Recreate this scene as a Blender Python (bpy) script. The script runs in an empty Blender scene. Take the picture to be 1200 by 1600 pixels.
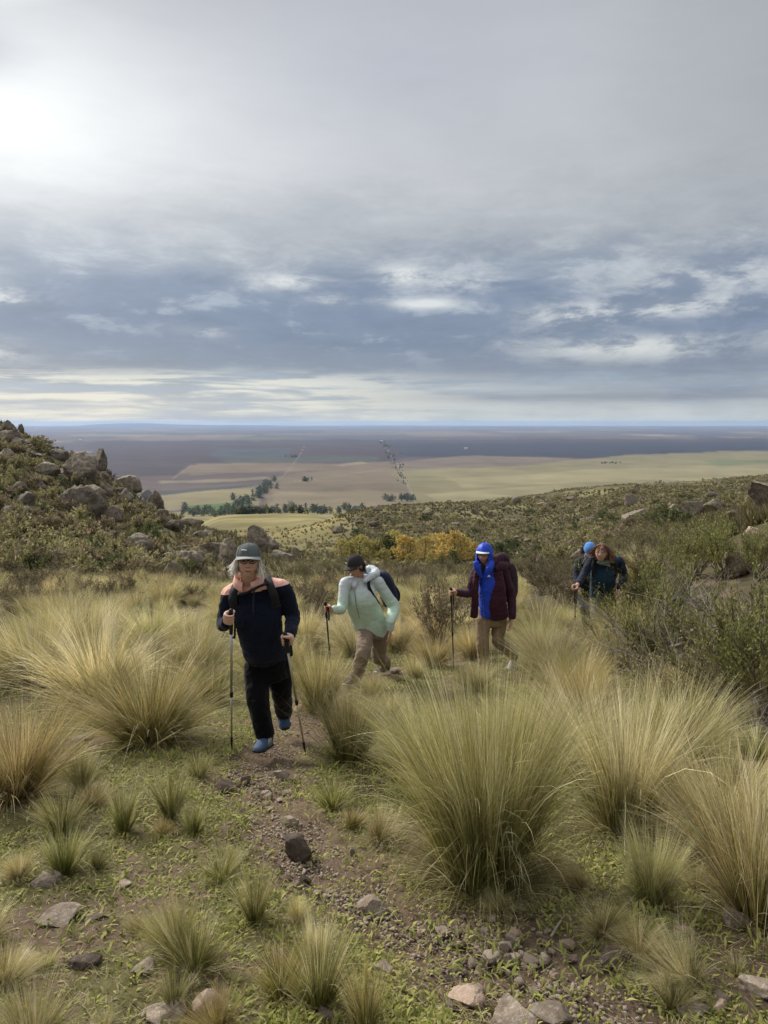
import bpy, math, random
import numpy as np
from mathutils import Vector, noise as mnoise

S = bpy.context.scene
COL = S.collection
R = math.radians
F_PX = 1150.0                 # focal length in photograph pixels (1600 tall)
PITCH = R(6.99)
EYE = 1.6
CP, SP = math.cos(PITCH), math.sin(PITCH)
PLAIN_Z = -240.0

# ------------------------------------------------------------------ camera
cam_data = bpy.data.cameras.new('camera')
cam = bpy.data.objects.new('camera', cam_data)
COL.objects.link(cam)
cam.location = (0, 0, EYE)
cam.rotation_euler = (R(90) - PITCH, 0, 0)
cam_data.sensor_fit = 'VERTICAL'
cam_data.sensor_height = 36.0
cam_data.lens = 36.0 * F_PX / 1600.0
cam_data.clip_start = 0.05
cam_data.clip_end = 120000.0
S.camera = cam

# ------------------------------------------------------------------ exposure
S.view_settings.view_transform = 'Standard'
S.view_settings.look = 'None'
S.view_settings.gamma = 1.0
S.view_settings.exposure = 1.60
S.view_settings.use_curve_mapping = False
S.cycles.use_denoising = True
S.cycles.use_adaptive_sampling = False
S.cycles.max_bounces = 6
S.cycles.transparent_max_bounces = 8
S.cycles.volume_bounces = 0

SUN_AZ, SUN_EL = -48.0, 36.0   # degrees: azimuth from the view axis (left negative), elevation


class NT:
    """small node helper"""
    def __init__(self, tree):
        self.t = tree
        tree.nodes.clear()

    def n(self, kind, **kw):
        nd = self.t.nodes.new(kind)
        for k, v in kw.items():
            setattr(nd, k, v)
        return nd

    def put(self, sock, v):
        if v is None:
            return
        if isinstance(v, bpy.types.NodeSocket):
            self.t.links.new(v, sock)
        else:
            sock.default_value = v

    def m(self, op, a, b=None, c=None, clamp=False):
        nd = self.n('ShaderNodeMath', operation=op, use_clamp=clamp)
        self.put(nd.inputs[0], a)
        self.put(nd.inputs[1], b)
        self.put(nd.inputs[2], c)
        return nd.outputs[0]

    def vm(self, op, a, b=None):
        nd = self.n('ShaderNodeVectorMath', operation=op)
        self.put(nd.inputs[0], a)
        self.put(nd.inputs[1], b)
        return nd.outputs[0]

    def comb(self, x, y, z):
        nd = self.n('ShaderNodeCombineXYZ')
        for i, v in enumerate((x, y, z)):
            self.put(nd.inputs[i], v)
        return nd.outputs[0]

    def noise(self, vec, scale, detail=4, rough=0.55, dist=0.0, typ='FBM'):
        nd = self.n('ShaderNodeTexNoise')
        nd.noise_type = typ
        if vec is not None:
            self.put(nd.inputs['Vector'], vec)
        nd.inputs['Scale'].default_value = scale
        nd.inputs['Detail'].default_value = detail
        nd.inputs['Roughness'].default_value = rough
        nd.inputs['Distortion'].default_value = dist
        return nd.outputs[0]

    def ramp(self, fac, stops, interp='LINEAR'):
        nd = self.n('ShaderNodeValToRGB')
        self.put(nd.inputs[0], fac)
        cr = nd.color_ramp
        cr.interpolation = interp
        while len(cr.elements) < len(stops):
            cr.elements.new(0.5)
        for e, (p, c) in zip(cr.elements, stops):
            e.position = p
            e.color = (*c, 1) if len(c) == 3 else c
        return nd.outputs[0]

    def mix(self, fac, a, b, blend='MIX'):
        nd = self.n('ShaderNodeMix', data_type='RGBA', blend_type=blend)
        nd.clamp_factor = True
        self.put(nd.inputs[0], fac)
        for sock, v in ((nd.inputs[6], a), (nd.inputs[7], b)):
            if isinstance(v, tuple) and len(v) == 3:
                v = (*v, 1)
            self.put(sock, v)
        return nd.outputs[2]

    def sstep(self, x, a, b):
        nd = self.n('ShaderNodeMapRange', interpolation_type='SMOOTHSTEP')
        self.put(nd.inputs[0], x)
        nd.inputs[1].default_value = a
        nd.inputs[2].default_value = b
        return nd.outputs[0]


def lin(r, g, b):
    f = lambda c: (c / 255 / 12.92) if c / 255 < 0.04045 else ((c / 255 + 0.055) / 1.055) ** 2.4
    return (f(r), f(g), f(b))


# ------------------------------------------------------------------ sky
def build_world():
    w = bpy.data.worlds.new('World')
    S.world = w
    w.use_nodes = True
    N = NT(w.node_tree)
    out = N.n('ShaderNodeOutputWorld')
    tc = N.n('ShaderNodeTexCoord')
    d = tc.outputs['Generated']
    sep = N.n('ShaderNodeSeparateXYZ')
    N.put(sep.inputs[0], d)
    x, y, z = sep.outputs
    hor = N.m('SQRT', N.m('ADD', N.m('MULTIPLY', x, x), N.m('MULTIPLY', y, y)))
    t = N.m('DIVIDE', z, N.m('MAXIMUM', hor, 0.02))           # tangent of the elevation
    az = N.m('ARCTAN2', x, y)                                  # 0 straight ahead, + right

    def gauss(ca, sa, ct, st):
        a = N.m('DIVIDE', N.m('SUBTRACT', az, ca), sa)
        b = N.m('DIVIDE', N.m('SUBTRACT', t, ct), st)
        e = N.m('ADD', N.m('MULTIPLY', a, a), N.m('MULTIPLY', b, b))
        return N.m('POWER', 2.718, N.m('MULTIPLY', e, -1.0))

    # the cloud deck, seen in perspective
    den = N.m('ADD', N.m('MAXIMUM', z, 0.0), 0.07)
    pl = N.comb(N.m('DIVIDE', x, den), N.m('DIVIDE', y, den), 3.1)
    n_big = N.noise(pl, 0.55, 5, 0.5, 0.3)
    n_mid = N.noise(pl, 1.6, 6, 0.55, 0.5)
    st = N.comb(x, y, N.m('MULTIPLY', z, 4.0))                 # stretched banks
    n_bank = N.noise(st, 3.2, 6, 0.55, 0.4)
    n_puff = N.noise(N.comb(x, y, N.m('MULTIPLY', z, 3.0)), 9.0, 9, 0.64, 0.25)
    n_fine = N.noise(st, 16.0, 8, 0.62, 0.5)
    n_soft = N.noise(N.comb(x, y, N.m('MULTIPLY', z, 2.0)), 2.2, 3, 0.5)

    tw = N.m('ADD', t, N.m('MULTIPLY', N.m('SUBTRACT', n_bank, 0.5), 0.10))
    tw = N.m('ADD', tw, N.m('MULTIPLY', N.m('SUBTRACT', n_puff, 0.5), 0.09))
    fade = N.sstep(t, 0.0, 0.12)
    tw = N.m('ADD', N.m('MULTIPLY', tw, fade), N.m('MULTIPLY', t, N.m('SUBTRACT', 1.0, fade)))
    base = N.ramp(N.m('MULTIPLY', tw, 1.25, clamp=True), [
        (0.00, lin(176, 187, 194)), (0.022, lin(166, 176, 184)), (0.06, lin(138, 150, 166)),
        (0.085, lin(108, 119, 141)), (0.14, lin(97, 109, 134)), (0.21, lin(109, 120, 141)),
        (0.255, lin(134, 141, 152)), (0.30, lin(160, 163, 166)), (0.40, lin(180, 181, 182)),
        (0.52, lin(182, 183, 185)), (0.70, lin(176, 177, 180)), (1.0, lin(205, 206, 208))])
    # soft swelling of the high deck
    hi = N.sstep(t, 0.16, 0.34)
    sw = N.m('ADD', 0.53, N.m('MULTIPLY', N.m('ADD', N.m('MULTIPLY', n_soft, 0.6), N.m('MULTIPLY', n_big, 0.4)), 0.86))
    sw = N.m('ADD', N.m('MULTIPLY', sw, hi), N.m('SUBTRACT', 1.0, hi))
    base = N.mix(1.0, base, N.comb(sw, sw, sw), 'MULTIPLY')
    # darker towards the right of the deck
    rd = N.m('MULTIPLY', N.sstep(az, 0.0, 0.75), hi)
    base = N.mix(N.m('MULTIPLY', rd, 0.75), base, lin(132, 134, 138))
    # a soft grey shade in the deck
    base = N.mix(N.m('MULTIPLY', gauss(0.02, 0.17, 0.44, 0.06), 0.45), base, lin(168, 170, 178))
    # sun-bright cloud high on the left
    nn = N.m('ADD', 0.55, N.m('MULTIPLY', n_soft, 0.9))
    gl = N.m('MULTIPLY', gauss(-0.48, 0.24, 0.37, 0.12), nn)
    gl2 = N.m('MULTIPLY', gauss(-0.54, 0.16, 0.55, 0.12), 1.0)
    gl = N.m('MAXIMUM', gl, gl2)
    base = N.mix(N.m('MULTIPLY', gl, 0.95, clamp=True), base, lin(242, 243, 240))
    base = N.mix(N.m('MULTIPLY', gauss(-0.50, 0.07, 0.42, 0.035), 0.75), base, lin(158, 160, 168))
    # pale torn puffs in the blue-grey bank
    band = N.m('MULTIPLY', N.sstep(t, 0.06, 0.11), N.m('SUBTRACT', 1.0, N.sstep(t, 0.19, 0.26)))
    pf = N.m('MULTIPLY', N.sstep(n_puff, 0.53, 0.66), band)
    base = N.mix(N.m('MULTIPLY', pf, 0.30), base, lin(190, 195, 198))
    for (ca, sa, ct, s_, k) in ((-0.50, .05, .150, .012, .9), (-0.46, .04, .143, .008, .6), (-0.25, .04, .117, .008, .9),
                                (-0.475, .035, .083, .012, .6), (-0.13, .05, .182, .011, .8), (-0.065, .03, .160, .006, .8),
                                (0.025, .035, .192, .014, .95), (0.055, .045, .155, .007, .95), (0.10, .06, .182, .012, .6),
                                (0.24, .05, .135, .016, .8), (0.36, .11, .142, .014, .75), (0.32, .13, .095, .018, .75),
                                (0.42, .14, .175, .022, .55)):
        g = N.m('MULTIPLY', gauss(ca, sa, ct, s_), k)
        g = N.m('MULTIPLY', g, N.m('ADD', 0.15, N.m('MULTIPLY', N.sstep(n_puff, 0.40, 0.56), 1.15)), clamp=True)
        base = N.mix(N.m('MULTIPLY', g, 0.85), base, lin(204, 205, 202))
    for (ca, sa, ct, s_, k) in ((0.38, .10, .116, .008, .8), (-0.42, .2, .098, .018, .5), (0.30, .30, .032, .007, .9), (0.48, .2, .04, .008, .7)):
        g = N.m('MULTIPLY', gauss(ca, sa, ct, s_), k)
        base = N.mix(N.m('MULTIPLY', g, N.m('ADD', 0.5, n_puff), clamp=True), base, lin(106, 118, 142))
    # wispy texture through the bank
    wt = N.m('ADD', 0.63, N.m('MULTIPLY', N.m('ADD', N.m('MULTIPLY', n_fine, 0.45), N.m('MULTIPLY', n_puff, 0.55)), 0.70))
    bw = N.m('SUBTRACT', 1.0, N.m('MULTIPLY', N.sstep(t, 0.2, 0.35), 0.75))
    wt = N.m('ADD', N.m('MULTIPLY', wt, bw), N.m('SUBTRACT', 1.0, bw))
    base = N.mix(1.0, base, N.comb(wt, wt, wt), 'MULTIPLY')
    # streaks of light above the horizon
    st2 = N.comb(N.m('MULTIPLY', x, 1.0), y, N.m('MULTIPLY', z, 18.0))
    n_st = N.noise(st2, 4.5, 7, 0.6, 0.4)
    low = N.m('SUBTRACT', 1.0, N.sstep(t, 0.05, 0.075))
    leftw = N.m('ADD', 0.12, N.m('MULTIPLY', N.m('SUBTRACT', 1.0, N.sstep(az, -0.22, 0.22)), 0.88))
    n_brk = N.noise(N.comb(x, y, N.m('MULTIPLY', z, 7.0)), 9.0, 6, 0.6, 0.3)
    s1 = N.m('MULTIPLY', N.m('MULTIPLY', N.sstep(N.m('ADD', N.m('MULTIPLY', n_st, 0.6), N.m('MULTIPLY', n_brk, 0.4)), 0.45, 0.58), low), leftw)
    base = N.mix(N.m('MULTIPLY', s1, 0.72), base, lin(216, 214, 202))
    s2 = N.m('MULTIPLY', N.m('SUBTRACT', 1.0, N.sstep(n_st, 0.36, 0.47)), low)
    base = N.mix(N.m('MULTIPLY', s2, 0.55), base, lin(138, 154, 178))
    # overcast carries on behind and overhead, a little brighter towards the zenith
    zen = N.sstep(t, 0.7, 2.5)
    base = N.mix(N.m('MULTIPLY', zen, 0.9), base, (1.3, 1.31, 1.33))

    sky = N.n('ShaderNodeTexSky')
    sky.sky_type = 'NISHITA'
    sky.sun_disc = False
    sky.sun_elevation = R(SUN_EL)
    sky.sun_rotation = R(SUN_AZ)
    b1 = N.n('ShaderNodeBackground')
    N.put(b1.inputs[0], sky.outputs[0])
    b1.inputs[1].default_value = 0.10
    b2 = N.n('ShaderNodeBackground')
    N.put(b2.inputs[0], base)
    b2.inputs[1].default_value = 0.395
    mx = N.n('ShaderNodeMixShader')
    mx.inputs[0].default_value = 0.94
    N.t.links.new(b1.outputs[0], mx.inputs[1])
    N.t.links.new(b2.outputs[0], mx.inputs[2])
    N.t.links.new(mx.outputs[0], out.inputs[0])


build_world()
sd = bpy.data.lights.new('sun', 'SUN')
sd.energy = 1.5
sd.angle = R(10)
sd.color = (1.0, 0.955, 0.88)
sun = bpy.data.objects.new('sun', sd)
COL.objects.link(sun)
_v = Vector((math.sin(R(SUN_AZ)) * math.cos(R(SUN_EL)), math.cos(R(SUN_AZ)) * math.cos(R(SUN_EL)), math.sin(R(SUN_EL))))
sun.rotation_euler = _v.to_track_quat('Z', 'Y').to_euler()


# ------------------------------------------------------------------ helpers
def tag(o, label=None, cat=None, group=None, kind=None):
    if label:
        o['label'] = label
    if cat:
        o['category'] = cat
    if group:
        o['group'] = group
    if kind:
        o['kind'] = kind
    return o


def link(name, data, parent=None, loc=None):
    o = bpy.data.objects.new(name, data)
    COL.objects.link(o)
    if parent is not None:
        o.parent = parent
    if loc is not None:
        o.location = loc
    return o


def bulk(name, V, T, mat=None, col=None, smooth=True):
    """triangle mesh from arrays"""
    V = np.ascontiguousarray(V, np.float32)
    T = np.ascontiguousarray(T, np.int32)
    me = bpy.data.meshes.new(name)
    me.vertices.add(len(V))
    me.vertices.foreach_set('co', V.ravel())
    me.loops.add(T.size)
    me.loops.foreach_set('vertex_index', T.ravel())
    me.polygons.add(len(T))
    me.polygons.foreach_set('loop_start', np.arange(0, T.size, T.shape[1], dtype=np.int32))
    me.update(calc_edges=True)
    if smooth:
        me.polygons.foreach_set('use_smooth', np.ones(len(T), bool))
    if col is not None:
        a = me.attributes.new('Col', 'FLOAT_COLOR', 'POINT')
        c = np.ones((len(V), 4), np.float32)
        c[:, :3] = col
        a.data.foreach_set('color', c.ravel())
    if mat:
        me.materials.append(mat)
    return me


def mesh(name, V, Fc, mat=None, smooth=True):
    me = bpy.data.meshes.new(name)
    me.from_pydata([tuple(v) for v in V], [], [tuple(f) for f in Fc])
    me.update()
    if smooth:
        me.polygons.foreach_set('use_smooth', np.ones(len(me.polygons), bool))
    if mat:
        me.materials.append(mat)
    return me


# vectorised gradient noise
_rs = np.random.RandomState(7)
_perm = np.concatenate([_rs.permutation(256)] * 3)
_grad = _rs.normal(size=(256, 3))
_grad /= np.linalg.norm(_grad, axis=1)[:, None]


def pn(P):
    P = np.asarray(P, float)
    i = np.floor(P).astype(int)
    f = P - i
    u = f * f * f * (f * (f * 6 - 15) + 10)
    i &= 255
    r = 0
    for dx in (0, 1):
        for dy in (0, 1):
            for dz in (0, 1):
                h = _perm[_perm[_perm[(i[..., 0] + dx) & 255] + ((i[..., 1] + dy) & 255)] + ((i[..., 2] + dz) & 255)]
                g = _grad[h]
                dd = f - np.array([dx, dy, dz])
                w = (u[..., 0] if dx else 1 - u[..., 0]) * (u[..., 1] if dy else 1 - u[..., 1]) * (u[..., 2] if dz else 1 - u[..., 2])
                r = r + w * (g * dd).sum(-1)
    return r * 1.5


def fbm(P, oct=4, rough=0.5):
    P = np.asarray(P, float)
    a, s, t = 1.0, 1.0, 0
    for k in range(oct):
        t = t + a * pn(P * s + 17.3 * k)
        a *= rough
        s *= 2.03
    return t


def n2(x, y, scale, oct=3, off=0.0):
    x = np.asarray(x, float)
    y = np.asarray(y, float)
    return fbm(np.stack([x * scale + off, y * scale - off, np.full_like(x, 0.37 + off)], -1), oct)


def sst(x, a, b):
    t = np.clip((x - a) / (b - a), 0, 1)
    return t * t * (3 - 2 * t)

# ------------------------------------------------------------------ terrain
def ray(px, py):
    u = (px - 600.0) / F_PX
    v = (800.0 - py) / F_PX
    return np.array([u, CP + v * SP, -SP + v * CP])


def P(px, py, Y):
    """the point of the place that lies Y metres ahead on the line of sight through a photograph pixel"""
    d = ray(px, py)
    k = Y / d[1]
    return np.array([d[0] * k, Y, EYE + d[2] * k])


def project(x, y, z):
    dz = z - EYE
    f = y * CP - dz * SP
    v = y * SP + dz * CP
    return 600 + F_PX * x / f, 800 - F_PX * v / f


# ridge and valley lines: (photo column, [(distance, photo row), ...])
COLS = [
    (-200, [(14, 985), (25, 915), (38, 860), (55, 760), (75, 650), (95, 600), (125, 620), (220, 720)]),
    (0, [(20, 945), (34, 902), (50, 850), (65, 780), (80, 710), (94, 654), (115, 668), (220, 740)]),
    (50, [(20, 945), (34, 903), (50, 850), (65, 785), (80, 722), (93, 682), (112, 694), (220, 760)]),
    (100, [(20, 945), (34, 904), (50, 852), (65, 795), (80, 745), (92, 708), (110, 715), (220, 790)]),
    (165, [(20, 945), (34, 905), (50, 858), (65, 808), (80, 765), (90, 742), (110, 752), (250, 820)]),
    (210, [(20, 945), (35, 903), (52, 866), (66, 820), (80, 788), (88, 774), (110, 783), (250, 835)]),
    (260, [(20, 945), (38, 899), (55, 868), (68, 830), (82, 808), (90, 803), (115, 812), (250, 838)]),
    (320, [(20, 945), (38, 898), (55, 872), (70, 845), (85, 828), (100, 828), (125, 838), (250, 832), (420, 812), (700, 803)]),
    (400, [(20, 945), (40, 896), (58, 874), (78, 853), (95, 850), (130, 852), (170, 848), (260, 832), (400, 814), (700, 801)]),
    (440, [(20, 945), (40, 896), (60, 880), (85, 868), (120, 860), (170, 846), (260, 828), (400, 812), (700, 800)]),
    (500, [(20, 945), (40, 896), (60, 887), (90, 879), (125, 866), (165, 843), (210, 824), (300, 812), (430, 805), (700, 800)]),
    (560, [(20, 945), (40, 896), (62, 888), (100, 880), (125, 868), (160, 838), (205, 802), (235, 790), (270, 800), (500, 830)]),
    (640, [(20, 945), (40, 896), (62, 888), (100, 880), (125, 868), (160, 845), (215, 808), (262, 785), (310, 795), (600, 840)]),
    (700, [(20, 945), (40, 896), (62, 887), (100, 879), (125, 868), (160, 846), (215, 808), (272, 783), (320, 794), (600, 840)]),
    (800, [(20, 945), (38, 900), (60, 887), (95, 877), (125, 864), (155, 850), (220, 806), (295, 775), (345, 786), (600, 830)]),
    (900, [(14, 982), (22, 925), (36, 888), (60, 872), (95, 858), (150, 836), (220, 797), (318, 761), (375, 772), (650, 810)]),
    (1000, [(12, 995), (20, 925), (30, 886), (42, 845), (60, 830), (100, 822), (160, 793), (240, 770), (330, 754), (400, 765), (650, 800)]),
    (1100, [(12, 985), (18, 925), (28, 868), (42, 818), (60, 812), (110, 803), (200, 776), (335, 749), (400, 758), (650, 790)]),
    (1200, [(9, 1030), (14, 945), (22, 865), (34, 798), (48, 790), (100, 788), (200, 766), (345, 742), (420, 752), (650, 780)]),
    (1400, [(7, 1060), (14, 900), (24, 800), (36, 730), (60, 735), (200, 752), (350, 735), (450, 750), (700, 780)]),
]
_rt = np.exp(np.linspace(math.log(0.4), math.log(2700.0), 700))
_lr = np.log(_rt)


def _profile(r, z):
    zz = np.interp(_lr, np.log(r), z)
    k = np.exp(-0.5 * (np.arange(-12, 13) / 4.0) ** 2)
    k /= k.sum()
    return np.convolve(np.pad(zz, 12, mode='edge'), k, 'valid')


def _columns():
    th, prof = [], []
    for px, ctl in COLS:
        c0 = math.atan2((px - 600) / F_PX, CP)
        rr, zz = [], []
        for r in (0.4, 1, 2, 3, 4, 5, 6, 7, 8, 9, 10.5):
            if r < ctl[0][0] * 0.8:
                rr.append(r)
                zz.append(-0.175 * r * math.cos(c0))
        for r, py in ctl:
            d = ray(px, py)
            rr.append(r)
            zz.append(EYE + d[2] / math.hypot(d[0], d[1]) * r)
        if rr[-1] < 1200:
            last = zz[-1]
            rr.append(1250.0)
            zz.append(min(last - 20, -165.0))
        rr += [2050.0, 2700.0]
        zz += [PLAIN_Z - 3.0, PLAIN_Z - 6.0]
        th.append(c0)
        prof.append(_profile(rr, zz))
    far = [(1900, -246), (2700, -246)]
    for a, c in ((-62, [(10, -.9), (40, 4), (90, 9), (300, -30)]), (-90, [(10, 0), (40, 2), (90, 5), (300, -30)]),
                 (-135, [(10, 1.2), (40, 3.5), (300, 6)]), (180, [(10, 1.7), (40, 4.5), (300, 8)]), (-180, [(10, 1.7), (40, 4.5), (300, 8)]),
                 (135, [(10, 1.2), (40, 3.5), (300, 6)]), (90, [(10, 0), (40, 2.0), (300, -20)]), (62, [(10, -.6), (40, 3.0), (300, -20)])):
        c0 = R(a)
        rr = [0.4, 1, 2, 4, 6] + [q[0] for q in c] + [q[0] for q in far]
        zz = [-0.175 * r * math.cos(c0) for r in (0.4, 1, 2, 4, 6)] + [q[1] for q in c] + [q[1] for q in far]
        th.append(c0)
        prof.append(_profile(rr, zz))
    o = np.argsort(th)
    return np.array(th)[o], np.array(prof)[o]


_th, _pf = _columns()
_tg = np.concatenate([np.arange(-180, -36, 3.0), np.arange(-36, 36, 0.2), np.arange(36, 180.1, 3.0)])
_tgr = np.radians(_tg)
_Zt = np.empty((len(_tgr), len(_rt)))
for _j in range(len(_rt)):
    _Zt[:, _j] = np.interp(_tgr, _th, _pf[:, _j])
# soften the creases between columns
_d = 1.6
for _i, _a in enumerate(_tgr):
    pass
_den = (np.abs(_tg) <= 35.9)
_k = np.exp(-0.5 * (np.arange(-14, 15) / 6.0) ** 2)
_k /= _k.sum()
_sub = _Zt[_den]
_pad = np.pad(_sub, ((14, 14), (0, 0)), mode='edge')
_sm = sum(_k[i] * _pad[i:i + len(_sub)] for i in range(29))
_edge = np.clip((35.9 - np.abs(_tg[_den])) / 3.0, 0, 1)[:, None]
_Zt[_den] = _sub * (1 - _edge) + _sm * _edge
_A, _B = np.meshgrid(_tgr, _rt, indexing='ij')
_X, _Y = np.sin(_A) * _B, np.cos(_A) * _B
# relief: bumps underfoot, lumps and ledges on the hills
_near = 1 - sst(_B, 10, 30)
_far = sst(_B, 40, 75) * (1 - sst(_B, 600, 1500))
_Zt += _near * (0.035 * n2(_X, _Y, 0.9, 3) + 0.02 * n2(_X, _Y, 4.0, 3, 3.0))
_Zt += sst(_B, 6, 14) * (1 - sst(_B, 600, 1500)) * 0.10 * n2(_X, _Y, 0.35, 3, 5.0)
_Zt += _far * (0.45 * n2(_X, _Y, 0.11, 4, 9.0) + 0.5 * (np.abs(n2(_X, _Y, 0.05, 3, 2.0))))
_edges = np.concatenate([[-180], _tg, [180]])


def terr(x, y):
    x = np.asarray(x, float)
    y = np.asarray(y, float)
    r = np.clip(np.hypot(x, y), 0.41, 2690)
    a = np.degrees(np.arctan2(x, y))
    fj = (np.log(r) - _lr[0]) / (_lr[1] - _lr[0])
    j = np.clip(fj.astype(int), 0, len(_rt) - 2)
    wj = fj - j
    i = np.clip(np.searchsorted(_tg, a) - 1, 0, len(_tg) - 2)
    wi = np.clip((a - _tg[i]) / (_tg[i + 1] - _tg[i]), 0, 1)
    return ((_Zt[i, j] * (1 - wi) + _Zt[i + 1, j] * wi) * (1 - wj) + (_Zt[i, j + 1] * (1 - wi) + _Zt[i + 1, j + 1] * wi) * wj)


_march = np.exp(np.linspace(math.log(1.2), math.log(2600), 4000))


def at(px, py, rmin=0.0):
    """where the line of sight through a photograph pixel meets the ground"""
    d = ray(px, py)
    k = _march / math.hypot(d[0], d[1])
    x, y, z = d[0] * k, d[1] * k, EYE + d[2] * k
    hit = (z <= terr(x, y)) & (_march > rmin)
    if not hit.any():
        i = int(np.argmin(np.where(_march > rmin, np.abs(z - terr(x, y)), 1e9)))
    else:
        i = int(np.argmax(hit))
    return np.array([x[i], y[i], float(terr(x[i], y[i]))])


# the stony path, as a line on the ground
PATH = np.array([at(*q)[:2] for q in ((1000, 1640), (900, 1580), (800, 1510), (700, 1462), (590, 1420), (500, 1375), (462, 1320),
                                      (440, 1270), (405, 1228), (415, 1190), (452, 1150), (478, 1108), (530, 1075), (600, 1050), (700, 1032), (800, 1020))])


def pathdist(x, y):
    p = np.stack([np.asarray(x, float), np.asarray(y, float)], -1)
    best = np.full(p.shape[:-1], 1e9)
    for a, b in zip(PATH[:-1], PATH[1:]):
        ab = b - a
        t = np.clip(((p - a) @ ab) / (ab @ ab), 0, 1)
        best = np.minimum(best, np.linalg.norm(p - (a + t[..., None] * ab), axis=-1))
    return best


def ground_colour(x, y, r):
    n1 = n2(x, y, 1.3, 4, 1.0)
    n3 = n2(x, y, 6.0, 3, 4.0)
    moss = np.array([0.135, 0.122, 0.052])
    soil = np.array([0.165, 0.115, 0.082])
    straw = np.array([0.085, 0.068, 0.036])
    scrub = np.array([0.095, 0.084, 0.045])
    mead = np.array([0.235, 0.20, 0.085])
    dist = pathdist(x, y)
    moss = moss + (np.array([.075, .066, .034]) - moss) * sst(r, 7, 11)[..., None]
    c = moss + (soil - moss) * sst(n1 + 0.5 * n3, 0.05, 0.45)[..., None]
    pm = 1 - sst(dist + 0.16 * n1 + 0.1 * n3, 0.18, 0.40)
    c = c + (soil - c) * (pm * 0.95)[..., None]
    c = c + (straw - c) * sst(n2(x, y, 0.5, 3, 7.0) + sst(r, 6, 12) * 0.8, 0.3, 0.9)[..., None] * (1 - pm)[..., None]
    far = sst(r, 36, 60)
    hb = n2(x, y, 0.08, 4, 3.0)
    hill = scrub + (np.array([0.20, 0.178, 0.088]) - scrub) * sst(hb, -0.1, 0.5)[..., None]
    c = c + (hill - c) * far[..., None]
    px, _ = project(x, np.maximum(y, 0.1), np.zeros_like(x))
    az = np.arctan2(x, y)
    mz = sst(az, -0.26, -0.19) * (1 - sst(az, -0.075, -0.03)) * sst(r, 110, 190)
    mz = mz + sst(r, 420, 600) * (1 - mz)
    c = c + (mead * (0.85 + 0.4 * n2(x, y, 0.02, 3))[..., None] - c) * np.clip(mz, 0, 1)[..., None]
    return np.clip(c, 0.01, 1), pm


def attr_mat(name, rough=0.9, bump=(0, 1), var=0.35, nscale=8.0, spec=0.2, trans=0.0, objvar=0.0, hue=False):
    m = bpy.data.materials.new(name)
    m.use_nodes = True
    N = NT(m.node_tree)
    out = N.n('ShaderNodeOutputMaterial')
    b = N.n('ShaderNodeBsdfPrincipled')
    a = N.n('ShaderNodeAttribute', attribute_name='Col')
    c = a.outputs['Color']
    tc = N.n('ShaderNodeTexCoord')
    if var:
        k = N.noise(tc.outputs['Object'], nscale, 6, 0.62)
        k = N.m('ADD', 1 - var, N.m('MULTIPLY', k, 2 * var))
        c = N.mix(1.0, c, N.comb(k, k, k), 'MULTIPLY')
    if objvar:
        oi = N.n('ShaderNodeObjectInfo')
        k = N.m('ADD', 1 - objvar, N.m('MULTIPLY', oi.outputs['Random'], 2 * objvar))
        c = N.mix(1.0, c, N.comb(k, k, k), 'MULTIPLY')
        if hue:
            h = N.m('FRACT', N.m('MULTIPLY', oi.outputs['Random'], 37.7))
            c = N.mix(1.0, c, N.ramp(h, [(0.0, (.95, 1.0, .90)), (.35, (1, 1, 1)), (.8, (1.0, .98, 1.0)), (1.0, (1.0, .90, .80))]), 'MULTIPLY')
    N.put(b.inputs['Base Color'], c)
    b.inputs['Roughness'].default_value = rough
    b.inputs['Specular IOR Level'].default_value = spec
    if bump[0]:
        bn = N.n('ShaderNodeBump')
        bn.inputs['Strength'].default_value = bump[0]
        bn.inputs['Distance'].default_value = 0.02 * bump[1]
        N.put(bn.inputs['Height'], N.noise(tc.outputs['Object'], nscale * 2.5, 7, 0.68))
        N.put(b.inputs['Normal'], bn.outputs[0])
    if trans:
        tr = N.n('ShaderNodeBsdfTranslucent')
        N.put(tr.inputs[0], c)
        ms = N.n('ShaderNodeMixShader')
        ms.inputs[0].default_value = trans
        N.t.links.new(b.outputs[0], ms.inputs[1])
        N.t.links.new(tr.outputs[0], ms.inputs[2])
        N.t.links.new(ms.outputs[0], out.inputs[0])
    else:
        N.t.links.new(b.outputs[0], out.inputs[0])
    return m


def build_ground():
    tg = np.concatenate([np.arange(-180, -36, 4.0), np.arange(-36, 36, 0.24), np.arange(36, 180.1, 4.0)])
    a = np.radians(tg)
    r = np.exp(np.linspace(math.log(0.8), math.log(2600), 500))
    A, B = np.meshgrid(a, r, indexing='ij')
    X, Y = np.sin(A) * B, np.cos(A) * B
    Z = terr(X, Y)
    c, pm = ground_colour(X, Y, B)
    Z = Z - 0.03 * pm * (B < 12) + (B < 14) * 0.012 * n2(X, Y, 14.0, 3, 8.0)
    V = np.stack([X, Y, Z], -1).reshape(-1, 3)
    nr = len(r)
    i, j = np.meshgrid(np.arange(len(a) - 1), np.arange(nr - 1), indexing='ij')
    q = (i * nr + j).ravel()
    T = np.concatenate([np.stack([q, q + 1, q + nr + 1], 1), np.stack([q, q + nr + 1, q + nr], 1)])
    T = T[:, ::-1]
    # patch under the camera
    mt = attr_mat('ground_soil', 0.95, (1.0, 1.2), 0.62, 16.0, 0.1)
    o = link('ground', bulk('ground', V, T, mt, c.reshape(-1, 3)))
    tag(o, kind='structure')


build_ground()


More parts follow.
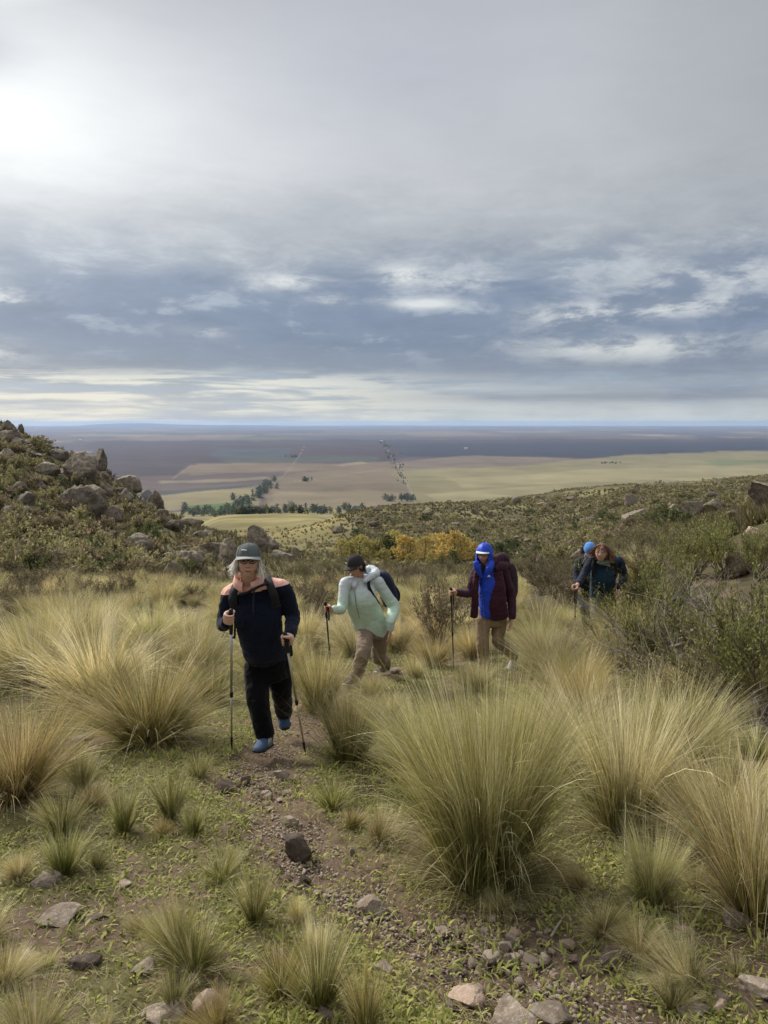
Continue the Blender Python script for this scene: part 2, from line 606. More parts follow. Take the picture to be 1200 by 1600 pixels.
# ------------------------------------------------------------------ the plain
def pip(px, py, poly):
    inside = np.zeros(px.shape, bool)
    n = len(poly)
    for k in range(n):
        x1, y1 = poly[k]
        x2, y2 = poly[(k + 1) % n]
        c = ((y1 > py) != (y2 > py))
        with np.errstate(divide='ignore', invalid='ignore'):
            xi = (x2 - x1) * (py - y1) / (y2 - y1 + 1e-12) + x1
        inside ^= c & (px < xi)
    return inside


def on_plain(px, py):
    d = ray(px, py)
    k = (PLAIN_Z - EYE) / d[2]
    return np.array([d[0] * k, d[1] * k])


def build_plain():
    a = np.radians(np.concatenate([np.arange(-180, -34, 4.0), np.arange(-34, 34, 0.13), np.arange(34, 180.1, 4.0)]))
    # rows even in the angle below the horizon out to 12 km, then on to 42 km
    dep = np.concatenate([np.linspace(0.20, 0.0056, 270)])
    r = -(PLAIN_Z - EYE) / np.tan(dep)
    r = np.concatenate([[300, 600], r[r > 900]])
    A, B = np.meshgrid(a, r, indexing='ij')
    X, Y = np.sin(A) * B, np.cos(A) * B
    ang = R(-2.0)
    U = X * math.cos(ang) - Y * math.sin(ang)
    W = X * math.sin(ang) + Y * math.cos(ang)
    rng = np.random.default_rng(5)
    pal = np.array([[.10, .075, .075], [.12, .088, .08], [.085, .072, .078], [.16, .115, .085], [.22, .17, .105], [.28, .235, .14],
                    [.11, .12, .06], [.075, .07, .08], [.14, .105, .09]])
    prob = np.array([.2, .17, .13, .12, .09, .08, .06, .08, .07])
    cs = np.concatenate([[-60000], np.cumsum(rng.uniform(700, 1900, 60)) - 36000, [60000]])
    ci = np.searchsorted(cs, U + 30 * np.sin(W / 900.0)) - 1
    c = np.zeros(U.shape + (3,))
    for k in range(len(cs) - 1):
        rows = np.concatenate([[-60000], np.cumsum(rng.uniform(350, 2200, 90)) - 45000, [90000]])
        cols = pal[rng.choice(len(pal), len(rows), p=prob)] * rng.uniform(.8, 1.2, (len(rows), 1))
        mk = ci == k
        if mk.any():
            c[mk] = cols[np.searchsorted(rows, W[mk]) - 1]
    px, py = project(X, np.maximum(Y, 1), np.full_like(X, PLAIN_Z))
    wx = px + 18 * n2(X, Y, 0.0014, 4)
    wy = py + 3.2 * n2(X, Y, 0.0014, 4, 3.0)

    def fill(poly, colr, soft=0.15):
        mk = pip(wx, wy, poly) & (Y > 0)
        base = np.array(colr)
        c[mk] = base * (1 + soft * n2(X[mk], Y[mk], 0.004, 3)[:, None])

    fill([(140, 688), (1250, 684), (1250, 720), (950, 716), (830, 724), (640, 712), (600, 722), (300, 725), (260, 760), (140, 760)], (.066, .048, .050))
    fill([(600, 694), (1250, 690), (1250, 716), (940, 712), (830, 720), (640, 712)], (.042, .042, .056))  # far dark band: cloud shadow put into the field colours
    fill([(330, 698), (460, 702), (455, 726), (330, 720)], (.066, .068, .072))
    fill([(345, 712), (590, 712), (580, 722), (340, 726)], (.075, .078, .062))
    fill([(290, 728), (380, 723), (520, 726), (610, 722), (600, 732), (420, 738), (300, 742)], (.18, .135, .09))
    fill([(520, 728), (560, 721), (570, 725), (535, 730)], (.25, .20, .13))
    fill([(200, 748), (440, 735), (425, 752), (250, 765)], (.105, .078, .068))
    fill([(260, 752), (420, 747), (425, 750), (262, 756)], (.19, .16, .105))
    fill([(240, 770), (400, 758), (400, 764), (240, 777)], (.07, .07, .062))
    fill([(240, 777), (400, 762), (390, 790), (250, 800)], (.225, .19, .10))
    fill([(280, 792), (375, 783), (370, 796), (285, 806)], (.085, .14, .045))
    fill([(428, 750), (470, 738), (620, 726), (640, 750), (660, 796), (395, 800), (415, 765)], (.175, .135, .088))
    fill([(430, 770), (560, 765), (650, 770), (660, 796), (395, 800)], (.215, .172, .108))
    fill([(618, 738), (700, 732), (800, 729), (950, 712), (1260, 702), (1260, 800), (640, 800), (640, 760)], (.21, .182, .095))
    fill([(620, 722), (720, 712), (930, 715), (800, 729), (700, 732), (622, 738)], (.175, .135, .10))
    fill([(700, 748), (900, 735), (1100, 728), (1250, 735), (1250, 745), (950, 752), (720, 762)], (.26, .225, .12))
    fill([(1100, 722), (1250, 716), (1250, 724), (1130, 728)], (.15, .165, .075))
    fill([(660, 770), (860, 758), (900, 766), (680, 786)], (.27, .235, .125))
    c[1:-1] = (c[:-2] + 2 * c[1:-1] + c[2:]) / 4
    c[:, 1:-1] = (c[:, :-2] + 2 * c[:, 1:-1] + c[:, 2:]) / 4
    # pale tracks
    def track(pts, wpx, colr):
        pw = [on_plain(*q) for q in pts]
        p = np.stack([X, Y], -1)
        best = np.full(X.shape, 1e9)
        for s, e in zip(pw[:-1], pw[1:]):
            v = e - s
            t = np.clip(((p - s) @ v) / (v @ v), 0, 1)
            best = np.minimum(best, np.linalg.norm(p - (s + t[..., None] * v), axis=-1))
        k = np.clip(1.4 - best / wpx, 0, 1)[..., None]
        c[:] = c * (1 - k) + np.array(colr) * k

    track([(398, 785), (412, 768), (445, 742), (468, 712), (476, 696)], 4, (.20, .16, .11))
    track([(250, 778), (330, 768), (420, 757), (500, 748), (570, 737), (600, 732)], 5, (.25, .21, .145))
    track([(652, 790), (634, 752), (618, 722), (604, 700), (597, 686)], 4.5, (.25, .22, .16))
    track([(300, 726), (270, 748)], 4, (.22, .18, .12))
    c *= (1 + 0.16 * n2(X, Y, 0.006, 4) + 0.12 * n2(X, Y, 0.0011, 3, 2.0))[..., None]
    c *= .84
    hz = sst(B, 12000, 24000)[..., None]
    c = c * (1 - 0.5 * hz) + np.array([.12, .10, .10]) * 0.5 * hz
    # the plain lifts a little towards low swells far out
    Z = np.full_like(X, PLAIN_Z) + sst(B, 9000, 30000) * 22 * (0.5 + n2(X, Y, 0.00022, 3, 6.0))
    V = np.stack([X, Y, Z], -1).reshape(-1, 3)
    nr = len(r)
    i, j = np.meshgrid(np.arange(len(a) - 1), np.arange(nr - 1), indexing='ij')
    q = (i * nr + j).ravel()
    T = np.concatenate([np.stack([q, q + nr + 1, q + 1], 1), np.stack([q, q + nr, q + nr + 1], 1)])
    mt = attr_mat('plain_fields', 0.95, (0, 1), 0.18, 0.01, 0.1)
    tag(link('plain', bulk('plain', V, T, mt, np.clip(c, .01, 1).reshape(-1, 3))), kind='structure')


def plain_mat(name, colour, rough=0.9, spec=0.2):
    m = bpy.data.materials.new(name)
    m.use_nodes = True
    b = m.node_tree.nodes['Principled BSDF']
    b.inputs['Base Color'].default_value = (*colour, 1)
    b.inputs['Roughness'].default_value = rough
    b.inputs['Specular IOR Level'].default_value = spec
    return m


build_plain()


def build_mountains():
    # a long low range beyond the plain: solid ridges with a back side
    prof = [(-400, 666), (-100, 667), (60, 668), (110, 665), (150, 662.4), (190, 660.6), (230, 660.8), (270, 662.4), (330, 663.2), (400, 663.4), (470, 665.0),
            (540, 666.4), (640, 666.6), (760, 667.2), (860, 667.0), (900, 666.2), (1000, 666.0), (1100, 665.4), (1200, 665.0), (1400, 664.6), (1700, 666)]
    V, T = [], []
    xs = np.linspace(-400, 1700, 300)
    crest = np.interp(xs, [q[0] for q in prof], [q[1] for q in prof]) + 0.8
    crest = crest + 0.35 * n2(xs, xs * 0, 0.03, 3)
    for px, cr in zip(xs, crest):
        top = P(px, cr, 39000.0)
        f = P(px, cr, 36500.0)
        b = P(px, cr, 43000.0)
        V += [(f[0], f[1], PLAIN_Z - 0.5), (0.5 * (f[0] + top[0]), 0.5 * (f[1] + top[1]), PLAIN_Z + 0.45 * (top[2] - PLAIN_Z)), tuple(top), (b[0], b[1], PLAIN_Z - 0.5)]
    for k in range(len(xs) - 1):
        for j in range(3):
            q = 4 * k + j
            T += [(q, q + 4, q + 5), (q, q + 5, q + 1)]
    mt = plain_mat('mountain_slope', (.055, .06, .06))
    tag(link('mountains', bulk('mountains', np.array(V), np.array(T), mt)), kind='structure')


build_mountains()


def build_haze():
    x0, x1, y0, y1, z0, z1 = -44500, 44500, -43000, 45500, PLAIN_Z - 8, 22.0
    V = [(x, y, z) for z in (z0, z1) for y in (y0, y1) for x in (x0, x1)]
    Fc = [(0, 2, 3, 1), (4, 5, 7, 6), (0, 1, 5, 4), (2, 6, 7, 3), (0, 4, 6, 2), (1, 3, 7, 5)]
    m = bpy.data.materials.new('haze')
    m.use_nodes = True
    N = NT(m.node_tree)
    out = N.n('ShaderNodeOutputMaterial')
    v = N.n('ShaderNodeVolumePrincipled')
    v.inputs['Color'].default_value = (.52, .70, 1.0, 1)
    v.inputs['Density'].default_value = 2.9e-5
    v.inputs['Anisotropy'].default_value = 0.2
    N.t.links.new(v.outputs[0], out.inputs['Volume'])
    tag(link('haze', mesh('haze', V, Fc, m, False)), kind='stuff')


build_haze()

# ------------------------------------------------------------------ rocks
def ico(sub):
    t = (1 + 5 ** 0.5) / 2
    V = [(-1, t, 0), (1, t, 0), (-1, -t, 0), (1, -t, 0), (0, -1, t), (0, 1, t), (0, -1, -t), (0, 1, -t), (t, 0, -1), (t, 0, 1), (-t, 0, -1), (-t, 0, 1)]
    V = [np.array(v) / np.linalg.norm(v) for v in V]
    T = [(0, 11, 5), (0, 5, 1), (0, 1, 7), (0, 7, 10), (0, 10, 11), (1, 5, 9), (5, 11, 4), (11, 10, 2), (10, 7, 6), (7, 1, 8), (3, 9, 4), (3, 4, 2), (3, 2, 6), (3, 6, 8), (3, 8, 9),
         (4, 9, 5), (2, 4, 11), (6, 2, 10), (8, 6, 7), (9, 8, 1)]
    for _ in range(sub):
        mid, T2 = {}, []

        def mp(a, b):
            k = (min(a, b), max(a, b))
            if k not in mid:
                v = V[a] + V[b]
                mid[k] = len(V)
                V.append(v / np.linalg.norm(v))
            return mid[k]
        for a, b, c in T:
            ab, bc, ca = mp(a, b), mp(b, c), mp(c, a)
            T2 += [(a, ab, ca), (b, bc, ab), (c, ca, bc), (ab, bc, ca)]
        T = T2
    return np.array(V), np.array(T)


ICO = {k: ico(k) for k in (0, 1, 2, 3, 4)}
_nv = {1: 42, 2: 162, 3: 642, 4: 2562}


def rock_geo(seed, sub, size, cuts=14, rough=0.085, crack=0.12, lay=0.0):
    rng = np.random.default_rng(seed)
    V, T = ICO[sub]
    p = V.copy()
    for k in range(cuts):
        n = rng.normal(size=3)
        n /= np.linalg.norm(n)
        d = rng.uniform(.38, .80)
        o = p @ n - d
        p = p - np.clip(o, 0, None)[:, None] * n * 0.93
    sz = np.array(size)
    off = rng.uniform(0, 50, 3)
    q = p * sz / max(sz)
    p = p * (1 + rough * fbm(q * 2.2 + off, 5, 0.6))[:, None]
    if crack:
        rd = 1 - np.abs(pn(q * 1.7 + off + 9)) * 5
        p = p * (1 - crack * np.clip(rd, 0, 1) ** 2)[:, None]
    if lay:
        ly = np.abs(((q[:, 2] * 3.2 + 0.8 * pn(q * 0.9 + off)) % 1) - 0.5) * 2
        p[:, :2] *= (1 - lay * sst(ly, 0.75, 1.0))[:, None]
    return p * sz, T


def rock_mat(name, a, b, lichen, lk=0.5, scale=3.0):
    m = bpy.data.materials.new(name)
    m.use_nodes = True
    N = NT(m.node_tree)
    out = N.n('ShaderNodeOutputMaterial')
    bs = N.n('ShaderNodeBsdfPrincipled')
    tc = N.n('ShaderNodeTexCoord')
    oi = N.n('ShaderNodeObjectInfo')
    co = N.vm('ADD', tc.outputs['Object'], oi.outputs['Location'])
    n1 = N.noise(co, scale, 8, 0.65, 0.4)
    n2_ = N.noise(co, scale * 5, 6, 0.7)
    c = N.mix(N.sstep(n1, .35, .65), a, b)
    c = N.mix(N.m('MULTIPLY', N.sstep(n2_, .52, .62), lk), c, lichen)
    k = N.m('ADD', 0.55, N.m('MULTIPLY', N.noise(co, scale * 14, 5, .7), 0.9))
    c = N.mix(1.0, c, N.comb(k, k, k), 'MULTIPLY')
    k = N.m('ADD', 0.75, N.m('MULTIPLY', oi.outputs['Random'], 0.5))
    c = N.mix(1.0, c, N.comb(k, k, k), 'MULTIPLY')
    N.put(bs.inputs['Base Color'], c)
    bs.inputs['Roughness'].default_value = .92
    bs.inputs['Specular IOR Level'].default_value = .2
    bn = N.n('ShaderNodeBump')
    bn.inputs['Strength'].default_value = 0.9
    bn.inputs['Distance'].default_value = 0.12 / scale
    N.put(bn.inputs['Height'], N.noise(co, scale * 3, 9, .68, .3))
    N.put(bs.inputs['Normal'], bn.outputs[0])
    N.t.links.new(bs.outputs[0], out.inputs[0])
    return m


M_GRANITE = rock_mat('granite_weathered', (.10, .078, .056), (.24, .20, .15), (.38, .34, .27), .6, 2.2)
M_BOULDER = rock_mat('stone_grey', (.15, .115, .085), (.28, .225, .17), (.40, .37, .31), .5, 9.0)
M_DARK = rock_mat('stone_dark', (.065, .047, .036), (.13, .098, .075), (.19, .17, .13), .35, 10.0)
M_PINK = rock_mat('stone_pink', (.25, .17, .125), (.37, .275, .21), (.44, .38, .31), .4, 12.0)

M_PEBBLE = rock_mat('pebble_pale', (.27, .205, .155), (.42, .345, .275), (.50, .46, .39), .4, 14.0)


def rock_at(px, py, wpx, hpx, label, name='boulder', mat=None, sub=3, seed=0, depth=0.8, sink=0.22, group=None, cat='boulder', lay=0.0, rot=None, cuts=11, crack=.10, rmin=0.0):
    p = at(px, py, rmin)
    Y = p[1]
    s = (Y * CP - (p[2] - EYE) * SP) / F_PX
    w, h = wpx * s, hpx * s
    if name == 'stone':
        if any(q in label for q in ('middle of the stony path', 'lower right edge', 'at the right edge')):
            w, h, sink = w * 1.0, h * .62, .36
        else:
            w, h, sink = w * .90, h * .46, .50
    rng = np.random.default_rng(seed + 1000)
    V, T = rock_geo(seed + int(px) * 7 + int(py), sub, (w / 2 * 1.08, w / 2 * depth, h / (2 - sink * 2) * 1.08), cuts=cuts, lay=lay, crack=crack)
    o = link(name, bulk(name, V, T, mat or M_GRANITE, smooth=sub >= 3 and cuts < 20))
    if o.data.polygons and sub >= 3:
        o.data.shade_smooth() if False else None
    back = w / 2 * depth * 0.7
    d = p[:2] / np.linalg.norm(p[:2])
    x, y = p[0] + d[0] * back, p[1] + d[1] * back
    o.location = (x, y, float(terr(p[0], p[1])) + h / (2 - sink * 2) * (1 - 2 * sink))
    o.rotation_euler = (0, 0, (rot if rot is not None else rng.uniform(-.4, .4)))
    tag(o, label, cat, group)
    return o


OUT = 'boulders of the left hillside outcrops'
for k, a in enumerate([
    (128, 760, 62, 62, 'big jutting grey boulder on the skyline of the left hill, nose pointing over the plain', 4),
    (153, 740, 48, 40, 'rounded boulder resting on the jutting skyline boulder of the left hill', 4),
    (158, 768, 44, 32, 'leaning slab wedged below the jutting skyline boulder', 3),
    (196, 765, 46, 24, 'low grey boulder on the ridge just downhill from the jutting skyline boulder', 3),
    (246, 797, 27, 32, 'upright pale boulder standing alone at the lower end of the left ridge', 4),
    (226, 783, 26, 18, 'small rock beside the upright pale boulder on the ridge', 3),
    (128, 808, 72, 44, 'largest cracked grey slab of the outcrop halfway up the left hill', 4),
    (112, 786, 40, 28, 'square cracked block above the largest slab of the left outcrop', 3),
    (140, 782, 46, 30, 'flat stacked block capping the outcrop halfway up the left hill', 3),
    (160, 774, 34, 24, 'upper right block of the stacked outcrop on the left hill', 3),
    (100, 800, 30, 26, 'narrow block leaning at the left end of the stacked outcrop', 3),
    (175, 815, 36, 22, 'broken ledge at the foot of the stacked outcrop on the left hill', 3),
    (192, 787, 34, 22, 'brownish rock between the stacked outcrop and the upright pale boulder', 3),
    (212, 869, 88, 30, 'long low whaleback boulder at the top edge of the grass field', 4),
    (302, 893, 62, 46, 'big rounded cracked boulder in front of the outcrop behind the woman in pink', 4),
    (335, 880, 58, 44, 'tall rounded boulder in the outcrop left of the grey cap', 4),
    (357, 885, 36, 40, 'smooth rounded boulder touching the grey cap from behind', 4),
    (285, 872, 44, 26, 'upper left boulder of the outcrop behind the woman in pink', 3),
    (322, 852, 50, 20, 'flat pale boulder above the outcrop behind the woman in pink', 3),
    (268, 897, 36, 26, 'small boulder at the left foot of the outcrop behind the woman in pink', 3),
    (398, 862, 44, 36, 'dark rounded boulder above and right of the grey cap', 4),
    (422, 862, 30, 24, 'dark small boulder right of the dark rounded boulder', 3),
    (438, 876, 40, 20, 'slanting ledge of rock running down right of the grey cap', 3),
    (462, 874, 22, 30, 'pointed upright rock near the slanting ledge', 3),
    (12, 672, 34, 22, 'rough dark rock at the top of the left hill against the sky', 3),
    (34, 676, 11, 17, 'upright pointed rock on the skyline of the left hill', 3),
    (8, 690, 50, 26, 'broad rock just under the top of the left hill', 3),
    (28, 700, 38, 20, 'sloping rock below the upright pointed rock of the skyline', 3),
    (10, 722, 44, 22, 'grey rock at the picture edge high on the left hill', 3),
    (92, 718, 44, 22, 'long rock under the ridge of the left hill, half hidden by shrubs', 3),
    (70, 742, 46, 18, 'pale flat rock among shrubs below the ridge of the left hill', 3),
    (26, 770, 34, 16, 'small pale rock in the scrub at the left edge of the hill', 3),
    (40, 790, 34, 20, 'rounded rock in the middle of the left hill scrub', 3),
    (22, 822, 30, 18, 'pale rock low in the scrub of the left hill', 3),
    (75, 868, 28, 22, 'pale pointed rock among dark shrubs above the grass field', 3),
    (225, 800, 36, 16, 'rock ledge below the upright pale boulder', 3),
    (250, 812, 40, 14, 'flat rock under the lower end of the left ridge', 3),
    (205, 803, 30, 18, 'brown rock halfway between stacked outcrop and ridge end', 3),
    (60, 762, 24, 14, 'small grey rock above the middle of the left hill scrub', 3),
    (298, 822, 40, 14, 'flat rocks end below the ridge where the meadow begins', 3),
]):
    rock_at(a[0], a[1], a[2], a[3], a[4], 'boulder', M_GRANITE, a[5], 30 + k, 0.95, 0.42, OUT, lay=0.06 if k % 2 == 0 else 0.0, rmin=34)
_rr = np.random.default_rng(61)
for k in range(34):
    px = _rr.uniform(-10, 275)
    rg = np.interp(px, [-30, 0, 40, 100, 165, 210, 260, 330], [652, 656, 678, 708, 742, 774, 803, 830])
    py = rg + 12 + (880 - rg) * _rr.random() ** 1.5
    w = _rr.uniform(14, 40) * (1 if py < 830 else .8)
    lab = 'weathered rock among shrubs ' + ('just under the crest of the left hill' if py < rg + 45 else 'on the middle slope of the left hill' if py < 830 else 'low on the left hill above the grass')
    rock_at(px, py, w, w * _rr.uniform(.3, .5), lab, 'boulder', M_GRANITE, 3, 600 + k, 0.8, 0.25, lab.replace('rock', 'rocks', 1), lay=0.06, rmin=34, cuts=14)
RT = 'rocks of the right hillside'
for k in range(44):
    px = _rr.uniform(520, 1210)
    rg = np.interp(px, [500, 560, 640, 700, 800, 900, 1000, 1100, 1210], [826, 791, 786, 784, 776, 762, 755, 750, 743])
    py = rg + 4 + (848 - rg) * _rr.random()
    w = _rr.uniform(7, 22)
    lab = 'small weathered rock ' + ('on the scrubby mound beyond the autumn trees' if px < 800 else 'on the upper slope of the right hill')
    rock_at(px, py, w, w * _rr.uniform(.35, .6), lab, 'boulder', M_GRANITE, 2, 700 + k, 0.8, 0.25, lab.replace('rock', 'rocks', 1), rmin=60)
for k, a in enumerate([
    (990, 824, 76, 27, 'long flat pale slab on the right hillside above the rearmost hikers', 4),
    (1082, 812, 46, 36, 'angular pale boulder in the group on the right hillside', 4),
    (1057, 815, 34, 26, 'sloping boulder left of the angular pale boulder', 3),
    (1116, 806, 40, 26, 'rounded boulder right of the angular pale boulder', 3),
    (1148, 814, 32, 18, 'small boulder at the right end of the hillside group', 3),
    (985, 836, 34, 14, 'small pale rock below the long flat slab', 3),
    (906, 880, 36, 30, 'dark mossy rock behind the blue cap', 3),
    (846, 884, 20, 14, 'small pale rock in scrub between the blue hood and the blue cap', 3),
    (1196, 800, 90, 60, 'big grey outcrop at the right edge of the hillside', 4),
    (1150, 905, 44, 40, 'grey lichen covered boulder buried in the dead brushwood on the right', 4),
    (1178, 850, 46, 30, 'pinkish pale rock above the dead brushwood on the right', 3),
    (920, 818, 26, 12, 'weathered rock on the scrubby slope of the right hill', 3),
    (985, 795, 30, 22, 'knobbly rock high on the right hill', 3),
]):
    rock_at(a[0], a[1], a[2], a[3], a[4], 'boulder', M_PINK if 'pinkish' in a[4] else M_GRANITE, a[5], 130 + k, 0.8, 0.2, RT, rmin=8)

FG = [
    (462, 1342, 56, 46, 'dark rounded stone in the middle of the stony path', M_DARK, 4),
    (352, 1236, 44, 30, 'dark brown clod of rock at the left edge of the path', M_DARK, 3),
    (384, 1222, 30, 20, 'small dark rock at the bend of the path', M_DARK, 3),
    (72, 1386, 56, 28, 'grey flat stone beside the small brown tussock at the left', M_BOULDER, 4),
    (90, 1447, 86, 26, 'long flat lichen covered stone in the moss at the left', M_BOULDER, 4),
    (198, 1388, 34, 13, 'small flat stone in the moss left of the path', M_BOULDER, 3),
    (135, 1515, 62, 44, 'dark brown rotten chunk of rock in the moss at the lower left', M_DARK, 4),
    (228, 1522, 62, 18, 'flat grey stone under the wide round tussock', M_BOULDER, 3),
    (335, 1585, 70, 46, 'broad brownish stone at the bottom between two tussocks', M_PINK, 4),
    (255, 1598, 80, 20, 'flat stone at the bottom edge left of the broad brownish stone', M_BOULDER, 3),
    (578, 1428, 66, 36, 'half buried grey stone at the left side of the path', M_BOULDER, 4),
    (550, 1332, 18, 20, 'small pale stone standing in moss right of the path', M_BOULDER, 3),
    (1145, 1452, 52, 38, 'rounded grey stone under the tussock at the right edge', M_BOULDER, 4),
    (1077, 1384, 28, 28, 'small tan stone between two tussocks on the right', M_PINK, 3),
    (960, 1510, 72, 30, 'dark flat stone right of the gravel', M_DARK, 4),
    (1128, 1580, 36, 32, 'pinkish round stone near the lower right', M_PINK, 4),
    (1195, 1570, 80, 50, 'large grey stone cut by the lower right edge', M_BOULDER, 4),
    (1080, 1590, 70, 30, 'brown flat stone left of the pinkish round stone', M_BOULDER, 3),
    (728, 1572, 66, 28, 'reddish flat stone in the moss at the bottom of the path', M_PINK, 4),
    (1068, 1460, 40, 18, 'reddish flat stone in clover on the right', M_PINK, 3),
    (800, 1606, 110, 24, 'wide flat stone set in the path at the bottom edge', M_BOULDER, 4),
    (868, 1606, 90, 26, 'flat stone beside the wide stone at the bottom edge', M_BOULDER, 3),
    (512, 1598, 46, 30, 'grey stone at the foot of the bright green tussock', M_BOULDER, 3),
    (130, 1158, 44, 18, 'grey stone in front of the big left tussock', M_BOULDER, 3),
    (292, 1040, 34, 18, 'pale pointed stone in the grass left of the trekking pole', M_BOULDER, 3),
    (332, 1048, 36, 12, 'flat pale stone in the grass beside the trekking pole', M_BOULDER, 3),
    (470, 1110, 26, 16, 'reddish slab beside the second trekking pole', M_PINK, 3),
    (540, 1062, 26, 10, 'small pale stone on the path near the woman in mint', M_BOULDER, 3),
    (620, 1050, 26, 14, 'pale stone on the path behind the woman in mint', M_BOULDER, 3),
    (455, 1288, 30, 16, 'flat brown stone set in the path', M_BOULDER, 3),
    (150, 1440, 40, 16, 'brown earth covered stone in the moss', M_DARK, 3),
    (440, 1215, 34, 14, 'flat grey stone across the path below the blue shoe', M_BOULDER, 3),
    (770, 1440, 20, 10, 'small grey stone by the drooping tussock edge', M_BOULDER, 3),
    (45, 1500, 40, 16, 'grey stone sunk in grass near the lower left edge', M_BOULDER, 3),
    (600, 1520, 40, 16, 'flat stone in the soil right of the bright tussock', M_BOULDER, 3),
]
for k, a in enumerate(FG):
    rock_at(a[0], a[1], a[2], a[3], a[4], 'stone', a[5], a[6], 230 + k, 0.85, 0.3, None, 'stone', crack=.04)

# loose stones on the path
_rng = np.random.default_rng(77)
_pe = []
for k in range(7):
    V, T = rock_geo(900 + k, 2, (1, _rng.uniform(.7, 1), _rng.uniform(.5, .75)), 9, .08, .05)
    _pe.append(bulk('small_stone', V, T, (M_PEBBLE, M_PINK, M_PEBBLE, M_PINK, M_PEBBLE, M_DARK, M_BOULDER)[k], smooth=True))
PATCH = [(420, 1235, 55, 34, 44, 'small stone in the pale scatter just below the walking shoes'), (470, 1345, 40, 40, 30, 'small stone around the dark rounded stone on the path'),
         (800, 1490, 95, 45, 95, 'small stone in the gravel patch at the lower right of the path'), (690, 1455, 60, 25, 26, 'small stone on the bare soil below the great tussock'),
         (500, 1400, 50, 20, 14, 'small stone on the path bend above the bright tussock'), (1030, 1540, 110, 45, 20, 'small stone in the grass at the lower right')]
for (cx, cy, sx, sy, n, lab) in PATCH:
    for k in range(n):
        p = at(cx + _rng.normal() * sx * .6, cy + _rng.normal() * sy * .6)
        s = float(np.clip(_rng.lognormal(-4.05, .50), .008, .045))
        kk = int(_rng.integers(0, 7))
        me = _pe[kk]
        lb = ('grey ', 'pinkish ', 'grey ', 'pinkish ', 'grey ', 'dark ', 'grey ')[kk] + lab
        o = link('small_stone', me)
        o.scale = (s, s, s)
        o.location = (p[0], p[1], float(terr(p[0], p[1])) - 0.022 + s * .35)
        o.rotation_euler = (0, 0, _rng.uniform(0, 6.3))
        tag(o, lb, 'stone', lb.replace('small stone', 'small stones', 1))
# finer gravel nobody could count
V, T = [], []
_v0, _t0 = rock_geo(5, 0, (1, .85, .6), 6, .1, 0)
m = 8000
t = _rng.uniform(0, len(PATH) - 1.001, m)
ii = t.astype(int)
pp = PATH[ii] + (PATH[ii + 1] - PATH[ii]) * (t - ii)[:, None] + _rng.normal(0, .14, (m, 2))
_kp = n2(pp[:, 0], pp[:, 1], 2.2, 3, 4.0) > -.12
pp = pp[_kp]
m = len(pp)
zz = terr(pp[:, 0], pp[:, 1])
ss = np.clip(_rng.lognormal(-4.95, .55, m), .003, .018)
ang = _rng.uniform(0, 6.28, m)
c, s = np.cos(ang)[:, None], np.sin(ang)[:, None]
vx = (_v0[None, :, 0] * c - _v0[None, :, 1] * s) * ss[:, None] + pp[:, :1]
vy = (_v0[None, :, 0] * s + _v0[None, :, 1] * c) * ss[:, None] + pp[:, 1:]
vz = _v0[None, :, 2] * ss[:, None] + zz[:, None] - .024
V = np.stack([vx, vy, vz], -1).reshape(-1, 3)
T = (_t0[None] + (np.arange(m) * len(_v0))[:, None, None]).reshape(-1, 3)
tag(link('gravel', bulk('gravel', V, T, M_PEBBLE)), kind='stuff')


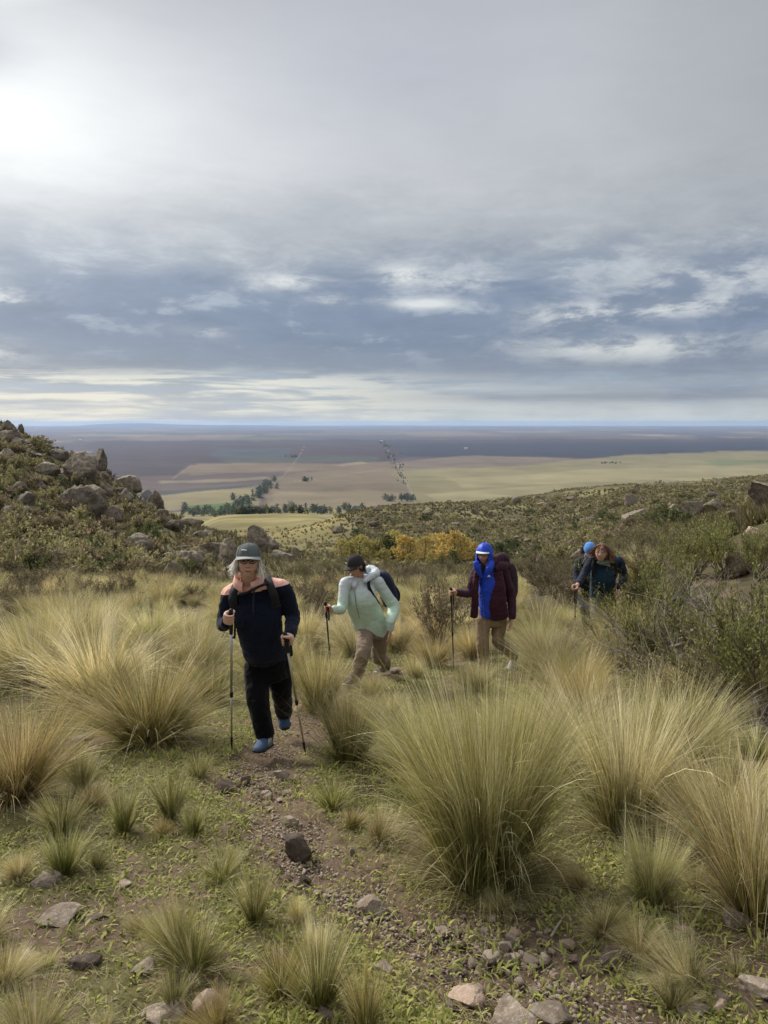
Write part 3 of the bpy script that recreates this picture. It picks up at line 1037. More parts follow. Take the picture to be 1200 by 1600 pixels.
# ------------------------------------------------------------------ grass
def blade_geo(rng, n, H, base_r, spread, droop, lean, width, segs, cols, tipbias=0.0, lenvar=.5):
    """n ribbons that rise from a tight base and arc outwards; returns vertices, triangles, colours"""
    u = rng.random(n)
    br = base_r * np.sqrt(u)
    bp = rng.uniform(0, 2 * np.pi, n)
    # blades hang together in locks
    nl = max(10, n // 13)
    lk_u = np.sqrt(rng.random(nl))
    lk_p = rng.uniform(0, 2 * np.pi, nl)
    lx, ly = lk_u * np.cos(lk_p), lk_u * np.sin(lk_p)
    bx, by = br / base_r * np.cos(bp), br / base_r * np.sin(bp)
    lk = np.argmin((bx[:, None] - lx[None]) ** 2 + (by[:, None] - ly[None]) ** 2, 1)
    lr1, lr2 = rng.random(nl), rng.random(nl)
    lph, ltl, ldr = rng.normal(0, .34, nl), rng.normal(1, .30, nl), rng.normal(1, .38, nl)
    lln, lcol = rng.normal(1, .13, nl), rng.uniform(.60, 1.40, nl)
    ph = lk_p[lk] + lph[lk] + rng.normal(0, .09, n)
    k = br / base_r
    tilt = spread * lk_u[lk] * (.35 + .55 * lr1[lk]) * np.clip(ltl[lk], .3, 1.8) + rng.normal(.05, .035, n)
    dr = droop * (.30 + 1.2 * lr2[lk] ** 1.8) * (.35 + .65 * k) * np.clip(ldr[lk], .2, 2) * rng.normal(1, .10, n)
    skirt = rng.random(n) < .20                      # short drooping thatch round the foot
    br = np.where(skirt, base_r * (.75 + .35 * rng.random(n)), br)
    tilt = np.where(skirt, rng.uniform(.55, 1.35, n), tilt)
    dr = np.where(skirt, rng.uniform(.3, 1.2, n), dr)
    far_ = rng.random(n) < .05                       # stray blades flop right over
    dr = np.where(far_, dr + rng.uniform(.5, 1.4, n), dr)
    L = H * (1 - lenvar + lenvar * 1.15 * rng.beta(2.2, 1.6, n)) * (1 + .12 * k) * lln[lk]
    L = np.where(skirt, H * rng.uniform(.25, .62, n), L)
    kink = (rng.random(n) < .07) * rng.uniform(.4, 1.6, n)
    kat = rng.uniform(.35, .8, n)
    s = np.linspace(0, 1, segs + 1)
    th = tilt[:, None] + dr[:, None] * s[None] ** 1.7
    th = th + kink[:, None] * (s[None] > kat[:, None])
    wob = rng.normal(0, .06, (n, 1)) * s[None] * 2
    D = np.stack([np.sin(th) * np.cos(ph[:, None] + wob), np.sin(th) * np.sin(ph[:, None] + wob), np.cos(th)], -1)
    ln = ((rng.normal(1, .32, nl)[lk] + rng.normal(0, .08, n))[:, None, None] * np.array([lean[0], lean[1], 0.0])[None, None]) * (s[None, :, None] ** 1.1)
    D = D + ln
    D /= np.linalg.norm(D, axis=-1, keepdims=True)
    st = (L / segs)[:, None, None]
    pos = np.zeros((n, segs + 1, 3))
    pos[:, 0, 0], pos[:, 0, 1] = br * np.cos(bp), br * np.sin(bp)
    pos[:, 1:] = pos[:, :1] + np.cumsum((D[:, :-1] + D[:, 1:]) * .5 * st, 1)
    pos[:, :, 2] = np.maximum(pos[:, :, 2], .006 + .02 * s[None] * rng.random((n, 1)))
    rv = rng.normal(size=(n, 1, 3))
    side = np.cross(D, np.broadcast_to(rv, D.shape))
    side /= np.linalg.norm(side, axis=-1, keepdims=True) + 1e-9
    w = width * (.6 + .8 * rng.random((n, 1))) * (1 - s[None, :-1] ** 1.5 * .8)
    Lf = pos[:, :-1] - side[:, :-1] * w[..., None] * .5
    Rt = pos[:, :-1] + side[:, :-1] * w[..., None] * .5
    V = np.concatenate([np.stack([Lf, Rt], 2).reshape(n, 2 * segs, 3), pos[:, -1:]], 1)
    tr = []
    for q in range(segs - 1):
        a = 2 * q
        tr += [(a, a + 1, a + 3), (a, a + 3, a + 2)]
    tr.append((2 * segs - 2, 2 * segs - 1, 2 * segs))
    nv = 2 * segs + 1
    T = (np.array(tr)[None] + (np.arange(n) * nv)[:, None, None]).reshape(-1, 3)
    # colour along the blade: green sheath, straw tip; some blades dead from end to end
    pr = np.array([c[2] for c in cols], float)
    ty = rng.choice(len(cols), n, p=pr / pr.sum())
    ty = np.where(rng.random(n) < .75, rng.choice(len(cols), nl, p=pr / pr.sum())[lk], ty)
    dead = skirt & (rng.random(n) < .55)
    ca = np.array([c[0] for c in cols])[ty]
    cb = np.array([c[1] for c in cols])[ty]
    mid = np.clip(rng.normal(.62 - tipbias, .16, (n, 1)), .1, 1)
    f = sst(s[None], mid - .4, mid + .4)
    f = np.clip(f, 0, 1)
    ca = np.where(dead[:, None], np.array([(.24, .18, .10)]), ca)
    cb = np.where(dead[:, None], np.array([(.42, .35, .20)]), cb)
    cs = ca[:, None] * (1 - f[..., None]) + cb[:, None] * f[..., None]
    cs = cs * (.72 + .56 * rng.random((n, 1, 1))) * lcol[lk][:, None, None]
    C = np.concatenate([np.repeat(cs[:, :-1], 2, 1), cs[:, -1:]], 1)
    return V.reshape(-1, 3), T, C.reshape(-1, 3)


GRN, OLV, STR, PAL, RED = (.150, .168, .032), (.245, .225, .060), (.56, .475, .205), (.84, .76, .49), (.22, .135, .068)
MIXED = [(GRN, STR, 2.6), (OLV, STR, 3), (OLV, PAL, 2.6), (STR, PAL, 1.0), (RED, STR, 1.0)]
GREEN = [(GRN, OLV, 3), (GRN, STR, 3), (OLV, PAL, 2), (STR, PAL, .5)]
DRY = [(OLV, STR, 2), (STR, PAL, 2), (RED, STR, 2), (GRN, STR, 1), (OLV, PAL, 2)]
PALE = [(OLV, PAL, 3), (STR, PAL, 3), (GRN, STR, 2)]
SMALL = [((.12, .15, .035), (.20, .21, .07), 3), (GRN, STR, 2), (OLV, PAL, 1.5)]

M_GRASS = attr_mat('tussock_blades', .55, (0, 1), 0, 1, .25, trans=.25, objvar=.20, hue=True)
M_MOSS = attr_mat('short_grass', .7, (0, 1), 0, 1, .2, trans=.25)

W = (-.28, .05)   # the wind
PROTO = {}
_def = {
    'great': (7600, 1.10, .26, .44, .95, (-.12, .0), .0033, 8, MIXED, .02),
    'round': (3400, 1.0, .15, 1.0, .75, (-.10, .02), .0036, 6, MIXED, .0),
    'roundb': (3000, 1.0, .15, .9, .8, (-.22, .04), .0036, 6, DRY, .08),
    'windy': (2600, 1.0, .15, .75, .95, (-.26, .06), .0038, 6, PALE, .1),
    'windyb': (2600, 1.0, .15, .8, .8, (-.22, -.04), .0038, 6, MIXED, .05),
    'windyc': (2400, 1.0, .14, .7, 1.0, (-.30, .0), .0038, 6, DRY, .12),
    'rightward': (2800, 1.0, .14, .6, .6, (.16, .0), .0034, 6, DRY, .06),
    'upright': (2600, 1.0, .15, .5, .55, (-.06, .0), .0034, 6, PALE, .06),
    'uprightb': (2400, 1.0, .14, .55, .6, (.05, .03), .0034, 6, MIXED, .02),
    'green': (1500, 1.0, .14, .85, .6, (-.10, .02), .0048, 5, GREEN, -.05),
    'greenb': (1300, 1.0, .12, .65, .5, (.08, .02), .0048, 5, GREEN, -.02),
    'wide': (1700, 1.0, .17, 1.15, .55, (.0, .0), .0046, 5, GREEN, .02),
}


def proto(k):
    if k not in PROTO:
        d = _def[k]
        rng = np.random.default_rng(sum(map(ord, k)))
        V, T, C = blade_geo(rng, d[0], d[1], d[2], d[3], d[4], d[5], d[6], d[7], d[8], d[9])
        PROTO[k] = bulk('grass_tussock', V, T, M_GRASS, C)
    return PROTO[k]


SPOTS = []


def tussock(x, y, h, wscale, kind, label, group=None, rot=None, rng=None):
    o = link('grass_tussock', proto(kind))
    o.location = (x, y, float(terr(x, y)) - 0.02)
    hh = h / 1.0
    o.scale = (hh * wscale, hh * wscale, hh)
    o.rotation_euler = (0, 0, rot if rot is not None else 0)
    tag(o, label, 'grass tussock', group)
    SPOTS.append((x, y, .30 * h * wscale))
    return o


def tussock_px(px, py, top, ws, kind, label, rot=0.0, group=None, k=.84):
    p = at(px, py)
    ztop = P(px, top, p[1])[2]
    return tussock(p[0], p[1], max(.08, (ztop - p[2])) * k, ws, kind, label, group, rot)


BIG = [
    (755, 1376, 1040, .72, 'great', 'great olive and straw tussock in the right foreground, the biggest of all', 0.0),
    (972, 1290, 1030, 1.0, 'upright', 'tall pale tussock behind and right of the great foreground tussock', 0.3),
    (1060, 1215, 1020, 1.0, 'rightward', 'tall tussock in front of the dead brushwood, blades leaning right', 0.0),
    (905, 1215, 1030, 1.05, 'windy', 'pale feathery tussock rising behind the great foreground tussock', 0.2),
    (800, 1180, 1066, 1.0, 'upright', 'pale tussock hiding the shins of the woman in the blue hood', 0.1),
    (1195, 1440, 1130, .95, 'rightward', 'reddish straw tussock standing at the right edge of the picture', 0.3),
    (1120, 1330, 1130, 1.0, 'roundb', 'dark based reddish tussock left of the one at the right edge', 0.5),
    (1018, 1408, 1262, .85, 'upright', 'small pale tussock alone on the turf in the right foreground', 1.2),
    (548, 1190, 1040, .95, 'uprightb', 'slender straw tussock right of the second trekking pole', 0.0),
    (645, 1200, 1080, 1.0, 'windy', 'feathery tussock left of the great foreground tussock', 0.0),
    (610, 1130, 1062, 1.0, 'windyb', 'tussock around the boots of the woman in mint', 0.3),
    (232, 1160, 985, 1.12, 'round', 'great round olive tussock left of the first trekking pole', 0.4),
    (150, 1105, 945, 1.2, 'windy', 'wind swept pale tussock behind the great round olive one', 0.0),
    (50, 1070, 930, 1.2, 'windyb', 'wind swept tussock at the left edge of the field', 0.1),
    (20, 1248, 1060, 1.0, 'roundb', 'reddish straw tussock cut by the left edge', 0.7),
    (95, 1298, 1212, .95, 'green', 'small bright green tussock on the left turf', 0.0),
    (193, 1300, 1205, .62, 'greenb', 'narrow upright tussock between two small green ones', 0.6),
    (268, 1278, 1180, .8, 'greenb', 'pale leaning tussock left of the path bend', 2.6),
    (303, 1302, 1240, .85, 'greenb', 'short straw tussock next to the path bend', 0.2),
    (520, 1262, 1198, 1.0, 'green', 'small green tussock on the right side of the path', 1.4),
    (398, 1440, 1335, .75, 'greenb', 'slanting pale tussock left of the dark rounded stone', 2.9),
    (302, 1512, 1412, 1.1, 'wide', 'wide round tussock alone on the turf in the lower left', 0.3),
    (498, 1570, 1408, .75, 'greenb', 'bright green upright tussock at the bottom left of the path', 0.9),
    (440, 1555, 1440, .8, 'green', 'leaning green tussock beside the bright green upright one', 2.0),
    (570, 1612, 1470, .6, 'greenb', 'tall thin tussock cut by the bottom edge', 2.2),
    (45, 1640, 1510, .9, 'roundb', 'reddish dry tussock in the lower left corner', 0.2),
    (-20, 1470, 1390, .9, 'windy', 'pale tussock leaning in from the left edge', 2.4),
    (28, 1372, 1312, .8, 'roundb', 'small brown tussock beside the grey flat stone', 1.0),
    (128, 1235, 1160, .9, 'greenb', 'thin tussock in the moss below the grey stone', 0.4),
    (310, 1215, 1160, .8, 'green', 'low tussock under the great round olive one', 1.5),
    (330, 1095, 1010, .9, 'green', 'green tussock behind the first trekking pole', 0.2),
    (300, 1030, 950, 1.0, 'windyb', 'straw tussock left of the navy sleeve', 0.2),
    (500, 1110, 985, .9, 'uprightb', 'straw tussock between the woman in pink and the woman in mint', 0.1),
    (475, 1020, 925, 1.0, 'windyb', 'straw tussock behind the elbow of the woman in pink', 0.5),
    (845, 1010, 922, 1.25, 'round', 'round green dome tussock between the blue hood and the rear hikers', 0.8),
    (655, 985, 905, 1.1, 'windyb', 'straw tussock right of the navy rucksack', 0.0),
    (1000, 905, 843, 1.0, 'windy', 'pale glowing tussock right of the reddish haired woman', 0.0),
    (1055, 1090, 1010, .9, 'windyc', 'dry tussock under the green shrubs on the right', 0.4),
]
for a in BIG:
    tussock_px(a[0], a[1], a[2], a[3], a[4], a[5], a[6])

# the dense field of tussocks
FIGS = [(-.98, 5.5, .55), (-.32, 8.5, .7), (1.25, 9.1, .7), (3.3, 10.8, .75), (3.3, 11.7, .6), (-.4, 5.2, .45), (.45, 7.0, .25)]
_rng = np.random.default_rng(11)
cand = []
for k in range(60000):
    if len(cand) > 1500:
        break
    y = 5.6 + 46 * _rng.random() ** .62
    x = _rng.uniform(-.62, .62) * y
    px, py = project(x, y, float(terr(x, y)))
    if y > 29 and px < 440:
        continue
    if px > 820 and (y > 15 or y < 6.6):
        continue
    if px > 1020 and y > 7.3:
        continue
    if py > 1100 and px < 700:
        continue
    if y > 30 and 330 < px < 820 and _rng.random() < (.2 if y < 42 else .4):
        continue
    if abs(px - 800) < 130 and y > 22 and _rng.random() < .6:
        continue
    r = np.hypot(x, y)
    h = _rng.uniform(.44, .86) * (1 - .22 * (y > 12)) * (1 + (.12 if px < 420 else 0))
    sp = (.84 if y < 13 else .68) + .012 * y
    if y < 9.2 and (500 < px < 650 or 690 < px < 840):
        h *= .5
    if 9.2 < y < 10.9 and 850 < px < 960:
        h *= .6
    if any((x - q[0]) ** 2 + (y - q[1]) ** 2 < (sp + .3 * q[2]) ** 2 for q in SPOTS) or any((x - q[0]) ** 2 + (y - q[1]) ** 2 < q[2] ** 2 for q in FIGS):
        continue
    if y < 9.5 and pathdist(x, y) < .42:
        continue
    if any((x - q[0]) ** 2 + (y - q[1]) ** 2 < sp ** 2 for q in cand[-400:]):
        continue
    cand.append((x, y, h, px, py))
cand.sort(key=lambda q: q[1])
REG = [(lambda px, py: px < 345 and py > 985, 'tussock in the front rows of the left field'),
       (lambda px, py: px < 345 and py > 930, 'tussock in the middle rows of the left field'),
       (lambda px, py: px < 345, 'tussock in the far rows of the left field below the rocks'),
       (lambda px, py: px < 640, 'tussock in the grass around and behind the woman in mint'),
       (lambda px, py: px < 830, 'tussock in the grass around and behind the blue hood'),
       (lambda px, py: True, 'tussock in the grass around the rear hikers and green shrubs')]
KK = ['windy', 'windyb', 'windyc', 'roundb', 'round', 'windy', 'upright', 'round', 'roundb']
ADJ = {'windy': 'pale wind swept', 'windyb': 'olive wind swept', 'windyc': 'dry brown wind swept', 'roundb': 'reddish round', 'upright': 'pale upright', 'round': 'olive round'}
NIND = 300 - len(BIG)
for k, (x, y, h, px, py) in enumerate(cand[:NIND]):
    lab = next(l for f, l in REG if f(px, py))
    kd = KK[int(_rng.integers(0, len(KK)))] if y < 14 else ['round', 'roundb', 'windyc', 'windyb'][int(_rng.integers(0, 4))]
    lab = ADJ[kd] + ' ' + lab
    tussock(x, y, h, _rng.uniform(.85, 1.2), kd, lab, lab.replace('tussock', 'tussocks', 1), rot=_rng.normal(0, .45) + (0 if px < 900 else .5))
# the far rows of the same field, past counting
VV, TT, CC, off = [], [], [], 0
VAR = []
for k in range(14):
    kd = KK[k % len(KK)]
    d = _def[kd]
    VAR.append(blade_geo(np.random.default_rng(300 + k), 120, 1.0, d[2], d[3] * .9, d[4], d[5], .010, 3, d[8], d[9] + .1))
for (x, y, h, px, py) in cand[NIND:]:
    v, t, c = VAR[int(_rng.integers(0, len(VAR)))]
    a = _rng.normal(0, .5)
    ca, sa = math.cos(a), math.sin(a)
    w = h * _rng.uniform(.9, 1.3) * (1.0 + .008 * y)
    VV.append(np.stack([(v[:, 0] * ca - v[:, 1] * sa) * w + x, (v[:, 0] * sa + v[:, 1] * ca) * w + y, v[:, 2] * h + float(terr(x, y)) - .02], 1))
    TT.append(t + off)
    CC.append(c * _rng.uniform(.55, .95))
    off += len(v)
if VV:
    tag(link('distant_grass', bulk('distant_grass', np.concatenate(VV), np.concatenate(TT), M_GRASS, np.concatenate(CC))), kind='stuff')


# short green turf and herbs in the foreground
def build_turf():
    rng = np.random.default_rng(21)
    n = 520000
    r = 1.7 + 13.3 * rng.random(n) ** 1.45
    a = rng.uniform(-.60, .60, n)
    x, y = np.sin(a) * r, np.cos(a) * r
    dist = pathdist(x, y)
    dens = .18 + .82 * sst(n2(x, y, 1.1, 4, 11.0) + .55 * n2(x, y, 5.0, 3, 2.0), -.42, .35)
    dens *= .10 + .90 * sst(dist + .2 * n2(x, y, 1.3, 4, 1.0) + .1 * n2(x, y, 6.0, 3, 4.0), .17, .42)
    keep = rng.random(n) < dens
    x, y, r = x[keep], y[keep], r[keep]
    n = len(x)
    z = terr(x, y) - .012
    hgt = (.010 + .030 * rng.random(n) ** 2.4) * (1 + .7 * sst(n2(x, y, 2.2, 3, 6.0), 0, .6))
    ph = rng.uniform(0, 6.28, n)
    tl = rng.uniform(.2, 1.35, n)
    wd = rng.uniform(.0025, .0065, n) * (1 + .05 * r)
    d = np.stack([np.sin(tl) * np.cos(ph), np.sin(tl) * np.sin(ph), np.cos(tl)], 1)
    s = np.stack([-np.sin(ph + rng.normal(0, .4, n)), np.cos(ph), np.zeros(n)], 1) * wd[:, None]
    b = np.stack([x, y, z], 1)
    L = (hgt * 1.25)[:, None]
    m = b + d * L * .6 + np.array([0, 0, .003])
    tip = b + d * L + np.stack([np.cos(ph), np.sin(ph), -.3 * np.ones(n)], 1) * L * .25
    V = np.stack([b, m - s, m + s, tip], 1).reshape(-1, 3)
    T = (np.array([(0, 2, 1), (1, 2, 3)])[None] + (np.arange(n) * 4)[:, None, None]).reshape(-1, 3)
    g = np.array([[.27, .285, .065], [.37, .35, .105], [.19, .215, .05], [.35, .30, .13]])
    pr = rng.choice(4, n, p=[.4, .25, .2, .15])
    c = g[pr] * (.75 + .5 * rng.random((n, 1))) * (1 + .25 * n2(x, y, 1.7, 3, 9.0))[:, None]
    C = np.repeat(c, 4, 0)
    tag(link('short_grass', bulk('short_grass', V, T, M_MOSS, C)), kind='stuff')
    # dry stalks and shed blades lying about
    n = 90000
    r = 1.7 + 8.3 * rng.random(n) ** 1.2
    a = rng.uniform(-.60, .60, n)
    x, y = np.sin(a) * r, np.cos(a) * r
    keep = rng.random(n) < (.25 + .75 * sst(n2(x, y, 1.6, 3, 15.0), -.3, .4)) * (.35 + .65 * sst(pathdist(x, y), .1, .4))
    x, y, r = x[keep], y[keep], r[keep]
    n = len(x)
    ph = rng.uniform(0, 6.28, n)
    L = rng.uniform(.02, .085, n)[:, None]
    d = np.stack([np.cos(ph), np.sin(ph), rng.normal(.12, .16, n)], 1)
    s = np.stack([-np.sin(ph), np.cos(ph), 0 * ph], 1) * (.0011 * (1 + .10 * r))[:, None]
    b = np.stack([x, y, terr(x, y) + rng.uniform(-.012, .014, n)], 1)
    V = np.stack([b - s, b + s, b + d * L], 1).reshape(-1, 3)
    T = (np.arange(n) * 3)[:, None] + np.array([[0, 1, 2]])
    g = np.array([[.34, .28, .16], [.24, .18, .10], [.17, .115, .07], [.42, .36, .23]])
    C = np.repeat(g[rng.integers(0, 4, n)] * rng.uniform(.7, 1.2, (n, 1)), 3, 0)
    tag(link('dry_grass_litter', bulk('dry_grass_litter', V, T, M_MOSS, C)), kind='stuff')


build_turf()


# ------------------------------------------------------------------ shrubs
def tube_geo(path, rad, sides=4):
    path = np.asarray(path)
    n = len(path)
    d = np.gradient(path, axis=0)
    d /= np.linalg.norm(d, axis=1)[:, None] + 1e-9
    ref = np.array([.3, .2, .9]) if abs(d[0][2]) < .8 else np.array([1., .1, 0])
    a = np.cross(d, ref)
    a /= np.linalg.norm(a, axis=1)[:, None] + 1e-9
    b = np.cross(d, a)
    an = np.arange(sides) / sides * 2 * np.pi
    V = path[:, None] + (a[:, None] * np.cos(an)[None, :, None] + b[:, None] * np.sin(an)[None, :, None]) * np.asarray(rad)[:, None, None]
    T = []
    for i in range(n - 1):
        for k in range(sides):
            k2 = (k + 1) % sides
            p, q, r_, s_ = i * sides + k, i * sides + k2, (i + 1) * sides + k2, (i + 1) * sides + k
            T += [(p, q, r_), (p, r_, s_)]
    return V.reshape(-1, 3), np.array(T)


def cat(parts):
    V, T, off = [], [], 0
    for v, t in parts:
        V.append(v)
        T.append(t + off)
        off += len(v)
    return np.concatenate(V), np.concatenate(T)


def shrub_geo(seed, H, Rr, nstem, ntwig, nleaf, leaf, flat=.0, up=.5, lean=(0, 0), thick=.012, start=.35):
    """stems fan out and fork into twigs; narrow leaves sit along the outer twigs"""
    rng = np.random.default_rng(seed)
    stems, tips = [], []
    for k in range(nstem):
        ph = rng.uniform(0, 6.283)
        tl = rng.uniform(.15, 1.0) * math.atan2(Rr, H) * 1.5
        L = math.hypot(H, Rr * math.sin(tl)) * rng.uniform(.6, .95)
        p = np.array([rng.normal(0, .05), rng.normal(0, .05), -.03])
        d = np.array([math.sin(tl) * math.cos(ph) + lean[0], math.sin(tl) * math.sin(ph) + lean[1], math.cos(tl)])
        pts = [p]
        for s in range(6):
            d = d + rng.normal(0, .16, 3) + np.array([0, 0, .05])
            d /= np.linalg.norm(d)
            pts.append(pts[-1] + d * L / 6)
        pts = np.array(pts)
        stems.append(tube_geo(pts, np.linspace(thick, thick * .3, 7), 4))
        for j in range(ntwig):
            f = rng.uniform(start, 1.0)
            i = min(int(f * 6), 5)
            q = pts[i] + (pts[i + 1] - pts[i]) * (f * 6 - i)
            dd = (pts[i + 1] - pts[i]) / (L / 6) + rng.normal(0, .55, 3) + np.array([0, 0, up])
            dd /= np.linalg.norm(dd)
            tl_ = L * rng.uniform(.16, .36)
            e = q + dd * tl_ + np.array([0, 0, .04 * tl_])
            mid = (q + e) / 2 + rng.normal(0, .03 * tl_, 3)
            tw = np.array([q, mid, e])
            stems.append(tube_geo(tw, [thick * .3, thick * .22, thick * .12], 3))
            tips.append(tw)
    leaves = []
    if nleaf:
        tips = np.array(tips)
        m = len(tips) * nleaf
        tt = np.repeat(tips, nleaf, 0)
        f = rng.uniform(.1, 1.05, (m, 1))
        pos = tt[:, 0] + (tt[:, 2] - tt[:, 0]) * f + rng.normal(0, .35 * leaf, (m, 3))
        d = (tt[:, 2] - tt[:, 0])
        d /= np.linalg.norm(d, axis=1)[:, None]
        d = d + rng.normal(0, .5, (m, 3)) + np.array([0, 0, .15])
        d /= np.linalg.norm(d, axis=1)[:, None]
        s = np.cross(d, rng.normal(size=(m, 3)))
        s /= np.linalg.norm(s, axis=1)[:, None] + 1e-9
        l = leaf * rng.uniform(.6, 1.3, (m, 1))
        w = l * rng.uniform(.14, .24, (m, 1))
        Vl = np.stack([pos, pos + d * l * .5 - s * w, pos + d * l * .5 + s * w, pos + d * l], 1).reshape(-1, 3)
        Tl = (np.array([(0, 2, 1), (1, 2, 3)])[None] + (np.arange(m) * 4)[:, None, None]).reshape(-1, 3)
        leaves = (Vl, Tl, m)
    return cat(stems), leaves


M_LEAF = attr_mat('shrub_leaves', .6, (0, 1), 0, 1, .25, trans=.38, objvar=.2)
M_WOOD = plain_mat('grey_dead_wood', (.27, .235, .20), .85, .15)
M_STEM = plain_mat('brown_stem', (.16, .13, .095), .9, .1)


def leafcol(rng, m, pal):
    pal = np.array(pal)
    c = pal[rng.integers(0, len(pal), m)] * rng.uniform(.6, 1.4, (m, 1)) * 1.1
    return np.repeat(c, 4, 0)


PG = [(.17, .19, .05), (.23, .23, .07), (.14, .16, .045), (.27, .25, .10)]
PO = [(.19, .175, .075), (.23, .20, .095), (.14, .14, .06), (.27, .23, .125)]
PB = [(.165, .125, .075), (.21, .165, .10), (.135, .12, .06), (.13, .105, .065)]
PD = [(.07, .085, .032), (.095, .105, .04), (.065, .07, .03)]


class Shrub:
    def __init__(self, name, seed, pal, wood=None, **kw):
        st, lv = shrub_geo(seed, **kw)
        self.name = name
        self.st = bulk('stems', st[0], st[1], wood or M_STEM)
        self.lv = bulk('foliage', lv[0], lv[1], M_LEAF, leafcol(np.random.default_rng(seed), lv[2], pal), False) if lv else None

    def put(self, x, y, s, label, group=None, rot=0.0, sz=None, tilt=0.0, cat_='shrub', dz=-.03, name=None):
        o = link(name or self.name, None)
        o.location = (x, y, float(terr(x, y)) + dz)
        o.rotation_euler = (0, tilt, rot)
        o.scale = (s, s, sz or s)
        tag(o, label, cat_, group)
        link('stems', self.st, o)
        if self.lv:
            link('foliage', self.lv, o)
        return o


S_GREEN = [Shrub('broom_shrub', 400 + k, PG, None, H=1.0, Rr=.75, nstem=22, ntwig=14, nleaf=17, leaf=.035, up=.7, start=.45) for k in range(3)]
S_OLIVE = [Shrub('low_shrub', 410 + k, PO if k else PG + PO, None, H=1.0, Rr=.95, nstem=20, ntwig=13, nleaf=14, leaf=.038, up=.4) for k in range(2)]
S_DEAD = [Shrub('dead_brushwood', 420 + k, PO, M_WOOD, H=.9, Rr=1.2, nstem=26, ntwig=13, nleaf=0, leaf=.03, up=.1, thick=.011, start=.2) for k in range(2)]
S_BROWN = [Shrub('twiggy_shrub', 430 + k, PB, None, H=1.0, Rr=.8, nstem=18, ntwig=14, nleaf=14, leaf=.045, up=.5, thick=.010) for k in range(2)]
S_FAR = [Shrub('hill_shrub', 440 + k, ([tuple(1.3 * v for v in c) for c in (PB, PO, PD, PO, PB)[k]]), None, H=1.0, Rr=1.05, nstem=9, ntwig=7, nleaf=12, leaf=.17, up=.4, thick=.02) for k in range(5)]


def shrub_px(S_, px, py, top, ws, label, rot=0.0, tilt=0.0, group=None, rmin=0.0, name=None):
    p = at(px, py, rmin)
    h = max(.15, P(px, top, p[1])[2] - p[2])
    return S_.put(p[0], p[1], h * ws, label, group, rot, h, tilt, name=name)


for a in [
    (S_GREEN[0], 962, 1008, 872, .85, 'bright green broom shrub in front of the reddish haired woman', 0.4, 0),
    (S_GREEN[1], 1035, 1010, 852, .9, 'green broom shrub right of the reddish haired woman', 1.4, 0),
    (S_GREEN[2], 1000, 1052, 925, 1.0, 'olive broom shrub at the feet of the reddish haired woman', 2.0, 0),
    (S_GREEN[0], 1165, 1090, 880, .95, 'big green broom shrub at the right edge below the dead brushwood', 2.9, 0),
    (S_GREEN[1], 1215, 1130, 920, 1.0, 'dark green broom shrub cut by the right edge', 4.0, 0),
    (S_OLIVE[1], 1120, 1120, 985, 1.25, 'dark olive shrub behind the tall straw tussocks at the right', 0.8, 0),
    (S_OLIVE[0], 1075, 1060, 950, 1.1, 'twiggy olive shrub under the brushwood tangle', 1.9, 0),
    (S_GREEN[2], 1130, 905, 800, 1.0, 'green shrub below the boulder group on the right hillside', 0.2, 0),
    (S_GREEN[0], 1085, 905, 812, 1.0, 'green shrub left of the pinkish pale rock', 3.3, 0),
    (S_OLIVE[0], 1050, 880, 815, 1.3, 'olive shrub under the sloping boulder on the right', 0.9, 0),
    (S_OLIVE[1], 1010, 862, 820, 1.3, 'dark olive shrub under the long flat slab', 0.3, 0),
    (S_OLIVE[1], 960, 878, 836, 1.2, 'brown olive shrub behind the reddish haired woman', 2.3, 0),
    (S_BROWN[0], 1010, 905, 850, 1.2, 'brown twiggy shrub right of the pale glowing tussock', 1.0, 0),
    (S_GREEN[1], 1190, 905, 815, 1.0, 'leafy shrub in front of the big grey outcrop at the right edge', 5.0, 0),
    (S_DEAD[0], 1100, 1075, 925, 1.15, 'tangle of dead grey brushwood in the middle of the right shrubs', 0.5, 0),
    (S_DEAD[1], 1190, 1040, 860, 1.1, 'dead grey brushwood hanging over the lichen covered boulder', 2.5, 0),
    (S_DEAD[0], 1180, 1150, 1050, 1.0, 'dead branches low at the right edge beside the straw tussock', 3.9, 0),
    (S_DEAD[1], 1050, 1045, 925, .9, 'dead twigs between the two green broom shrubs', 0.0, 0),
    (S_BROWN[0], 690, 1010, 898, .8, 'bare brown twiggy shrub left of the burgundy sleeve', 0.0, 0),
    (S_BROWN[1], 730, 985, 905, .8, 'brown twiggy shrub behind the pole of the woman in the blue hood', 1.1, 0),
    (S_BROWN[1], 850, 930, 868, 1.2, 'greyish twiggy shrub right of the burgundy rucksack', 2.1, 0),
    (S_BROWN[0], 885, 950, 880, 1.0, 'brown twiggy shrub left of the rear hikers', 3.1, 0),
    (S_OLIVE[1], 820, 905, 868, 1.5, 'low olive shrub behind the burgundy rucksack', 0.2, 0),
    (S_BROWN[0], 105, 960, 912, 1.1, 'dark twiggy shrub in the left field', 0.5, 0),
    (S_BROWN[1], 20, 950, 900, 1.2, 'dark brown shrub at the left edge of the field', 1.5, 0),
    (S_BROWN[0], 60, 925, 878, 1.3, 'dark brown shrub at the upper edge of the left field', 2.5, 0),
    (S_OLIVE[1], 520, 902, 872, 1.6, 'low dark shrub left of the dark cap', 0.4, 0),
    (S_OLIVE[0], 470, 905, 876, 1.6, 'low olive shrub right of the pink shoulder', 1.2, 0),
    (S_BROWN[1], 640, 905, 880, 1.5, 'low brown shrub behind the navy rucksack', 0.9, 0),
    (S_OLIVE[1], 700, 900, 872, 1.6, 'low dark shrub left of the blue hood', 2.2, 0),
]:
    shrub_px(*a)
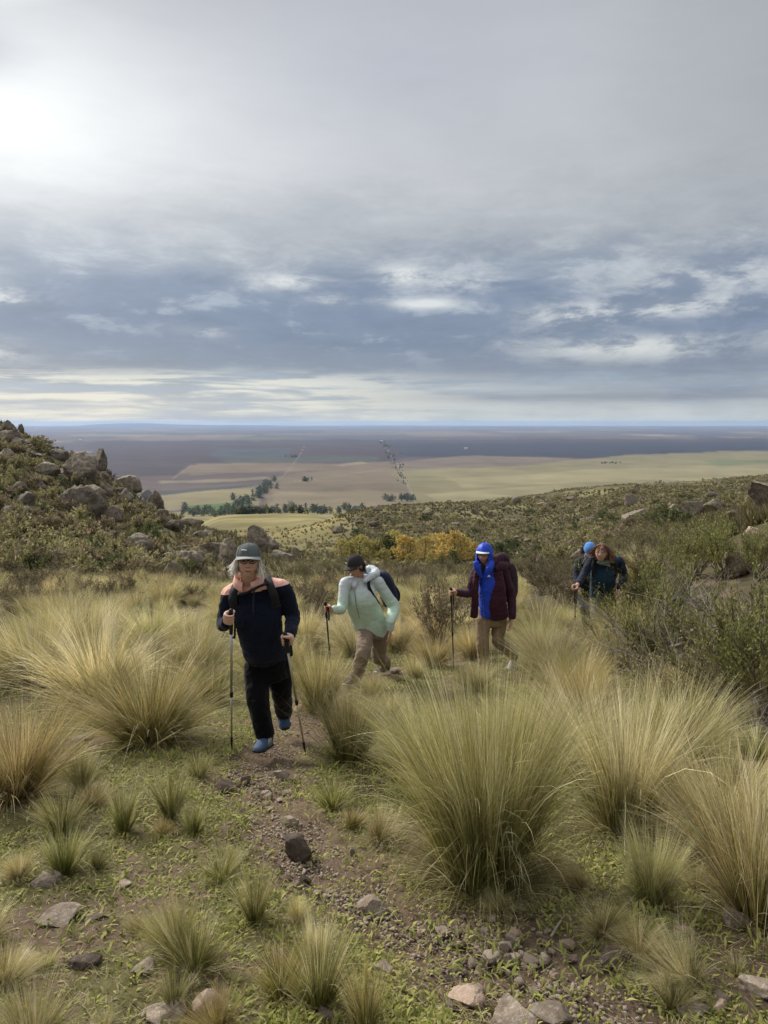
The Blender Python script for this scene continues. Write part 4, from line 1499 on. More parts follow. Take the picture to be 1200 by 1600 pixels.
# one long grey branch leaning out of the brushwood
def branch(pts, r0, label):
    w = [P(*q) for q in pts]
    v, t = tube_geo(np.array(w), np.linspace(r0, r0 * .4, len(w)), 6)
    c = np.array(w).mean(0)
    o = link('dead_branch', bulk('dead_branch', v - c, t, M_WOOD), None, tuple(c))
    tag(o, label, 'branch')


branch([(1048, 1012, 7.4), (1080, 1002, 7.4), (1120, 1003, 7.5), (1165, 1006, 7.6)], .022, 'long bare grey branch lying across the right shrubs')
branch([(1062, 1000, 7.5), (1085, 983, 7.5), (1110, 982, 7.6), (1135, 972, 7.7)], .018, 'forked bare branch above the long grey branch')
branch([(1178, 1090, 6.6), (1190, 1040, 6.7), (1203, 1010, 6.8)], .012, 'thin bare stick standing at the right edge')
branch([(860, 1465, 2.75), (882, 1430, 2.9)], .006, 'short dry stick lying on the gravel')

# hillside shrubs, each a plant of its own
_rng = np.random.default_rng(31)
HILL = 'shrubs scattered over the rocky left hill'
cnt = 0
hs = []
while cnt < 190:
    px, py = _rng.uniform(-30, 330), _rng.uniform(655, 905)
    ridge = np.interp(px, [-30, 0, 40, 100, 165, 210, 260, 330], [652, 656, 678, 708, 742, 774, 803, 830])
    if py < ridge + 2 or (px > 260 and py < 850):
        continue
    p = at(px, py, 33)
    r = np.hypot(p[0], p[1])
    if r > 105 or any(abs(px - q[0]) < 6 and abs(py - q[1]) < 4 for q in hs):
        continue
    hs.append((px, py))
    s = _rng.uniform(.5, 1.25) * (.75 if py < 700 else 1)
    k = int(_rng.choice(5, p=[.27, .2, .13, .2, .2]))
    lab = {0: 'brown shrub', 1: 'olive shrub', 2: 'dark green shrub', 3: 'olive shrub', 4: 'brown shrub'}[k] + ' scattered on the rocky left hill ' + ('near its crest' if py < ridge + 40 else 'on its middle slope' if py < 840 else 'along the top of the grass field')
    S_FAR[k].put(p[0], p[1], s * _rng.uniform(.9, 1.3), lab, HILL, _rng.uniform(0, 6.28), s)
    cnt += 1

# larger shrubs on the right hill and in the grass field
cnt = 0
while cnt < 70:
    px, py = _rng.uniform(500, 1215), _rng.uniform(765, 880)
    p = at(px, py, 24)
    r = np.hypot(p[0], p[1])
    if not 45 < r < 260 or (540 < px < 745 and py > 838) or n2(p[0], p[1], .03, 2, 8.0) < -.15:
        continue
    k = int(_rng.choice(5, p=[.2, .2, .3, .2, .1]))
    s = _rng.uniform(.8, 1.7) * (1 + .0025 * r)
    lab = ('brown', 'olive', 'dark green', 'olive', 'brown')[k] + ' shrub ' + ('on the scrubby mound beyond the autumn trees' if px < 800 else 'on the slope of the right hill')
    S_FAR[k].put(p[0], p[1], s, lab, lab.replace('shrub', 'shrubs', 1), _rng.uniform(0, 6.28), s * .8)
    cnt += 1
cnt = 0
while cnt < 32:
    px, py = _rng.uniform(-10, 640), _rng.uniform(886, 965)
    if 330 < px < 480:
        continue
    p = at(px, py, 10)
    k = int(_rng.integers(0, 2))
    s = _rng.uniform(.55, .95)
    lab = 'dark twiggy shrub among the tussocks of the ' + ('left field' if px < 345 else 'grass behind the woman in mint')
    S_BROWN[k].put(p[0], p[1], s * 1.2, lab, lab.replace('shrub', 'shrubs', 1), _rng.uniform(0, 6.28), s)
    cnt += 1
# small tufts on the turf, every one different in set and tilt
cnt = 0
while cnt < 40:
    px, py = _rng.uniform(-20, 1220), _rng.uniform(1185, 1620)
    p = at(px, py)
    if pathdist(p[0], p[1]) < .30 or any((p[0] - q[0]) ** 2 + (p[1] - q[1]) ** 2 < (.10 + .6 * q[2]) ** 2 for q in SPOTS):
        continue
    kd = ['greenb', 'greenb', 'green', 'windyc', 'uprightb', 'windyc', 'upright'][int(_rng.integers(0, 7))]
    h = float(np.clip(_rng.lognormal(-2.0, .38), .06, .26))
    lab = ('small green tuft' if kd in ('green', 'greenb', 'wide') else 'small dry tuft') + ' on the turf ' + ('left of the stony path' if px < 470 + (py - 1300) * .6 else 'right of the stony path')
    o = tussock(p[0], p[1], h, _rng.uniform(.7, 1.6), kd, lab, lab.replace('tuft', 'tufts', 1), _rng.uniform(0, 6.28))
    o.rotation_euler = (_rng.normal(0, .26), _rng.normal(0, .26), o.rotation_euler[2])
    o.scale = (o.scale[0] * _rng.uniform(.7, 1.3), o.scale[1] * _rng.uniform(.7, 1.3), o.scale[2])
    cnt += 1

# scrub and hill grass too dense to count
def build_scrub():
    rng = np.random.default_rng(41)
    VV, TT, CC, off = [], [], [], 0
    n = 9000
    k = 0
    pxs = rng.uniform(480, 1260, 90000)
    rs = 58 + 330 * rng.random(90000) ** .8
    th = np.arctan2((pxs - 600) / F_PX, CP)
    x, y = np.sin(th) * rs, np.cos(th) * rs
    z = terr(x, y)
    ppx, ppy = project(x, y, z)
    dn = .06 + sst(n2(x, y, .022, 4, 2.0) + .45 * n2(x, y, .10, 2, 5.0), -.22, .16)
    mead = (ppx < 560) & (rs > 150)
    side = np.where(rs < 110, .35, 1.0) * np.where(mead, .0, 1.0)
    keep = rng.random(90000) < dn * side * .40
    x, y, z, rs = x[keep], y[keep], z[keep], rs[keep]
    # meadow and flat: sparse low bushes
    n = len(x)
    lf = 11
    rad = np.clip(rng.lognormal(-.75, .42, n), .2, 1.3) * (.8 + .0012 * rs)
    a = rng.uniform(0, 6.28, (n, lf))
    e = np.arccos(rng.uniform(0, 1, (n, lf)))
    dr = np.stack([np.sin(e) * np.cos(a), np.sin(e) * np.sin(a), np.cos(e) * .8], -1)
    pos = np.stack([x, y, z], 1)[:, None] + dr * (rad[:, None] * rng.uniform(.55, 1, (n, lf)))[..., None]
    s1 = rng.normal(size=(n, lf, 3))
    s1 /= np.linalg.norm(s1, axis=-1, keepdims=True)
    s2 = np.cross(s1, dr + rng.normal(0, .5, (n, lf, 3)))
    s2 /= np.linalg.norm(s2, axis=-1, keepdims=True) + 1e-9
    q = rad[:, None, None] * .36
    V = np.stack([pos - s1 * q * 1.1, pos - s2 * q, pos + s1 * q * 1.1 + s2 * q * .4], 2).reshape(-1, 3)
    m = n * lf
    T = (np.arange(m) * 3)[:, None] + np.array([[0, 1, 2]])
    pal = np.array(PB + PO + PO + [(.20, .18, .12), (.10, .10, .05)])
    c = pal[rng.integers(0, len(pal), n)] * rng.uniform(.75, 1.4, (n, 1))
    C = np.repeat(np.repeat(c, lf, 0) * rng.uniform(.75, 1.25, (m, 1)), 3, 0)
    tag(link('hill_scrub', bulk('hill_scrub', V, T, M_LEAF, C, False)), kind='stuff')
    # bunches of hill grass
    n = 26000
    px = rng.uniform(-80, 1260, n)
    rs = 30 + 250 * rng.random(n) ** 1.6
    th = np.arctan2((px - 600) / F_PX, CP)
    x, y = np.sin(th) * rs, np.cos(th) * rs
    keep = ~((px > 830) & (rs < 24)) & ~((px < 450) & (rs < 50) & (rng.random(n) < .75)) & ~((px > 370) & (px < 530) & (rs > 120) & (rng.random(n) < .75))
    x, y, rs = x[keep], y[keep], rs[keep]
    n = len(x)
    z = terr(x, y)
    bl = 7
    h = rng.uniform(.25, .6, (n, 1)) * (1 + .002 * rs[:, None])
    ph = rng.uniform(0, 6.28, (n, bl))
    tl = rng.uniform(.1, 1.0, (n, bl))
    d = np.stack([np.sin(tl) * np.cos(ph) - .2, np.sin(tl) * np.sin(ph), np.cos(tl)], -1)
    b = np.stack([x, y, z - .03], 1)[:, None] + np.stack([np.cos(ph), np.sin(ph), 0 * ph], -1) * .08
    w = (.010 + .0011 * rs)[:, None]
    s = np.stack([-np.sin(ph), np.cos(ph), 0 * ph], -1) * w[..., None]
    V = np.stack([b - s, b + s, b + d * h[..., None]], 2).reshape(-1, 3)
    m = n * bl
    T = (np.arange(m) * 3)[:, None] + np.array([[0, 1, 2]])
    pal = np.array([(.17, .14, .065), (.13, .115, .048), (.24, .20, .10), (.10, .098, .038)])
    c = pal[rng.integers(0, 4, n)] * rng.uniform(.75, 1.2, (n, 1))
    c[(px[keep] > 370) & (px[keep] < 530) & (rs > 120)] *= 1.7
    C = np.repeat(c, bl * 3, 0)
    tag(link('hill_grass', bulk('hill_grass', V, T, M_GRASS, C)), kind='stuff')


build_scrub()


# ------------------------------------------------------------------ trees
def tree_geo(seed, H, Rc, ncl, leaf, per=9, base=.18, top=1.0):
    rng = np.random.default_rng(seed)
    parts = [tube_geo(np.array([(0, 0, -.05 * H), (.01 * H, 0, .3 * H), (-.01 * H, .01 * H, .6 * H), (0, 0, .85 * H)]), [.035 * H, .026 * H, .016 * H, .006 * H], 6)]
    cl = []
    for k in range(ncl):
        f = rng.uniform(base, 1) ** .9
        rr = Rc * math.sqrt(max(.05, math.sin(math.pi * min(1, (f - base) / (1.02 - base)) ** .75))) * rng.uniform(.35, 1)
        ph = rng.uniform(0, 6.28)
        c = np.array([rr * math.cos(ph), rr * math.sin(ph), f * H])
        cl.append(c)
        if k % 3 == 0:
            z0 = max(.1, f - .22) * H
            parts.append(tube_geo(np.array([(0, 0, z0), (c[0] * .5, c[1] * .5, z0 * .5 + c[2] * .5 - .02 * H), tuple(c)]), [.010 * H, .007 * H, .003 * H], 3))
    cl = np.array(cl)
    pos = np.repeat(cl, per, 0) + rng.normal(0, leaf * .9, (ncl * per, 3))
    m = len(pos)
    s1 = rng.normal(size=(m, 3))
    s1 /= np.linalg.norm(s1, axis=1)[:, None]
    s2 = np.cross(s1, rng.normal(size=(m, 3)))
    s2 /= np.linalg.norm(s2, axis=1)[:, None]
    q = leaf * rng.uniform(.5, 1.1, (m, 1))
    V = np.stack([pos - s1 * q, pos - s2 * q * .6, pos + s1 * q, pos + s2 * q * .6], 1).reshape(-1, 3)
    T = (np.array([(0, 1, 2), (0, 2, 3)])[None] + (np.arange(m) * 4)[:, None, None]).reshape(-1, 3)
    return cat(parts), (V, T, m), np.repeat(rng.uniform(.7, 1.3, ncl), per)


class Tree:
    def __init__(self, name, seed, pal, **kw):
        tr, (V, T, m), sh = tree_geo(seed, **kw)
        self.name = name
        rng = np.random.default_rng(seed)
        pal = np.array(pal)
        c = pal[rng.integers(0, len(pal), m)] * rng.uniform(.8, 1.2, (m, 1)) * sh[:, None]
        self.tr = bulk('trunk', tr[0], tr[1], M_STEM)
        self.cr = bulk('crown', V, T, M_LEAF, np.repeat(c, 4, 0), False)

    def put(self, x, y, z, s, w, label, group, rot):
        o = link(self.name, None)
        o.location = (x, y, z)
        o.rotation_euler = (0, 0, rot)
        o.scale = (w, w, s)
        tag(o, label, 'tree', group)
        link('trunk', self.tr, o)
        link('crown', self.cr, o)
        return o


YEL = [(.56, .39, .10), (.50, .36, .10), (.60, .46, .17), (.42, .32, .10)]
YGR = [(.40, .34, .09), (.46, .37, .11), (.30, .28, .08)]
TG = [(.065, .095, .028), (.09, .115, .035), (.05, .075, .025)]
T_AUT = [Tree('autumn_tree', 500, YEL, H=1, Rc=.46, ncl=130, leaf=.040, base=.10), Tree('autumn_tree', 501, YEL + YGR, H=1, Rc=.5, ncl=130, leaf=.040, base=.1),
         Tree('autumn_tree', 502, YGR, H=1, Rc=.52, ncl=130, leaf=.040, base=.06), Tree('valley_tree', 503, TG + [(.10, .12, .04)], H=1, Rc=.55, ncl=75, leaf=.06, base=.06)]
_rng = np.random.default_rng(51)
AUT = [(470, 872, 838, 2), (533, 872, 846, 2), (548, 874, 842, 2), (562, 876, 840, 2), (577, 876, 843, 2), (592, 877, 838, 2), (605, 878, 842, 3), (617, 877, 836, 2), (630, 878, 838, 0), (641, 879, 834, 0),
       (652, 878, 839, 2), (664, 879, 840, 0), (676, 879, 838, 1), (688, 880, 837, 0), (699, 880, 836, 0), (710, 880, 837, 0), (720, 880, 838, 1), (731, 879, 840, 0), (741, 879, 845, 1),
       (690, 884, 866, 3), (672, 882, 862, 2), (708, 884, 862, 3), (775, 874, 845, 3), (790, 872, 842, 3), (803, 870, 846, 3), (600, 882, 858, 2), (640, 884, 862, 2)]
for k, (px, py, top, kd) in enumerate(AUT):
    if px < 500:
        continue
    p = at(px, py, 70)
    h = (P(px, top, p[1])[2] - p[2]) * _rng.uniform(.85, 1.18)
    lab = {0: 'golden yellow autumn tree in the row in the valley behind the hikers', 1: 'yellow and green autumn tree in the row in the valley behind the hikers',
           2: 'yellowish green tree in the valley row behind the dark cap', 3: 'round dark green tree in the valley beside the golden row'}[kd]
    T_AUT[kd].put(p[0], p[1], p[2] - .05, h, h * _rng.uniform(.8, 1.15), lab, {0: 'golden autumn trees', 1: 'half turned autumn trees', 2: 'yellowish green valley trees', 3: 'dark green valley trees'}[kd], _rng.uniform(0, 6.28))

FARP = [(.065, .085, .04), (.085, .105, .045), (.055, .072, .036)]
T_FAR = [Tree('distant_tree', 510, FARP, H=1, Rc=.34, ncl=26, leaf=.11, per=6, base=.1), Tree('distant_tree', 511, FARP, H=1, Rc=.5, ncl=26, leaf=.13, per=6, base=.08),
         Tree('distant_tree', 512, [(.10, .11, .045), (.13, .13, .05)], H=1, Rc=.45, ncl=26, leaf=.12, per=6, base=.08), Tree('distant_poplar', 513, FARP, H=1, Rc=.17, ncl=24, leaf=.09, per=6, base=.06)]


def far_tree(px, py, hpx, kd, label, group, rmin=700):
    d = on_plain(px, py)
    gz = float(terr(d[0], d[1])) if np.hypot(*d) < 2600 else -1e9
    z = PLAIN_Z
    if gz > PLAIN_Z - 1:
        p = at(px, py, rmin)
        d, z = p[:2], p[2]
    h = hpx * d[1] / F_PX
    T_FAR[kd].put(d[0], d[1], z - .3, h, h * _rng.uniform(.85, 1.35), label, group, _rng.uniform(0, 6.28))


def far_row(pts, n, hp, lab, grp, kinds=(0, 1, 1, 2, 3), jit=(4, 1.2)):
    pts = np.array(pts, float)
    for k in range(n):
        t = _rng.uniform(0, len(pts) - 1.001)
        i = int(t)
        q = pts[i] + (pts[i + 1] - pts[i]) * (t - i)
        far_tree(q[0] + _rng.normal() * jit[0], q[1] + _rng.normal() * jit[1], _rng.uniform(*hp), int(_rng.choice(kinds)), lab, grp)


far_row([(285, 803), (330, 803), (380, 805), (420, 804), (470, 802), (520, 801), (560, 799)], 130, (6, 13), 'dark tree in the belt of trees along the foot of the hills', 'trees of the belt at the foot of the hills', jit=(5, 2.5))
far_row([(352, 800), (380, 792), (400, 775), (412, 764), (428, 757)], 56, (5, 11), 'dark tree lining the winding stream up from the tree belt', 'trees lining the winding stream', jit=(5, 3))
far_row([(600, 784), (625, 781), (650, 781)], 22, (5, 10), 'dark tree in the clump beyond the scrubby mound', 'trees of the clump beyond the mound', jit=(5, 1.5))
far_row([(634, 756), (620, 730), (606, 705), (599, 692)], 110, (1.3, 3.4), 'small tree beside the straight road across the plain', 'trees beside the straight road', kinds=(1, 2, 2, 3), jit=(4, 2))
far_row([(940, 724), (955, 724), (968, 724)], 12, (2, 3.2), 'tree of the dark windbreak on the pale plain at the right', 'trees of the windbreak', jit=(2, .4))
far_row([(474, 752), (488, 751)], 7, (4, 7), 'tree in the lone clump on the brown field', 'trees of the lone clump', jit=(3, .6))
far_row([(450, 714), (470, 714)], 7, (2, 4), 'tree in the far clump on the dark fields', 'trees of the far clump', jit=(3, .4))
far_row([(362, 780), (366, 780)], 2, (8, 10), 'round tree standing in the green field', 'trees in the green field', kinds=(1,))


# white farm houses on the plain
M_WALL = plain_mat('white_plaster', (.5, .49, .46))
M_ROOF = plain_mat('sheet_roof', (.5, .5, .5), .5)


def house(px, py, w, label):
    d = on_plain(px, py)
    k = d[1] / F_PX
    W_, H_, D_ = w * k, .35 * w * k, .5 * w * k
    o = link('farm_house', None, None, (d[0], d[1], PLAIN_Z))
    tag(o, label, 'house')
    bx = [(-W_ / 2, -D_ / 2), (W_ / 2, -D_ / 2), (W_ / 2, D_ / 2), (-W_ / 2, D_ / 2)]
    V = [(x, y, -.3) for x, y in bx] + [(x, y, H_) for x, y in bx]
    link('wall', mesh('wall', V, [(0, 1, 5, 4), (1, 2, 6, 5), (2, 3, 7, 6), (3, 0, 4, 7)], M_WALL, False), o)
    e = .06 * W_
    V = [(-W_ / 2 - e, -D_ / 2 - e, H_), (W_ / 2 + e, -D_ / 2 - e, H_), (W_ / 2 + e, D_ / 2 + e, H_), (-W_ / 2 - e, D_ / 2 + e, H_), (-W_ / 2 - e, 0, H_ * 1.5), (W_ / 2 + e, 0, H_ * 1.5)]
    link('roof', mesh('roof', V, [(0, 1, 5, 4), (2, 3, 4, 5), (0, 4, 3), (1, 2, 5), (0, 3, 2, 1)], M_ROOF, False), o)


house(289, 794, 9, 'white house among the trees at the edge of the green field')
house(728, 702, 5, 'long white shed far out on the dark plain')
house(596, 690, 4, 'pale building at the far end of the straight road')
house(126, 689, 4, 'pale building on the far plain below the blue range')

# ------------------------------------------------------------------ people: building tools
def unit(v):
    v = np.asarray(v, float)
    return v / (np.linalg.norm(v) + 1e-12)


def loft(pts, rad, n=14, ref=(1, 0, 0), caps=True):
    """closed tube through pts; rad = list of r or (across, depth); ref = the 'across' direction"""
    pts = np.asarray(pts, float)
    # finer sections by smooth interpolation
    m = len(pts)
    ra = np.array([(q, q) if np.isscalar(q) else q for q in rad], float)
    if m > 2:
        t = np.concatenate([[0], np.cumsum(np.linalg.norm(np.diff(pts, axis=0), axis=1))])
        tt = np.linspace(0, t[-1], 5 * (m - 1) + 1)
        # catmull-rom per channel
        data = np.concatenate([pts, ra], 1)
        res = []
        for x in tt:
            i = min(max(int(np.searchsorted(t, x) - 1), 0), m - 2)
            u = (x - t[i]) / (t[i + 1] - t[i] + 1e-9)
            p0, p1, p2, p3 = data[max(i - 1, 0)], data[i], data[i + 1], data[min(i + 2, m - 1)]
            cr = .5 * (2 * p1 + (p2 - p0) * u + (2 * p0 - 5 * p1 + 4 * p2 - p3) * u * u + (3 * p1 - p0 - 3 * p2 + p3) * u ** 3)
            ln_ = p1 + (p2 - p1) * u
            res.append(.75 * cr + .25 * ln_)
        data = np.array(res)
        pts, ra = data[:, :3], np.maximum(data[:, 3:], .002)
    if caps:
        d0, d1 = unit(pts[0] - pts[1]), unit(pts[-1] - pts[-2])
        cf = .55 if n < 18 else .16
        h0, h1 = ra[0].min() * cf, ra[-1].min() * cf
        pts = np.concatenate([[pts[0] + d0 * h0, pts[0] + d0 * h0 * .7], pts, [pts[-1] + d1 * h1 * .7, pts[-1] + d1 * h1]])
        ra = np.concatenate([[ra[0] * .3, ra[0] * .75], ra, [ra[-1] * .75, ra[-1] * .3]])
    d = np.gradient(pts, axis=0)
    V = []
    an = np.arange(n) / n * 2 * np.pi
    for p, t, r in zip(pts, d, ra):
        t = unit(t)
        a = np.asarray(ref, float)
        a = a - t * (a @ t)
        if np.linalg.norm(a) < .15:
            a = np.array([0, 1., 0]) - t * t[1]
        a = unit(a)
        b = np.cross(t, a)
        V.append(p + np.cos(an)[:, None] * a * r[0] + np.sin(an)[:, None] * b * r[1])
    V = np.concatenate(V)
    k = len(pts)
    Fc = []
    for i in range(k - 1):
        for j in range(n):
            j2 = (j + 1) % n
            Fc.append((i * n + j, i * n + j2, (i + 1) * n + j2, (i + 1) * n + j))
    Fc.append(tuple(range(n - 1, -1, -1)))
    Fc.append(tuple((k - 1) * n + j for j in range(n)))
    return V, Fc


def ell(c, r, ax=None, n=14, m=10):
    V, Fc = [], []
    for i in range(m + 1):
        f = math.pi * i / m
        for j in range(n):
            a = 2 * math.pi * j / n
            V.append((math.sin(f) * math.cos(a), math.sin(f) * math.sin(a), math.cos(f)))
    V = np.array(V) * np.array(r)
    if ax is not None:
        V = V @ np.array(ax)
    V = V + np.array(c)
    for i in range(m):
        for j in range(n):
            j2 = (j + 1) % n
            Fc.append((i * n + j, (i + 1) * n + j, (i + 1) * n + j2, i * n + j2))
    return V, Fc


def join(parts):
    V, Fc, off = [], [], 0
    for v, f in parts:
        V.append(np.asarray(v))
        Fc += [tuple(int(i) + off for i in q) for q in f]
        off += len(v)
    return np.concatenate(V), Fc


def fuse(name, parts, voxel, mat, smooth=4, fold=0.0, fscale=(9, 9, 9), dec=None, origin=(0, 0, 0), colour=None):
    """weld overlapping lofts into one continuous skin"""
    V, Fc = join(parts)
    V = V - np.asarray(origin)
    me = mesh('work', V, Fc)
    ob = bpy.data.objects.new('work', me)
    COL.objects.link(ob)
    md = ob.modifiers.new('weld', 'REMESH')
    md.mode = 'VOXEL'
    md.voxel_size = voxel
    if smooth:
        ms = ob.modifiers.new('soft', 'SMOOTH')
        ms.iterations = smooth
        ms.factor = .5
    if dec:
        mdx = ob.modifiers.new('thin', 'DECIMATE')
        mdx.ratio = dec
    dg = bpy.context.evaluated_depsgraph_get()
    out = bpy.data.meshes.new_from_object(ob.evaluated_get(dg), depsgraph=dg)
    bpy.data.objects.remove(ob)
    bpy.data.meshes.remove(me)
    out.name = name
    n = len(out.vertices)
    co = np.empty(n * 3, np.float32)
    out.vertices.foreach_get('co', co)
    co = co.reshape(-1, 3).astype(float)
    if fold:
        no = np.empty(n * 3, np.float32)
        out.vertex_normals.foreach_get('vector', no)
        no = no.reshape(-1, 3)
        q = co * np.array(fscale)
        w = q + .5 * np.stack([pn(q * .6 + 3), pn(q * .6 + 31), pn(q * .6 + 57)], 1)
        f = pn(w) * .7 + (.5 - np.abs(pn(w * 1.7 + 11)) * 2.2) * .5
        co = co + no * (fold * f)[:, None]
        out.vertices.foreach_set('co', co.astype(np.float32).ravel())
    if colour is not None:
        a = out.attributes.new('Col', 'FLOAT_COLOR', 'POINT')
        c = np.ones((n, 4), np.float32)
        c[:, :3] = colour(co)
        a.data.foreach_set('color', c.ravel())
    out.polygons.foreach_set('use_smooth', np.ones(len(out.polygons), bool))
    out.materials.clear()
    out.materials.append(mat)
    out.update()
    return out


def frame(fwd, up=(0, 0, 1)):
    f = unit(fwd)
    r = unit(np.cross(f, up))
    return np.array([r, f, np.cross(r, f)])      # rows: right, forward, up


HEAD_C = .105       # height of the head centre above the chin


def head_geo(c, ax, s=1.0):
    n, m = 56, 44
    V, Fc = [], []
    for i in range(m + 1):
        f = math.pi * i / m
        for j in range(n):
            a = 2 * math.pi * j / n
            V.append((math.sin(f) * math.cos(a), math.sin(f) * math.sin(a), math.cos(f)))
    u = np.array(V)
    p = u * np.array([.076, .096, .118])
    t = sst(-u[:, 2], .05, 1.0)
    p[:, 0] *= 1 - .34 * t
    back = (u[:, 1] < 0)
    p[:, 1] *= np.where(back, 1 - .45 * sst(-u[:, 2], .1, .9), 1 - .06 * t)
    p[:, 1] = np.where(p[:, 1] > .078, .078 + (p[:, 1] - .078) * .45, p[:, 1])
    fr = sst(u[:, 1], .25, .7)
    g = lambda x, z, sx, sz: np.exp(-((p[:, 0] - x) / sx) ** 2 - ((p[:, 2] - z) / sz) ** 2) * fr
    nose = np.exp(-(p[:, 0] / .0140) ** 2) * fr * np.clip((.032 - p[:, 2]) / .055, 0, 1) * sst(p[:, 2], -.036, -.022)
    p[:, 1] += .034 * nose + .006 * (g(.014, -.024, .008, .008) + g(-.014, -.024, .008, .008))
    p[:, 1] -= .011 * (g(.031, .016, .017, .012) + g(-.031, .016, .017, .012))
    p[:, 1] += .006 * (g(.03, .040, .026, .010) + g(-.03, .040, .026, .010))
    p[:, 1] += .006 * (g(.04, -.018, .02, .02) + g(-.04, -.018, .02, .02))
    p[:, 1] += .006 * g(0, -.055, .022, .006) + .006 * g(0, -.067, .018, .006) - .006 * g(0, -.0605, .024, .003)
    p[:, 1] += .010 * g(0, -.098, .022, .018)
    for i in range(m):
        for j in range(n):
            j2 = (j + 1) % n
            Fc.append((i * n + j, (i + 1) * n + j, (i + 1) * n + j2, i * n + j2))
    W_ = (p * s) @ ax + np.asarray(c)
    ears = [ell((np.array([sx * .078, -.008, .0]) * s) @ ax + c, (.010 * s, .020 * s, .031 * s), ax) for sx in (-1, 1)]
    return [(W_, Fc)] + ears


def face_colour(c, ax, s, skin, brow, lip, origin):
    c = np.asarray(c) - np.asarray(origin)

    def f(co):
        q = (co - c) @ ax.T / s
        col = np.tile(np.array(skin), (len(co), 1))
        fr = (q[:, 1] > .03)
        col = col * (1 + .10 * pn(co * 40)[:, None])
        ck = np.exp(-((np.abs(q[:, 0]) - .038) / .02) ** 2 - ((q[:, 2] + .02) / .02) ** 2) * fr
        col = col * (1 - ck[:, None] * np.array([.0, .14, .16]))
        l = np.exp(-(q[:, 0] / .024) ** 4 - ((q[:, 2] + .061) / .0085) ** 4) * fr
        col = col * (1 - l[:, None]) + np.array(lip) * l[:, None]
        b = np.exp(-((np.abs(q[:, 0]) - .032) / .018) ** 4 - ((q[:, 2] - .036 + .10 * np.abs(np.abs(q[:, 0]) - .03)) / .005) ** 4) * fr
        col = col * (1 - b[:, None] * .8) + np.array(brow) * b[:, None] * .8
        ml = np.exp(-(q[:, 0] / .025) ** 4 - ((q[:, 2] + .0605) / .003) ** 2) * fr
        col = col * (1 - .75 * ml[:, None])
        ns = np.exp(-((np.abs(q[:, 0]) - .008) / .005) ** 2 - ((q[:, 2] + .034) / .004) ** 2) * fr
        col = col * (1 - .55 * ns[:, None])
        return np.clip(col, 0, 1)
    return f


def grip_hand(c, axis, palm, s=1.0):
    """a hand closed round a stick: c on the stick, axis along it (up), palm = direction from the stick to the palm"""
    z = unit(axis)
    x = unit(np.asarray(palm) - z * (np.asarray(palm) @ z))
    y = np.cross(z, x)
    pt = lambda a, r, h: np.asarray(c) + (x * math.cos(a) + y * math.sin(a)) * r * s + z * h * s
    parts = [loft([pt(0, .030, -.034), pt(0, .032, 0), pt(0, .030, .034)], [(.030 * s, .014 * s), (.034 * s, .017 * s), (.029 * s, .014 * s)], 10, y)]
    for k, (h, rr, ln) in enumerate([(.031, .0092, 1.0), (.0105, .0096, 1.08), (-.010, .0092, 1.0), (-.029, .0080, .82)]):
        an = [.15, .75, 1.45, 2.2, 2.2 + .75 * ln, 2.2 + 1.35 * ln]
        rad = [.034, .034, .030, .027, .025, .022]
        parts.append(loft([pt(a, r, h) for a, r in zip(an, rad)], [rr * s, rr * s * 1.06, rr * s, rr * s * .95, rr * s * .88, rr * s * .75], 8, z))
    parts.append(loft([pt(-.45, .030, .020), pt(-1.1, .030, .034), pt(-1.8, .026, .044), pt(-2.5, .024, .046)], [.012 * s, .0115 * s, .0105 * s, .008 * s], 8, z))
    return parts


def loose_hand(w, d, palm, s=1.0):
    """a relaxed hand hanging from the wrist w along d, slightly curled towards palm"""
    d = unit(d)
    n = unit(np.asarray(palm) - d * (np.asarray(palm) @ d))
    a = np.cross(d, n)
    w = np.asarray(w)
    q = lambda l, o, k: w + (d * l + a * o + n * k) * s
    parts = [loft([q(-.01, 0, 0), q(.03, 0, .002), q(.085, 0, .004)], [(.024 * s, .017 * s), (.036 * s, .016 * s), (.038 * s, .013 * s)], 10, a)]
    for o, ln, rr in ((.029, .068, .0085), (.010, .078, .009), (-.010, .072, .0087), (-.028, .056, .0076)):
        parts.append(loft([q(.075, o, .004), q(.085 + ln * .4, o * 1.05, .010), q(.085 + ln * .75, o * 1.05, .026), q(.085 + ln * .9, o, .044)], [rr * s, rr * s, rr * s * .92, rr * s * .75], 8, a))
    parts.append(loft([q(.02, .026, .004), q(.05, .045, .016), q(.078, .050, .028)], [.012 * s, .011 * s, .008 * s], 8, n))
    return parts


